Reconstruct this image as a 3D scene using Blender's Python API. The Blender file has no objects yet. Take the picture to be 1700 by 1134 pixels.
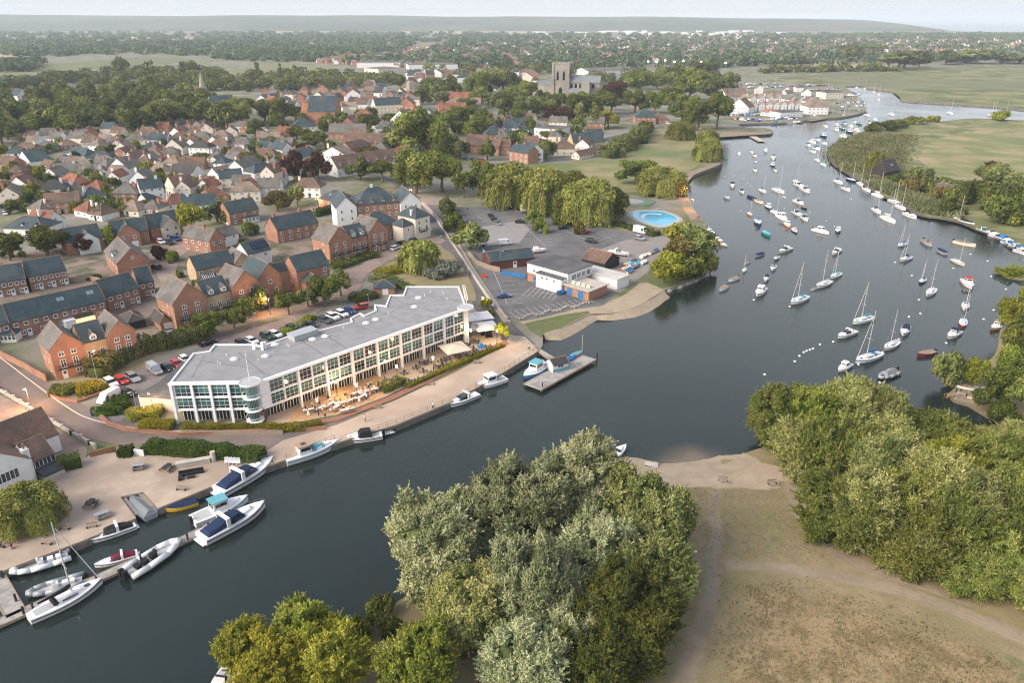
import bpy, bmesh, math, random
import numpy as np
from mathutils import Vector, Matrix
R = math.radians
SC = bpy.context.scene
COL = SC.collection

# ------------------------------------------------------------------ camera,sky,sun,exposure
FPX,HORIZON,EYE = 1240.0,31.0,80.0          # focal length and horizon row in pixels of the 1700 x 1134 photograph,eye height in metres
PITCH = math.atan((567 - HORIZON) / FPX)
CP, SP = math.cos(PITCH), math.sin(PITCH)
cam = bpy.data.cameras.new('camera'); cam_ob = bpy.data.objects.new('camera',cam); COL.objects.link(cam_ob)
cam.sensor_width = 36; cam.lens = 36 * FPX / 1700; cam.clip_start = 1; cam.clip_end = 60000
cam_ob.location = (0, 0, EYE); cam_ob.rotation_euler = (math.pi / 2 - PITCH, 0, 0)
SC.camera = cam_ob

SUN_EL,SUN_AZ = R(32),R(-118)                 # low evening sun,over the left shoulder,softened by thin cloud
world = bpy.data.worlds.new('World'); SC.world = world; world.use_nodes = True
wn = world.node_tree.nodes; wl = world.node_tree.links
sky = wn.new('ShaderNodeTexSky'); sky.sky_type = 'NISHITA'; sky.sun_disc = False
sky.sun_elevation = SUN_EL; sky.sun_rotation = SUN_AZ; sky.dust_density = 3.0; sky.ozone_density = 1.0; sky.air_density = 0.6
bg = wn['Background']; bg.inputs[1].default_value = 0.15
veil = wn.new('ShaderNodeMix'); veil.data_type = 'RGBA'                                             # pale cloud and mist low down,clear dusk sky overhead
tc = wn.new('ShaderNodeTexCoord'); sx = wn.new('ShaderNodeSeparateXYZ'); wl.new(tc.outputs['Generated'],sx.inputs[0])
low_ = wn.new('ShaderNodeMapRange'); low_.inputs[1].default_value = .32; low_.inputs[2].default_value = .78; low_.inputs[3].default_value = .88; low_.inputs[4].default_value = .12
wl.new(sx.outputs[2], low_.inputs[0]); wl.new(low_.outputs[0], veil.inputs[0])
dim = wn.new('ShaderNodeMapRange'); dim.inputs[1].default_value = .0; dim.inputs[2].default_value = .07; dim.inputs[3].default_value = .105; dim.inputs[4].default_value = .15   # greyer in the last degrees above the horizon
wl.new(sx.outputs[2], dim.inputs[0]); wl.new(dim.outputs[0], bg.inputs[1])
wl.new(sky.outputs[0],veil.inputs[6]); veil.inputs[7].default_value = (3.3,3.4,3.55,1); wl.new(veil.outputs[2],bg.inputs[0])
sun = bpy.data.lights.new('sun','SUN'); sun.energy = 1.8; sun.angle = R(38); sun.color = (1.0,.89,.77)
sun_ob = bpy.data.objects.new('sun', sun); COL.objects.link(sun_ob)
sdir = Vector((math.sin(SUN_AZ) * math.cos(SUN_EL),math.cos(SUN_AZ) * math.cos(SUN_EL),math.sin(SUN_EL)))
sun_ob.rotation_euler = sdir.to_track_quat('Z', 'Y').to_euler()
SC.view_settings.view_transform = 'Standard'; SC.view_settings.look = 'None'
SC.view_settings.exposure = 1.22; SC.view_settings.gamma = 1; SC.view_settings.use_curve_mapping = False
SC.cycles.use_denoising = True; SC.cycles.denoising_prefilter = 'NONE'; SC.cycles.filter_width = 1.15
SC.cycles.max_bounces = 5; SC.cycles.diffuse_bounces = 2; SC.cycles.glossy_bounces = 2; SC.cycles.transmission_bounces = 2
SC.cycles.volume_bounces = 4; SC.cycles.transparent_max_bounces = 4; SC.cycles.sample_clamp_indirect = 4
SC.cycles.caustics_reflective = False; SC.cycles.caustics_refractive = False

# ------------------------------------------------------------------ from a place in the photograph to a place on the ground,and back
LAND = 1.2
def G(px, py, z=LAND):
 u = (px - 850) / FPX; v = (567 - py) / FPX
 t = (EYE - z) / (SP - v * CP)
 return Vector((u * t, (CP + v * SP) * t, z))
def hsolve(p,py):                              # how high the thing standing at p reaches when its top shows at row py
 v = (567 - py) / FPX
 return p.y * (v * CP - SP) / (CP + v * SP) + EYE - p.z
def ppm(p):                                     # photograph pixels in a metre at p
 return FPX / (p.y * CP - (p.z - EYE) * SP)
def frame(ox, oy, s): return lambda X, Y: (ox + X / s, oy + Y / s)
Z4 = frame(0,280,3.951); Z5 = frame(400,280,3.951); Z6 = frame(720,280,3.333); ZR = frame(1130,380,2.982); ZL = frame(0,660,2.835)
ZQ = frame(0,500,3.951); ZT = frame(540,460,4.05); ZH = frame(270,460,4.05); ZA = frame(0,200,6.538); ZB = frame(220,200,6.538)
ZC = frame(420,100,5.3125); ZD = frame(700,80,5.3125); ZM = frame(1180,100,6.064); ZN = frame(1180,240,6.064); ZP = frame(1420,240,6.064); Z3 = frame(1130,0,2.982)

# ------------------------------------------------------------------ materials
MATS = {}
def mat(name,c1,c2=None,scale=1.0,rough=.8,metal=0.0,detail=4,c3=None,scale2=None,bump=0.0,bscale=None,lo=.35,hi=.65,emit=None,spec=.3):
 if name in MATS: return MATS[name]
 m = bpy.data.materials.new(name); m.use_nodes = True; nt = m.node_tree; N,L = nt.nodes,nt.links
 b = N['Principled BSDF']; b.inputs['Roughness'].default_value = rough; b.inputs['Metallic'].default_value = metal
 b.inputs['Specular IOR Level'].default_value = spec
 b.inputs['Base Color'].default_value = (*c1, 1)
 if c2 or bump:
  g = N.new('ShaderNodeNewGeometry')
 if c2:
  n = N.new('ShaderNodeTexNoise'); n.inputs['Scale'].default_value = scale; n.inputs['Detail'].default_value = detail; n.inputs['Roughness'].default_value = .6
  L.new(g.outputs['Position'], n.inputs['Vector'])
  r = N.new('ShaderNodeValToRGB'); r.color_ramp.elements[0].position = lo; r.color_ramp.elements[1].position = hi
  r.color_ramp.elements[0].color = (*c1, 1); r.color_ramp.elements[1].color = (*c2, 1)
  L.new(n.outputs[0], r.inputs[0]); out = r.outputs[0]
  if c3:
   n2 = N.new('ShaderNodeTexNoise'); n2.inputs['Scale'].default_value = scale2 or scale * .23; n2.inputs['Detail'].default_value = 5
   L.new(g.outputs['Position'], n2.inputs['Vector'])
   r2 = N.new('ShaderNodeValToRGB'); r2.color_ramp.elements[0].position = .45; r2.color_ramp.elements[1].position = .62
   L.new(n2.outputs[0], r2.inputs[0])
   mx = N.new('ShaderNodeMix'); mx.data_type = 'RGBA'; L.new(r2.outputs[0],mx.inputs[0]); L.new(out,mx.inputs[6]); mx.inputs[7].default_value = (*c3,1)
   out = mx.outputs[2]
  L.new(out, b.inputs['Base Color'])
 if bump:
  n = N.new('ShaderNodeTexNoise'); n.inputs['Scale'].default_value = bscale or scale * 3; n.inputs['Detail'].default_value = 5
  L.new(g.outputs['Position'], n.inputs['Vector'])
  bp = N.new('ShaderNodeBump'); bp.inputs['Strength'].default_value = .7; bp.inputs['Distance'].default_value = bump
  L.new(n.outputs[0], bp.inputs['Height']); L.new(bp.outputs[0], b.inputs['Normal'])
 if emit:
  b.inputs['Emission Color'].default_value = (*emit[0],1); b.inputs['Emission Strength'].default_value = emit[1]
 MATS[name] = m; return m
def leafmat(name, c1, c2, c3=None, trans=.22):
 if name in MATS: return MATS[name]
 m = bpy.data.materials.new(name); m.use_nodes = True; nt = m.node_tree; N,L = nt.nodes,nt.links
 for n in list(N):
  if n.type != 'OUTPUT_MATERIAL': N.remove(n)
 a = N.new('ShaderNodeAttribute'); a.attribute_name = 'tint'
 r = N.new('ShaderNodeValToRGB'); e = r.color_ramp.elements
 e[0].position = .1; e[0].color = (*c1, 1); e[1].position = .9; e[1].color = (*c2, 1)
 if c3:
  x = e.new(.97); x.color = (*c3, 1); e[1].position = .8
 L.new(a.outputs['Fac'], r.inputs[0])
 oi = N.new('ShaderNodeObjectInfo')
 hs = N.new('ShaderNodeHueSaturation'); L.new(r.outputs[0], hs.inputs['Color'])
 mr = N.new('ShaderNodeMapRange'); mr.inputs[3].default_value = .72; mr.inputs[4].default_value = 1.25
 L.new(oi.outputs['Random'], mr.inputs[0]); L.new(mr.outputs[0], hs.inputs['Value'])
 mh = N.new('ShaderNodeMath'); mh.operation = 'MULTIPLY'; mh.inputs[1].default_value = 17.3; L.new(oi.outputs['Random'],mh.inputs[0])
 mf = N.new('ShaderNodeMath'); mf.operation = 'FRACT'; L.new(mh.outputs[0], mf.inputs[0])
 mq = N.new('ShaderNodeMapRange'); mq.inputs[3].default_value = .487; mq.inputs[4].default_value = .512
 L.new(mf.outputs[0], mq.inputs[0]); L.new(mq.outputs[0], hs.inputs['Hue'])
 d = N.new('ShaderNodeBsdfDiffuse'); t = N.new('ShaderNodeBsdfTranslucent'); mx = N.new('ShaderNodeMixShader'); mx.inputs[0].default_value = trans
 L.new(hs.outputs[0],d.inputs[0]); L.new(hs.outputs[0],t.inputs[0]); L.new(d.outputs[0],mx.inputs[1]); L.new(t.outputs[0],mx.inputs[2])
 L.new(mx.outputs[0], N['Material Output'].inputs[0])
 MATS[name] = m; return m
def brickmat(name, c1, c2, mortar, rough=.85):
 m = mat(name,c1,c2,1.3,rough,c3=tuple(x * .72 for x in c1),scale2=.35,bump=.01,bscale=14)
 N, L = m.node_tree.nodes, m.node_tree.links
 b = N['Principled BSDF']; src = b.inputs['Base Color'].links[0].from_socket
 tc = N.new('ShaderNodeTexCoord'); sx = N.new('ShaderNodeSeparateXYZ'); cx = N.new('ShaderNodeCombineXYZ'); ad = N.new('ShaderNodeMath')
 L.new(tc.outputs['Object'],sx.inputs[0]); L.new(sx.outputs[0],ad.inputs[0]); L.new(sx.outputs[1],ad.inputs[1])
 L.new(ad.outputs[0], cx.inputs[0]); L.new(sx.outputs[2], cx.inputs[1])
 bt = N.new('ShaderNodeTexBrick'); bt.inputs['Scale'].default_value = 1.0; bt.inputs['Brick Width'].default_value = .23; bt.inputs['Row Height'].default_value = .075
 bt.inputs['Mortar Size'].default_value = .01; bt.inputs['Mortar'].default_value = (*mortar,1); L.new(cx.outputs[0],bt.inputs['Vector'])
 hs = N.new('ShaderNodeHueSaturation'); hs.inputs['Value'].default_value = .8; L.new(src,hs.inputs['Color'])
 L.new(src,bt.inputs['Color1']); L.new(hs.outputs[0],bt.inputs['Color2']); L.new(bt.outputs[0],b.inputs['Base Color'])
 return m
def tilemat(name, c1, c2, lich, rough=.8, row=.32):
 m = mat(name, c1, c2, .9, rough, c3=lich, scale2=.22, bump=.02, bscale=6)
 N, L = m.node_tree.nodes, m.node_tree.links
 b = N['Principled BSDF']; src = b.inputs['Base Color'].links[0].from_socket
 tc = N.new('ShaderNodeTexCoord'); bt = N.new('ShaderNodeTexBrick'); sx = N.new('ShaderNodeSeparateXYZ'); cx = N.new('ShaderNodeCombineXYZ'); ad = N.new('ShaderNodeMath')
 L.new(tc.outputs['Object'],sx.inputs[0]); L.new(sx.outputs[0],ad.inputs[0]); L.new(sx.outputs[1],ad.inputs[1]); L.new(ad.outputs[0],cx.inputs[0]); L.new(sx.outputs[2],cx.inputs[1])
 bt.inputs['Scale'].default_value = 1; bt.inputs['Brick Width'].default_value = .5; bt.inputs['Row Height'].default_value = row * .6; bt.inputs['Mortar Size'].default_value = .025
 L.new(cx.outputs[0], bt.inputs['Vector'])
 h1 = N.new('ShaderNodeHueSaturation'); h1.inputs['Value'].default_value = .8; L.new(src,h1.inputs['Color'])
 h2 = N.new('ShaderNodeHueSaturation'); h2.inputs['Value'].default_value = .6; L.new(src,h2.inputs['Color'])
 L.new(src,bt.inputs['Color1']); L.new(h1.outputs[0],bt.inputs['Color2']); L.new(h2.outputs[0],bt.inputs['Mortar']); L.new(bt.outputs[0],b.inputs['Base Color'])
 return m

WALLS = dict(
 brick=brickmat('red_brick', (.36, .125, .06), (.42, .165, .08), (.42, .33, .26)),
 darkbrick=brickmat('brown_brick', (.25, .10, .06), (.32, .14, .085), (.36, .29, .23)),
 buff=brickmat('buff_brick', (.50, .33, .17), (.58, .40, .23), (.5, .42, .32)),
 white=mat('white_render', (.78, .77, .75), (.70, .69, .67), .6, .7),
 cream=mat('cream_render', (.74, .66, .54), (.66, .59, .48), .6, .7),
 pinkish=mat('pale_pink_render', (.72, .58, .50), (.66, .53, .45), .6, .7),
 stone=brickmat('grey_stone', (.36, .32, .26), (.44, .39, .31), (.30, .27, .22)),
 blackboard=mat('black_boards', (.025, .022, .02), (.05, .04, .035), 2, .8),
 redboard=mat('dark_red_boards', (.10, .035, .025), (.14, .05, .035), 2, .75))
ROOFS = dict(
 slate=tilemat('blue_slate',(.036,.062,.072),(.055,.085,.095),(.075,.098,.10),.55),
 grey=tilemat('grey_tiles', (.16, .145, .13), (.22, .20, .18), (.13, .12, .10)),
 tan=tilemat('tan_tiles', (.27, .20, .155), (.33, .25, .19), (.20, .16, .12)),
 brown=tilemat('brown_tiles', (.17, .10, .075), (.23, .14, .10), (.12, .09, .07)),
 red=tilemat('terracotta_tiles', (.30, .115, .065), (.36, .15, .09), (.19, .09, .06)),
 orange=tilemat('orange_tiles', (.44, .17, .08), (.5, .22, .11), (.32, .14, .08)),
 dark=tilemat('charcoal_tiles', (.05, .05, .05), (.075, .072, .07), (.085, .075, .065)),
 felt=mat('grey_felt_roof',(.10,.10,.10),(.14,.135,.13),.5,.9,c3=(.08,.08,.085)))
M_RIDGE = mat('ridge_tiles', (.34, .21, .13), (.27, .16, .10), 1.5, .85)
M_WHITE = mat('white_paint', (.80, .80, .79), rough=.45)
M_GEL = mat('white_gelcoat', (.78, .78, .77), (.72, .72, .71), 1.2, .25, spec=.5)
M_GLASS = mat('window_glass', (.03, .042, .047), (.07, .09, .095), .5, .06, spec=.8)
M_GREENGLASS = mat('blue_green_glass',(.035,.12,.125),(.02,.055,.06),.3,.06,spec=.8,c3=(.12,.24,.235),scale2=.13)
M_DARKGLASS = mat('dark_glass', (.012, .016, .018), rough=.06, spec=.8)
M_STEEL = mat('galvanised_steel', (.42, .43, .44), rough=.4, metal=.7)
M_ALU = mat('mast_aluminium', (.62, .61, .58), rough=.35, metal=.3)
M_BLACK = mat('black_rubber', (.015, .015, .016), rough=.7)
M_IRON = mat('dark_iron', (.03, .03, .032), rough=.6)
M_WOOD = mat('weathered_wood', (.26, .20, .15), (.34, .27, .20), 3, .85)
M_TEAK = mat('varnished_wood', (.26, .13, .06), (.33, .18, .09), 3, .5)
M_PONTOON = mat('grey_decking',(.33,.31,.28),(.40,.375,.34),2.2,.85,c3=(.25,.235,.215),scale2=.6)
M_CONC = mat('pale_concrete', (.42, .38, .33), (.50, .45, .39), .8, .9)
M_SKIN = mat('skin', (.52, .33, .24), rough=.6)
M_HAIR = mat('dark_hair', (.05, .035, .025), rough=.7)
M_BARK = mat('tree_bark', (.11, .085, .06), (.17, .135, .10), 4, .95)
CLOTH = {k: mat(k + '_cloth',c,rough=.85) for k,c in dict(white=(.75,.74,.72),navy=(.012,.028,.075),blue=(.03,.16,.35),turquoise=(.12,.36,.42),black=(.015,.015,.017),
  maroon=(.16,.012,.03),red=(.45,.03,.025),grey=(.20,.215,.22),green=(.02,.13,.09),cream=(.62,.55,.42),tan=(.36,.26,.17),yellow=(.75,.42,.03),pink=(.6,.32,.32)).items()}
HULL = {k: mat(k + '_hull',c,rough=.25,spec=.5) for k,c in dict(navy=(.012,.025,.07),blue=(.03,.12,.30),black=(.015,.016,.018),red=(.38,.03,.025),green=(.02,.16,.13),orange=(.62,.22,.04),
  yellow=(.68,.42,.04),maroon=(.16,.02,.025),grey=(.30,.32,.33),cream=(.68,.61,.48),turquoise=(.25,.48,.52)).items()}
HULL['white'] = M_GEL; HULL['wood'] = M_TEAK
M_ANTIFOUL = mat('antifouling', (.07, .02, .02), rough=.7)

# ------------------------------------------------------------------ mesh builder
class MB:
 def __init__(s): s.v, s.f, s.m = [], [], []
 def add(s, vs, fs, mi=0):
  o = len(s.v); s.v += [tuple(p) for p in vs]; s.f += [tuple(i + o for i in f) for f in fs]; s.m += [mi] * len(fs); return s
 def box(s, x0, x1, y0, y1, z0, z1, mi=0, bottom=True):
  vs = [(x0,y0,z0),(x1,y0,z0),(x1,y1,z0),(x0,y1,z0),(x0,y0,z1),(x1,y0,z1),(x1,y1,z1),(x0,y1,z1)]
  fs = [(4,5,6,7),(0,1,5,4),(1,2,6,5),(2,3,7,6),(3,0,4,7)] + ([(3,2,1,0)] if bottom else [])
  return s.add(vs, fs, mi)
 def prism(s, poly, z0, z1, mi=0, bottom=True):
  n = len(poly)
  a = sum(poly[i][0] * poly[(i + 1) % n][1] - poly[(i + 1) % n][0] * poly[i][1] for i in range(n))
  if a < 0: poly = poly[::-1]
  vs = [(p[0], p[1], z0) for p in poly] + [(p[0], p[1], z1) for p in poly]
  fs = [tuple(range(n,2 * n))] + [(i,(i + 1) % n,n + (i + 1) % n,n + i) for i in range(n)]
  if bottom: fs.append(tuple(range(n - 1, -1, -1)))
  return s.add(vs, fs, mi)
 def exx(s,poly,x0,x1,mi=0,axis='x',flip=False):        # a cross-section (y,z) drawn out along x,or (x,z) along y
  n = len(poly)
  if axis == 'x': vs = [(x0, a, b) for a, b in poly] + [(x1, a, b) for a, b in poly]
  else: vs = [(a, x0, b) for a, b in poly] + [(a, x1, b) for a, b in poly]
  fs = [(i,(i + 1) % n,n + (i + 1) % n,n + i) for i in range(n)] + [tuple(range(n - 1,-1,-1)),tuple(range(n,2 * n))]
  return s.add(vs, fs, mi)
 def loft(s, rings, mi=0, cap=True, closed=True):
  n = len(rings[0]); vs = [p for r in rings for p in r]; fs = []
  for k in range(len(rings) - 1):
   for i in range(n if closed else n - 1):
    j = (i + 1) % n; fs.append((k * n + i, k * n + j, (k + 1) * n + j, (k + 1) * n + i))
  if cap: fs += [tuple(range(n - 1,-1,-1)),tuple(range((len(rings) - 1) * n,len(rings) * n))]
  return s.add(vs, fs, mi)
 def tube(s, p0, p1, r0, r1=None, n=6, mi=0):
  r1 = r0 if r1 is None else r1
  p0,p1 = Vector(p0),Vector(p1); d = (p1 - p0).normalized(); q = d.to_track_quat('Z','Y')
  ring = lambda p,r: [p + q @ Vector((r * math.cos(2 * math.pi * i / n),r * math.sin(2 * math.pi * i / n),0)) for i in range(n)]
  return s.loft([ring(p0, r0), ring(p1, r1)], mi)
 def disc(s, c, rx, ry, z0, z1, n=20, mi=0):
  return s.prism([(c[0] + rx * math.cos(2 * math.pi * i / n),c[1] + ry * math.sin(2 * math.pi * i / n)) for i in range(n)],z0,z1,mi)
 def dome(s, c, rx, ry, rz, n=12, k=4, mi=0, zmin=0):
  rings = []
  for j in range(k + 1):
   a = zmin + (math.pi / 2 - .02 - zmin) * j / k
   rings.append([(c[0] + rx * math.cos(a) * math.cos(2 * math.pi * i / n),c[1] + ry * math.cos(a) * math.sin(2 * math.pi * i / n),c[2] + rz * math.sin(a)) for i in range(n)])
  return s.loft(rings, mi)
 def mesh(s, name, mats, smooth=False):
  me = bpy.data.meshes.new(name); me.from_pydata(s.v, [], s.f)
  for m in (mats if isinstance(mats, (list, tuple)) else [mats]): me.materials.append(m)
  if any(s.m): me.polygons.foreach_set('material_index', s.m)
  if smooth: me.polygons.foreach_set('use_smooth', [True] * len(s.f))
  me.update(); return me
 def fix(s, me):
  bm = bmesh.new(); bm.from_mesh(me); bmesh.ops.recalc_face_normals(bm,faces=bm.faces); bm.to_mesh(me); bm.free(); return me

# ------------------------------------------------------------------ things, parts, labels
THINGS = []
def put(name, me, parent=None, loc=(0, 0, 0), rz=0, sc=None):
 o = bpy.data.objects.new(name, me); COL.objects.link(o)
 if parent is not None: o.parent = parent
 o.location = loc
 if rz: o.rotation_euler = (0, 0, rz)
 if sc: o.scale = sc if isinstance(sc, (tuple, list)) else (sc, sc, sc)
 return o
def thing(name,desc,cat,loc=(0,0,0),rz=0,group=None,sc=None,me=None,plural=None):
 o = put(name, me, None, loc, rz, sc)
 o['category'] = cat
 if group: o['group'] = group
 THINGS.append((o,desc,Vector(loc) if me is None or Vector(loc).length > 0 else None)); return o
def structure(name, me, kind='structure', loc=(0, 0, 0)):
 o = put(name,me,None,loc); o['kind'] = kind; o['label'] = name.replace('_',' ') + ' of the riverside town'; return o
REFS = []
def ref(phrase, p): REFS.append((phrase, Vector((p[0], p[1], 0))))
ORD = 'first second third fourth fifth sixth seventh eighth ninth tenth eleventh twelfth thirteenth fourteenth fifteenth sixteenth seventeenth eighteenth nineteenth twentieth'.split()
TENS = {2: 'twenty',3: 'thirty',4: 'forty',5: 'fifty',6: 'sixty',7: 'seventy',8: 'eighty',9: 'ninety'}
def ordinal(n):
 if n <= 20: return ORD[n - 1]
 h = 'hundred and ' if n > 100 else ''
 n2 = n % 100 if n > 100 else n
 if n2 <= 20 and n2 > 0: return h + ORD[n2 - 1]
 return h + TENS.get(n2 // 10, 'ten') + ('-' + ORD[n2 % 10 - 1] if n2 % 10 else 'th')
def finish_labels():
 by = {}
 for o,d,p in THINGS: by.setdefault(d,[]).append((o,p if p is not None else Vector(o.location)))
 for d, rows in by.items():
  if len(rows) == 1: rows[0][0]['label'] = d; continue
  if rows[0][0].name.split('.')[0] in ('cafe_chair','cafe_table','mooring_buoy','boulder'):      # nothing tells these apart
   for o, p in rows: o['label'] = d
   continue
  taken = set()
  for o, p in rows:
   best = None
   q = Vector((p.x, p.y, 0))
   cand = sorted(REFS, key=lambda r: (r[1] - q).length)[:7]
   for k, (ph, rp) in enumerate(cand):
    dist = (rp - q).length
    rank = 1 + sum(1 for _o,s in rows if _o is not o and (Vector((s.x,s.y,0)) - rp).length < dist)
    key = (ph, rank)
    if key in taken: continue
    cost = rank + k * .8
    if best is None or cost < best[0]: best = (cost, ph, rank)
   taken.add((best[1], best[2]))
   lab = (ordinal(best[2]) + ' ' + d + ' out from ' + best[1]) if best[2] > 1 else d + ' close to ' + best[1]
   o['label'] = lab
   if 'group' not in o: o['group'] = d.split(' on ')[0].split(' in ')[0] + ' repeats'
# ------------------------------------------------------------------ the ground,the river,roads and paving
def smooth(pts, k=4):
 if k <= 1: return pts
 out = []; n = len(pts)
 for i in range(n - 1):
  p0, p1, p2, p3 = pts[max(i - 1, 0)], pts[i], pts[i + 1], pts[min(i + 2, n - 1)]
  for j in range(k):
   t = j / k
   out.append(tuple(.5 * (2 * b + (c - a) * t + (2 * a - 5 * b + 4 * c - d) * t * t + (3 * b - a - 3 * c + d) * t ** 3) for a,b,c,d in zip(p0,p1,p2,p3)))
 return out + [pts[-1]]
def sheet(name, pts, m, z, kind='structure', skirt=None):
 """a flat sheet over a ground outline, with a bank or quay wall down to the river bed"""
 bm = bmesh.new(); vs = [bm.verts.new((p[0], p[1], z)) for p in pts]
 f = bm.faces.new(vs); bm.normal_update()
 if f.normal.z < 0: f.normal_flip(); vs = vs[::-1]
 if skirt is not None:
  n = len(vs); lo = []
  for i in range(n):
   a, b, c = vs[i - 1].co, vs[i].co, vs[(i + 1) % n].co
   t = (c - a); t.z = 0; t.normalize(); o = Vector((t.y, -t.x, 0))
   lo.append(bm.verts.new(b + o * skirt + Vector((0, 0, -z - 1.0))))
  for i in range(n):
   j = (i + 1) % n; q = bm.faces.new((vs[i], lo[i], lo[j], vs[j])); q.material_index = 1
 bmesh.ops.triangulate(bm, faces=[f], ngon_method='EAR_CLIP')
 me = bpy.data.meshes.new(name); bm.to_mesh(me); bm.free()
 for x in (m if isinstance(m, (list, tuple)) else [m]): me.materials.append(x)
 return structure(name, me, kind)
def pxs(pts, z=LAND): return [G(x, y, z) for x, y in pts]
LAYER = [0]
def patch(name, pts, m, layer, k=1, kind='structure'):
 pts = smooth(pts + [pts[0]], k)[:-1] if k > 1 else pts
 LAYER[0] += 1
 return sheet(name, pxs(pts), m, LAND + .02 * layer + .0007 * LAYER[0], kind)
def ribbon(name, line, width, m, layer, k=4):
 """a road or path of even width along a line, in metres"""
 P = [Vector((p[0], p[1], 0)) for p in pxs(smooth(line, k))]
 L_, R_ = [], []
 for i in range(len(P)):
  t = (P[min(i + 1,len(P) - 1)] - P[max(i - 1,0)]).normalized(); o = Vector((-t.y,t.x,0)) * width / 2
  L_.append(P[i] + o); R_.append(P[i] - o)
 LAYER[0] += 1; z = LAND + .02 * layer + .0007 * LAYER[0]
 b = MB()
 b.add([(p.x,p.y,z) for p in L_ + R_],[(len(P) + i,len(P) + i + 1,i + 1,i) for i in range(len(P) - 1)])
 return structure(name, b.mesh(name, m))

M_EARTH = mat('town_ground',(.085,.115,.04),(.23,.20,.13),.09,.95,detail=6,c3=(.24,.22,.19),scale2=.035,bump=.05,bscale=.8)
M_BANK = mat('bank_mud', (.10, .085, .06), (.16, .13, .09), .4, .95)
M_QUAY = mat('quay_wall', (.12, .105, .09), (.20, .175, .15), .6, .9)
M_MARSH = mat('marsh_grass',(.10,.12,.045),(.28,.25,.125),.07,.95,lo=.40,hi=.60,detail=12,c3=(.15,.16,.06),scale2=.018,bump=.25,bscale=.5)
M_FARMARSH = mat('reed_marsh',(.09,.115,.04),(.25,.225,.11),.025,.95,lo=.40,hi=.60,detail=9,c3=(.15,.15,.085),scale2=.0045)
M_DRY = mat('dry_grass',(.30,.23,.13),(.225,.18,.095),.35,.95,detail=12,c3=(.215,.185,.09),scale2=.06,bump=.12,bscale=2.2)
M_ROUGH = mat('rough_grass',(.27,.185,.10),(.165,.13,.055),.33,.95,detail=10,c3=(.21,.13,.07),scale2=.11,bump=.3,bscale=1.4)
M_LAWN = mat('park_lawn',(.17,.175,.065),(.30,.245,.135),.05,.95,detail=7,c3=(.13,.16,.055),scale2=.018)
M_DIRT = mat('dirt_path',(.29,.225,.165),(.23,.18,.125),.5,.95,detail=8,bump=.05,bscale=3)
M_SAND = mat('beach_sand', (.38, .305, .215), (.30, .24, .165), .35, .95, detail=7)
M_TARMAC = mat('tarmac',(.085,.083,.085),(.115,.11,.11),.25,.9,detail=8,c3=(.14,.13,.125),scale2=.07)
M_LOT = mat('car_park_tarmac',(.10,.098,.10),(.135,.13,.128),.2,.9,detail=8,c3=(.16,.15,.145),scale2=.05)
M_PAVER = mat('brick_paving',(.27,.20,.165),(.33,.25,.20),.6,.9,detail=8,c3=(.22,.165,.14),scale2=.12)
M_PROM = mat('promenade_paving',(.42,.325,.245),(.36,.28,.215),.35,.9,detail=8,c3=(.46,.37,.29),scale2=.1,bump=.01,bscale=4)
M_REDPAVE = mat('red_brick_paving', (.30, .15, .10), (.24, .115, .08), 1.2, .9)
M_DECK = mat('terrace_decking', (.48, .29, .15), (.54, .35, .19), .9, .75, detail=6)
M_TERR = mat('terrace_paving', (.44, .34, .24), (.50, .39, .28), .7, .85)
M_GRAVEL = mat('gravel_yard',(.40,.31,.235),(.47,.375,.29),.5,.95,detail=9,c3=(.34,.265,.20),scale2=.12,bump=.02,bscale=6)
M_LINE = mat('road_paint', (.62, .60, .56), (.5, .49, .46), 1.5, .8)
M_KERB = mat('kerb_stone', (.42, .36, .30), (.36, .31, .26), 1, .9)
M_WHEAT = mat('stubble_field', (.40, .32, .20), (.35, .28, .17), .004, .95, detail=6)
M_FARGREEN = mat('far_pasture',(.165,.17,.08),(.21,.195,.10),.004,.95,detail=8,c3=(.14,.15,.07),scale2=.0015)

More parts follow.
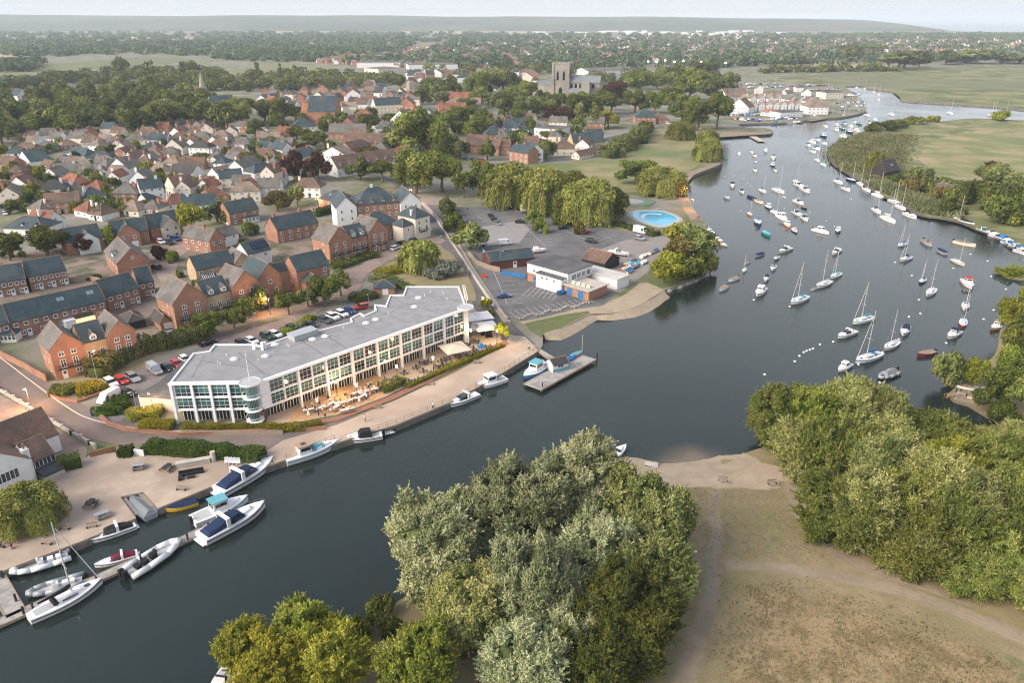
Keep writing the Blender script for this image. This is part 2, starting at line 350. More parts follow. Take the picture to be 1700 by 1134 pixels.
def water_material():
 m = bpy.data.materials.new('river_water'); m.use_nodes = True; N,L = m.node_tree.nodes,m.node_tree.links
 b = N['Principled BSDF']; b.inputs['Roughness'].default_value = .06; b.inputs['IOR'].default_value = 1.36
 g = N.new('ShaderNodeNewGeometry')
 n = N.new('ShaderNodeTexNoise'); n.inputs['Scale'].default_value = .012; n.inputs['Detail'].default_value = 4; L.new(g.outputs['Position'],n.inputs[0])
 r = N.new('ShaderNodeValToRGB'); r.color_ramp.elements[0].color = (.012,.019,.016,1); r.color_ramp.elements[1].color = (.019,.030,.027,1)
 r.color_ramp.elements[0].position = .35; r.color_ramp.elements[1].position = .65; L.new(n.outputs[0],r.inputs[0])
 # the sandy bed shows through where the river shelves up to the beach
 c = G(1160, 790, 0)
 vd = N.new('ShaderNodeVectorMath'); vd.operation = 'DISTANCE'; L.new(g.outputs['Position'],vd.inputs[0]); vd.inputs[1].default_value = c
 n3 = N.new('ShaderNodeTexNoise'); n3.inputs['Scale'].default_value = .12; L.new(g.outputs['Position'],n3.inputs[0])
 ma = N.new('ShaderNodeMath'); ma.operation = 'MULTIPLY_ADD'; ma.inputs[1].default_value = -7; L.new(n3.outputs[0],ma.inputs[0]); L.new(vd.outputs['Value'],ma.inputs[2])
 mr = N.new('ShaderNodeMapRange'); mr.interpolation_type = 'SMOOTHSTEP'; mr.inputs[1].default_value = 9; mr.inputs[2].default_value = 0; mr.inputs[3].default_value = 0; mr.inputs[4].default_value = .8
 L.new(ma.outputs[0], mr.inputs[0])
 mx = N.new('ShaderNodeMix'); mx.data_type = 'RGBA'; L.new(mr.outputs[0],mx.inputs[0]); L.new(r.outputs[0],mx.inputs[6]); mx.inputs[7].default_value = (.23,.165,.11,1)
 L.new(mx.outputs[2], b.inputs['Base Color'])
 # wind ripples: short ones everywhere, rougher and smoother lanes
 mp = N.new('ShaderNodeMapping'); mp.inputs['Scale'].default_value = (1,1.9,1); mp.inputs['Rotation'].default_value = (0,0,.5); L.new(g.outputs['Position'],mp.inputs[0])
 a = N.new('ShaderNodeTexNoise'); a.inputs['Scale'].default_value = 1.9; a.inputs['Detail'].default_value = 4; L.new(mp.outputs[0],a.inputs[0])
 q = N.new('ShaderNodeTexNoise'); q.inputs['Scale'].default_value = .016; q.inputs['Detail'].default_value = 5; L.new(g.outputs['Position'],q.inputs[0])
 qr = N.new('ShaderNodeMapRange'); qr.inputs[1].default_value = .35; qr.inputs[2].default_value = .65; qr.inputs[3].default_value = .05; qr.inputs[4].default_value = .28; L.new(q.outputs[0],qr.inputs[0])
 bp = N.new('ShaderNodeBump'); bp.inputs['Distance'].default_value = .16; L.new(qr.outputs[0],bp.inputs['Strength']); L.new(a.outputs[0],bp.inputs['Height'])
 rr = N.new('ShaderNodeMapRange'); rr.inputs[1].default_value = .38; rr.inputs[2].default_value = .62; rr.inputs[3].default_value = .04; rr.inputs[4].default_value = .14; L.new(q.outputs[0],rr.inputs[0]); L.new(rr.outputs[0],b.inputs['Roughness'])
 L.new(bp.outputs[0], b.inputs['Normal'])
 return m
M_WATER = water_material()
FARX, FARY = 30000, 26000
b = MB(); b.add([(-FARX,0,0),(FARX,0,0),(FARX,FARY,0),(-FARX,FARY,0)],[(0,1,2,3)]); structure('water',b.mesh('water',M_WATER))

QUAY = [(-260,1090),(0,952),(137,900),(226,862),(200,827),(238,819),(262,846),(360,806),(457,771),(566,735),(658,707),(747,670),(820,630),(895,583)]
SHORE1 = [(895,583),(901,572),(903,553),(930,546),(978,521),(1014,520),(1053,511),(1089,489),(1105,481),(1131,472),(1170,455),(1185,432),(1187,410),(1176,376),(1160,360),(1150,345),(1138,322),
   (1137,305),(1150,291),(1175,281),(1196,272),(1196,262),(1187,240),(1187,226),(1247,223),(1281,221),(1277,213),(1240,211),(1226,206),(1262,204),(1300,203),(1366,196),(1400,194),(1434,186),
   (1437, 180), (1430, 165), (1420, 154), (1405, 146), (1404, 142)]
SHORE2 = [(1430,142),(1445,147),(1479,151),(1495,158),(1497,166),(1532,169),(1616,174),(1680,179),(1760,185),(2200,205)]
town = pxs(QUAY[:-1], LAND) + pxs(smooth(SHORE1, 3), LAND) + pxs(smooth(SHORE2, 3), LAND)
town = [Vector((-900,town[0].y,0))] + town + [Vector((FARX,town[-1].y,0)),Vector((FARX,FARY,0)),Vector((-FARX,FARY,0)),Vector((-FARX,town[0].y,0))]
sheet('ground', town, [M_EARTH, M_QUAY], LAND, skirt=.35)
ISLE = [(2600,225),(1700,199),(1680,200),(1616,196),(1556,202),(1522,204),(1479,205),(1432,218),(1400,231),(1381,242),(1375,255),(1385,268),(1408,285),(1432,299),(1465,323),(1492,333),(1532,356),
  (1562,361),(1600,369),(1630,381),(1660,392),(1705,418),(1800,470),(2600,800)]
sheet('marsh', pxs(smooth(ISLE, 3), .7), [M_MARSH, M_BANK], .7, skirt=.8)
REEDI = [(1657,447),(1668,443),(1700,444),(1760,450),(1760,470),(1700,464),(1668,458)]
sheet('reed_islet',pxs(smooth(REEDI + REEDI[:1],3)[:-1],.4),[M_MARSH,M_BANK],.4,skirt=.5)
SPIT = [(1576,652),(1590,640),(1640,600),(1656,580),(1662,545),(1690,522),(1900,500),(1900,800),(1740,730),(1700,721),(1673,704),(1640,690),(1610,672),(1585,664)]
sheet('spit', pxs(smooth(SPIT + SPIT[:1], 3)[:-1], .6), [M_DRY, M_BANK], .6, skirt=.6)
BANK = [(1900,760),(1740,737),(1640,718),(1560,712),(1400,716),(1290,738),(1238,752),(1205,772),(1165,780),(1110,781),(1040,770),(960,800),(830,880),(720,960),(650,1006),(593,1042),(545,1080),(470,1150),(420,1230)]
bank = [Vector((400,40,0))] + pxs(smooth(BANK,3),.7) + [Vector((-40,30,0)),Vector((400,30,0))]
sheet('field', bank, [M_DRY, M_BANK], .7, skirt=.6)

# --- the near field: path, rough grass, beach
def low(name, pts, m, z, k=3):
 pts = smooth(pts + [pts[0]], k)[:-1]; return sheet(name, pxs(pts, .7), m, z)
def blendmat(name, base, c1, c2, scale, soft=1.6):
 """the base ground turning into another one toward the middle of a patch, with a ragged edge"""
 m = base.copy(); m.name = name; N,L = m.node_tree.nodes,m.node_tree.links; b = N['Principled BSDF']; src = b.inputs['Base Color'].links[0].from_socket
 g = N.new('ShaderNodeNewGeometry'); at = N.new('ShaderNodeAttribute'); at.attribute_name = 'inner'
 n = N.new('ShaderNodeTexNoise'); n.inputs['Scale'].default_value = .5; n.inputs['Detail'].default_value = 8; n.inputs['Roughness'].default_value = .7; L.new(g.outputs['Position'],n.inputs[0])
 k = N.new('ShaderNodeMath'); k.operation = 'MULTIPLY_ADD'; k.inputs[1].default_value = soft; L.new(n.outputs[0],k.inputs[0]); L.new(at.outputs['Fac'],k.inputs[2])
 mr = N.new('ShaderNodeMapRange'); mr.interpolation_type = 'SMOOTHSTEP'; mr.inputs[1].default_value = .5 * soft + .15; mr.inputs[2].default_value = .5 * soft + .8; L.new(k.outputs[0],mr.inputs[0])
 n2 = N.new('ShaderNodeTexNoise'); n2.inputs['Scale'].default_value = scale; n2.inputs['Detail'].default_value = 10; n2.inputs['Roughness'].default_value = .7; L.new(g.outputs['Position'],n2.inputs[0])
 r = N.new('ShaderNodeValToRGB'); r.color_ramp.elements[0].position = .38; r.color_ramp.elements[1].position = .62; r.color_ramp.elements[0].color = (*c1,1); r.color_ramp.elements[1].color = (*c2,1); n4 = N.new('ShaderNodeTexNoise'); n4.inputs['Scale'].default_value = scale * .22; n4.inputs['Detail'].default_value = 6; L.new(g.outputs['Position'],n4.inputs[0]); av = N.new('ShaderNodeMath'); av.operation = 'MULTIPLY_ADD'; av.inputs[1].default_value = .9; av.inputs[2].default_value = -.45; L.new(n4.outputs[0],av.inputs[0]); sm = N.new('ShaderNodeMath'); L.new(av.outputs[0],sm.inputs[0]); L.new(n2.outputs[0],sm.inputs[1]); L.new(sm.outputs[0],r.inputs[0])
 x = N.new('ShaderNodeMix'); x.data_type = 'RGBA'; L.new(mr.outputs[0],x.inputs[0]); L.new(src,x.inputs[6]); L.new(r.outputs[0],x.inputs[7]); L.new(x.outputs[2],b.inputs['Base Color']); return m
def inner_mesh(name, V, F, inner, m):
 me = bpy.data.meshes.new(name); me.from_pydata(V,[],F); me.materials.append(m); at = me.attributes.new('inner','FLOAT','POINT'); at.data.foreach_set('value',inner); me.update()
 if me.polygons and sum(p.normal.z for p in me.polygons) < 0: me.flip_normals()
 return structure(name, me)
def soft_path(name, line, width, m, z, base=.7, edge=1.2):
 P = [Vector((p[0],p[1],0)) for p in pxs(smooth(line,6),base)]; V,I = [],[]; n = len(P)
 for i in range(n):
  t = (P[min(i + 1,n - 1)] - P[max(i - 1,0)]).normalized(); o = Vector((-t.y,t.x,0)); w = (width[0] + (width[1] - width[0]) * i / n) / 2
  for d,k in ((-w - edge,0),(-w,.8),(0,1),(w,.8),(w + edge,0)): q = P[i] + o * d; V.append((q.x,q.y,z)); I.append(k)
 inner_mesh(name,V,[(5 * i + j,5 * i + j + 1,5 * i + j + 6,5 * i + j + 5) for i in range(n - 1) for j in range(4)],I,m)
def soft_patch(name, pts, m, z, base=.7, edge=5.0):
 P = [Vector((p[0],p[1],0)) for p in pxs(smooth(pts + pts[:1],8)[:-1],base)]; c = sum(P,Vector()) / len(P); n = len(P); rg = random.Random(n)
 P = [p + (p - c).normalized() * (rg.uniform(-.5,.5) + .8 * math.sin(i * .9) + .6 * math.sin(i * .37)) * min(1,edge / 3) for i,p in enumerate(P)]
 Q = [p + (c - p).normalized() * min(edge,(c - p).length * .6) for p in P]; V = [(p.x,p.y,z) for p in P + Q + [c]]
 inner_mesh(name,V,[(i,(i + 1) % n,n + (i + 1) % n,n + i) for i in range(n)] + [(n + i,n + (i + 1) % n,2 * n) for i in range(n)],[0.0] * n + [1.0] * (n + 1),m)
M_SOFTROUGH = blendmat('rough_grass_edge',M_DRY,(.31,.23,.125),(.17,.13,.06),1.3); M_SOFTDIRT = blendmat('trodden_dirt',M_DRY,(.31,.245,.165),(.255,.20,.135),.6); M_SOFTSAND = blendmat('sand_edge',M_DRY,(.44,.345,.24),(.37,.285,.20),.4,1.0); M_SOFTGREEN = blendmat('green_turf_patch',M_DRY,(.17,.165,.075),(.25,.215,.11),.8,2.6)
soft_patch('beach',[(1080,776),(1112,782),(1165,781),(1205,773),(1238,757),(1268,766),(1325,786),(1345,806),(1280,816),(1190,812),(1110,812),(1070,800)],M_SOFTSAND,.712,edge=1.6)
soft_patch('rough_grass',[(1205,962),(1260,958),(1340,968),(1450,1003),(1580,1048),(1700,1098),(1800,1140),(1800,1300),(1180,1300),(1190,1100)],M_SOFTROUGH,.706,edge=8)
soft_path('dirt_path',[(1120,932),(1210,938),(1290,943),(1400,960),(1500,984),(1600,1020),(1700,1060),(1850,1120)],(1.0,2.2),M_SOFTDIRT,.718)
soft_path('footpath',[(1178,920),(1185,950),(1178,1000),(1155,1070),(1135,1134),(1100,1300)],(1.0,2.2),M_SOFTDIRT,.722)
soft_path('beach_path',[(1310,800),(1322,830),(1335,865),(1372,905),(1430,940),(1520,972),(1610,1012)],(1.6,1.8),M_SOFTDIRT,.714)
soft_path('beach_path',[(1190,795),(1185,840),(1190,890),(1180,930)],(1.0,1.2),M_SOFTDIRT,.710)
soft_patch('turf_patch',[(1268,850),(1285,842),(1302,862),(1304,905),(1285,930),(1262,915)],M_SOFTGREEN,.708,edge=4); soft_patch('turf_patch',[(1180,806),(1230,806),(1220,830),(1185,830)],M_SOFTGREEN,.7085,edge=3); soft_patch('turf_patch',[(1640,1080),(1720,1095),(1760,1130),(1690,1130)],M_SOFTGREEN,.7082,edge=3)
soft_patch('turf_patch',[(1195,765),(1228,764),(1235,774),(1205,780)],M_SOFTGREEN,.7255,edge=1.2)

# --- far fields, seen low down toward the horizon
patch('meadow',[(-400,128),(60,107),(200,96),(290,94),(312,101),(250,108),(120,116),(-400,160)],M_FARGREEN,1,3)
patch('meadow',[(370,118),(450,104),(495,106),(560,113),(500,122),(420,126)],M_FARGREEN,1,3)
patch('stubble_field',[(400,47),(480,44),(580,47),(640,50),(520,53),(420,54)],M_WHEAT,1)
patch('stubble_field',[(90,63),(130,58),(260,60),(340,63),(250,67),(120,68)],M_WHEAT,1)
patch('stubble_field',[(640,52),(700,49),(1010,53),(1000,55),(700,56)],M_WHEAT,1)
patch('stubble_field', [(0, 88), (40, 86), (45, 90), (0, 96)], M_WHEAT, 1)
patch('reed_marsh',[(1270,137),(1300,127),(1430,119),(1560,111),(1700,109),(2300,108),(2300,204),(1760,184),(1680,178),(1532,168),(1498,165),(1480,150),(1430,141)],M_FARMARSH,1,2)
patch('stubble_field',[(1260,118),(1310,108),(1400,104),(1475,108),(1478,113),(1400,118),(1310,121)],M_WHEAT,2,3)
sea = [G(1416,41),G(1500,50),G(1600,52),G(1760,54),G(2300,54),Vector((FARX,G(1700,36).y,0)),Vector((FARX,FARY,0)),Vector((9800,FARY,0))]
M_SEA = mat('sea_water', (.03, .05, .06), rough=.2, spec=.5)
sheet('sea', sea, M_SEA, LAND + .8)
sheet('harbour',pxs([(1630,89),(1660,87),(1720,88),(1720,92),(1650,92)]),M_SEA,LAND + .5)
isle_z = .72
def marsh(name,pts,m,z): return sheet(name,pxs(smooth(pts + pts[:1],3)[:-1],.7),m,z)
M_PALE = mat('dry_marsh_meadow',(.34,.265,.145),(.17,.185,.07),.05,.95,lo=.40,hi=.60,detail=12,c3=(.15,.175,.06),scale2=.018)
marsh('meadow',[(1524,265),(1540,240),(1590,222),(1700,212),(1900,214),(1900,330),(1700,300),(1640,296),(1560,285)],M_PALE,.715)

# --- park, car park and streets on the town side
patch('park_lawn',[(770,300),(790,285),(830,275),(960,268),(1020,258),(1065,232),(1080,214),(1110,214),(1150,218),(1186,226),(1190,242),(1192,262),(1160,274),(1136,290),(1128,310),(1060,318),(960,320),(850,312)],M_LAWN,1,3)
patch('park_path',[(1128,312),(1131,296),(1148,284),(1172,276),(1193,268),(1196,262),(1196,272),(1175,281),(1152,290),(1139,305),(1140,322),(1152,345),(1160,362),(1148,366),(1136,350),(1126,326)],M_DIRT,3)
patch('park_path',[(1187,224),(1205,218),(1280,219),(1281,222),(1247,224),(1190,228)],M_DIRT,3)
patch('car_park',[(692,338),(740,342),(800,344),(880,348),(935,352),(1000,380),(1060,388),(1130,392),(1108,420),(1066,440),(1040,470),(1000,508),(880,534),(846,528),(815,490),(806,462),(792,440),(766,400),(740,370)],M_LOT,2)
patch('boat_yard',[(986,418),(1040,398),(1105,392),(1120,405),(1090,440),(1062,462),(1030,486),(990,480)],mat('yard_gravel',(.22,.20,.18),(.28,.25,.22),.3,.95,detail=8),3)
patch('lay_by',[(800,376),(862,366),(880,380),(862,404),(810,408)],mat('pale_tarmac',(.25,.235,.22),(.29,.27,.25),.4,.9),3)
ribbon('road',[(640,322),(690,338),(714,352),(736,385),(762,430),(790,475),(812,515),(838,548),(868,575)],7.5,M_TARMAC,3)
ribbon('pavement',[(700,336),(745,385),(784,450),(812,492),(842,535)],2.2,M_KERB,4)
ribbon('road',[(-120,560),(0,612),(60,655),(120,692),(200,718),(300,727),(440,737),(520,728),(600,700)],8.5,mat('worn_tarmac',(.17,.135,.115),(.21,.165,.14),.25,.9,detail=8,c3=(.13,.11,.10),scale2=.08),3)
patch('paved_forecourt',[(-200,570),(0,655),(60,690),(145,745),(140,775),(60,770),(0,742),(-200,700)],M_PAVER,2)
patch('garden_yard',[(-260,1090),(0,951),(137,899),(226,861),(200,826),(238,818),(262,845),(360,805),(455,770),(430,752),(240,746),(150,757),(90,790),(0,830),(-260,900)],M_GRAVEL,4)
patch('promenade',[(440,752),(457,770),(566,734),(658,706),(747,669),(820,629),(894,583),(872,560),(846,556),(838,574),(750,622),(660,664),(560,706),(470,732)],M_PROM,5)
ribbon('road',[(600,455),(560,470),(520,510),(470,540),(400,560),(330,590),(260,620),(215,645),(180,680),(160,705)],6.5,M_PAVER,2)
patch('hotel_car_park',[(130,690),(180,660),(185,630),(260,600),(345,572),(430,556),(560,508),(620,488),(650,505),(560,545),(420,580),(320,596),(290,640),(240,660),(225,690),(180,705)],mat('asphalt_car_park',(.15,.14,.135),(.19,.175,.165),.3,.9,detail=7),3)
patch('street',[(560,455),(600,440),(630,420),(668,405),(716,385),(740,400),(700,420),(650,432),(610,455),(590,490),(560,496)],M_PAVER,4)
patch('green',[(618,470),(640,442),(680,422),(735,412),(768,445),(790,490),(775,500),(690,478),(650,480)],M_DRY,5,3)
patch('street',[(240,440),(262,420),(300,400),(330,408),(300,425),(292,450),(300,480),(270,478),(258,450)],M_PAVER,3)
ribbon('road',[(-60,380),(0,345),(20,310),(40,278),(75,255),(110,248)],9,M_TARMAC,2)
ribbon('lane',[(60,290),(150,310),(240,330),(330,330),(420,330)],5,M_TARMAC,2)
ribbon('lane',[(110,262),(230,262),(330,256),(430,250),(480,246)],5,M_TARMAC,2)
ribbon('lane',[(440,330),(520,300),(560,290),(640,294),(690,330)],5,M_TARMAC,2)
ribbon('street',[(420,216),(520,224),(600,230),(680,250),(760,278),(840,270),(960,262),(990,235),(1100,210)],6,M_TARMAC,2)
ribbon('street',[(370,180),(480,170),(600,172),(720,180),(850,195),(980,205)],7,M_TARMAC,2)

# the hotel terrace
patch('terrace',[(440,706),(478,705),(560,690),(640,660),(700,630),(790,588),(836,572),(828,545),(780,560),(640,618),(520,660),(445,690)],M_TERR,7)
patch('terrace_deck',[(478,703),(560,688),(636,660),(652,645),(628,622),(560,640),(500,662)],M_DECK,9)
patch('brick_strip',[(478,714),(560,700),(655,664),(700,642),(790,596),(845,572),(838,566),(786,588),(696,634),(645,660),(556,695),(478,708)],M_REDPAVE,8)

# beach and rocks on the town side
patch('beach',[(862,535),(905,527),(950,515),(1000,508),(1040,488),(1062,470),(1080,470),(1102,482),(1089,491),(1053,512),(1014,521),(978,522),(930,547),(905,552),(880,545)],M_SAND,5)
patch('grass_bank',[(870,538),(930,524),(975,517),(980,520),(930,546),(905,553),(898,560),(880,548)],mat('bank_grass',(.10,.125,.04),(.14,.15,.06),.5,.95),6)
patch('grass_bank',[(1075,470),(1080,440),(1120,400),(1150,380),(1178,390),(1185,420),(1172,448),(1130,470),(1100,478)],MATS['bank_grass'],6,2)

patch('gardens',[(-60,430),(330,384),(560,400),(560,500),(470,530),(300,580),(160,600),(60,560),(-60,560)],mat("garden_ground",(.085,.10,.045),(.26,.20,.16),.16,.95,detail=8,lo=.42,hi=.56,c3=(.20,.155,.125),scale2=.07),.5)
def shelving(name, line, z0, out, m, base=LAND, sign=1):
 """a strand sloping from the land's edge down under the water"""
 P = [Vector((p[0],p[1],0)) for p in pxs(smooth(line,5),base)]; n = len(P); V = []; rg = random.Random(n)
 for i in range(n):
  t = (P[min(i + 1,n - 1)] - P[max(i - 1,0)]).normalized(); o = Vector((t.y,-t.x,0)) * sign; w = out * (.9 + .10 * math.sin(i * .35) + .05 * rg.random()) * min(1,.25 + i / 4,.25 + (n - 1 - i) / 4); V += [tuple(P[i] - o * 3.0 + Vector((0,0,z0))),tuple(P[i] + o * .25 + Vector((0,0,z0 - .015))),tuple(P[i] + o * w * .55 + Vector((0,0,z0 * .35))),tuple(P[i] + o * w + Vector((0,0,-.25)))]
 b = MB(); b.add(V,[(4 * i + k,4 * i + k + 4,4 * i + k + 5,4 * i + k + 1) for i in range(n - 1) for k in (0,1,2)]); me = b.mesh(name,m)
 if sum(p.normal.z for p in me.polygons) < 0: me.flip_normals()
 structure(name, me)
shelving('beach',[(902,556),(930,545),(978,520),(1014,519),(1053,510),(1089,488),(1103,481)],LAND + .13,4.5,M_SAND)
shelving('beach',[(1010,786),(1040,772),(1085,778),(1110,780),(1165,779),(1205,771),(1236,753)],.74,5,M_SAND,.7,-1)
shelving('bank',[(1380,250),(1388,270),(1410,286),(1434,300),(1467,324),(1494,334),(1534,357),(1564,362),(1602,370),(1632,382),(1662,393),(1705,419)],.72,2.2,M_BANK,.7,-1)
# painted bays
def bays(x, y, X, Y, n, depth, both=True):
 """one row of marked parking bays between two places"""
 a,c = G(x,y),G(X,Y); t = (c - a); w = t.length / n; t.normalize(); o = Vector((-t.y,t.x,0))
 LAYER[0] += 1; z = LAND + .1 + .0007 * LAYER[0]; m = MB()
 def bar(p, q, h=.06):
  d = (q - p).normalized(); s = Vector((-d.y, d.x, 0)) * h
  m.add([(k.x, k.y, z) for k in (p - s, q - s, q + s, p + s)], [(0, 1, 2, 3)])
 for i in range(n + 1):
  p = a + t * w * i; bar(p - o * (depth if both else 0), p + o * depth)
 s = o * .0
 bar(a - t * .1, c + t * .1)
 ob = structure('bay_markings',m.mesh('bay_markings',M_LINE),'structure'); ob['label'] = 'white painted parking bay lines'
for a in ((816,443,842,505,9,5,False),(846,528,985,502,14,4.6,False),(875,484,925,490,6,4.6,True),(792,358,812,372,4,4.6,True),(876,382,905,408,6,4.8,True),(930,380,990,406,8,4.8,True),(990,388,1035,404,6,4.8,True),(855,364,885,372,4,4.4,True),(752,366,768,376,3,4.4,True)):
 bays(*a)
M_KLINE = mat('edge_line_paint', (.60, .50, .38), rough=.8)
ribbon('kerb_line',[(0,594),(60,640),(110,676),(150,697),(220,712),(310,718)],.35,M_KLINE,8)

# --- distant hills along the horizon
def hills():
 rng = np.random.RandomState(5)
 xs = np.linspace(-11000, 9000, 300); ys = np.linspace(5700, 9500, 12)
 b = MB(); vs = []
 ph = rng.rand(6) * 6
 for j, y in enumerate(ys):
  for x in xs:
   px = 850 + FPX * x / (y * CP)
   top = 122 + 9 * math.sin(x / 1500 + ph[0]) + 5 * math.sin(x / 520 + ph[1]) + 3 * math.sin(x / 210 + ph[2]) + 2.5 * rng.rand()
   top *= 1.0 - .22 * min(1,max(0,(x + 4200) / 4500)) - .10 * min(1,max(0,(x - 300) / 2500))
   f = math.sin(min(1, j / 6) * math.pi / 2)
   vs.append((x, y, 1.5 + (top - 1.5) * f))
 n = len(xs)
 fs = [(j * n + i,j * n + i + 1,(j + 1) * n + i + 1,(j + 1) * n + i) for j in range(len(ys) - 1) for i in range(n - 1) if xs[i] < 3050]
 b.add(vs,fs); return b.mesh('hills',mat('wooded_hills',(.035,.05,.03),(.075,.085,.05),.004,.95,detail=10,c3=(.11,.11,.065),scale2=.0012))
structure('hills', hills())
# ------------------------------------------------------------------ buildings
WINC = {}
def window_mesh(w, h, style='casement'):
 key = (round(w, 2), round(h, 2), style)
 if key in WINC: return WINC[key]
 f = MB(); t = .11 if style != 'band' else .08; d = .05
 f.box(-w / 2 - .02,w / 2 + .02,-d - .03,0,-.09,0)                              # sill
 f.box(-w / 2, -w / 2 + t, -d, .02, 0, h); f.box(w / 2 - t, w / 2, -d, .02, 0, h)
 f.box(-w / 2 + t,w / 2 - t,-d,.02,h - t,h); f.box(-w / 2 + t,w / 2 - t,-d,.02,0,t)
 n = max(1, round(w / .75)) if style != 'single' else 1
 for i in range(1, n):
  x = -w / 2 + w * i / n; f.box(x - .05, x + .05, -d + .003, .02, t, h - t)
 if style in ('casement','french'): f.box(-w / 2 + t,w / 2 - t,-d + .006,.02,h * .66 - .035,h * .66 + .035)
 if style == 'french': f.box(-w / 2 + t,w / 2 - t,-d + .006,.02,h * .3 - .02,h * .3 + .02)
 g = MB(); g.box(-w / 2 + .03, w / 2 - .03, -.02, .03, .03, h - .03)
 WINC[key] = (f.mesh('window', M_WHITE), g.mesh('pane', M_GLASS), None)
 both = MB(); both.v,both.f,both.m = list(f.v),list(f.f),list(f.m); o = len(both.v); both.v += g.v; both.f += [tuple(i + o for i in q) for q in g.f]; both.m += [1] * len(g.f)
 WINC[key] = (WINC[key][0], WINC[key][1], both.mesh('window', [M_WHITE, M_GLASS]))
 return WINC[key]
def add_window(root, x, y, z, w, h, side='F', style='casement', detail=True):
 f, g, both = window_mesh(w, h, style)
 rz = {'F': 0, 'L': -math.pi / 2, 'R': math.pi / 2, 'B': math.pi}[side]
 if detail:
  o = put('window', f, root, (x, y, z), rz); put('pane', g, o)
 else: put('window', both, root, (x, y, z), rz)
DOORC = {}
def add_door(root, x, y, z, w=.95, h=2.05, side='F', m='white', garage=False):
 key = (w, h, m, garage)
 if key not in DOORC:
  b = MB(); b.box(-w / 2, w / 2, -.06, .02, 0, h)
  if garage:
   for i in range(1,4): b.box(-w / 2,w / 2,-.075,-.06,h * i / 4 - .02,h * i / 4 + .02)
  else:
   b.box(-w / 2 - .08,-w / 2,-.09,.02,0,h + .08); b.box(w / 2,w / 2 + .08,-.09,.02,0,h + .08); b.box(-w / 2,w / 2,-.09,.02,h,h + .08)
   b.box(-w / 2 + .15, w / 2 - .15, -.075, -.06, h * .55, h * .9, 1)
  DOORC[key] = b.mesh('door', [CLOTH[m], M_GLASS])
 rz = {'F': 0, 'L': -math.pi / 2, 'R': math.pi / 2}[side]
 put('garage_door' if garage else 'door', DOORC[key], root, (x, y, z), rz)
def roof_mesh(W, D, e, r, rt, ov=.35, t=.16):
 b = MB()
 if rt in ('gable', 'gfront'):
  S, A = (D, W) if rt == 'gable' else (W, D)
  s = (r - e) / (S / 2)
  prof = [(-ov,e - ov * s),(S / 2,r),(S + ov,e - ov * s),(S + ov,e - ov * s - t),(S / 2,r - t * 1.2),(-ov,e - ov * s - t)]
  ax = 'x' if rt == 'gable' else 'y'; g = .12
  b.exx(prof, -g, A + g, 0, ax)
  b.exx([(S / 2 - .14,r - .05),(S / 2,r + .09),(S / 2 + .14,r - .05)],-g - .02,A + g + .02,1,ax)
  for q in (-g - .03,A + g - .09):                        # verge tiles along the gable edges
   b.exx([(-ov,e - ov * s + .05),(S / 2,r + .05),(S + ov,e - ov * s + .05),(S + ov,e - ov * s - .02),(S / 2,r - .02),(-ov,e - ov * s - .02)],q,q + .12,1,ax)
 else:
  x0, x1, y0, y1 = -ov, W + ov, -ov, D + ov; k = min(W, D) / 2 + ov
  if W >= D: a, c = (x0 + k, D / 2, r), (x1 - k, D / 2, r)
  else: a, c = (W / 2, y0 + k, r), (W / 2, y1 - k, r)
  z = e - .06
  if abs(W - D) < .3: a = (W / 2 - .1, D / 2, r); c = (W / 2 + .1, D / 2, r); W = D + .01
  b.add([(x0,y0,z),(x1,y0,z),(x1,y1,z),(x0,y1,z),a,c,(x0,y0,z - .14),(x1,y0,z - .14),(x1,y1,z - .14),(x0,y1,z - .14)],
    ([(0,1,5,4),(1,2,5),(2,3,4,5),(3,0,4)] if W >= D else [(0,1,4),(1,2,5,4),(2,3,5),(3,0,4,5)]) + [(0,6,7,1),(1,7,8,2),(2,8,9,3),(3,9,6,0),(9,8,7,6)])
  up = Vector((0, 0, .03))
  cor = [(x0, y0, z), (x1, y0, z), (x1, y1, z), (x0, y1, z)]
  ends = [a, c, c, a] if W >= D else [a, a, c, c]
  for p, q in zip(cor, ends): b.tube(Vector(p) + up, Vector(q) + up, .10, .10, 5, 1)
  b.tube(Vector(a) + up, Vector(c) + up, .11, .11, 5, 1)
 return b
BOX = {}
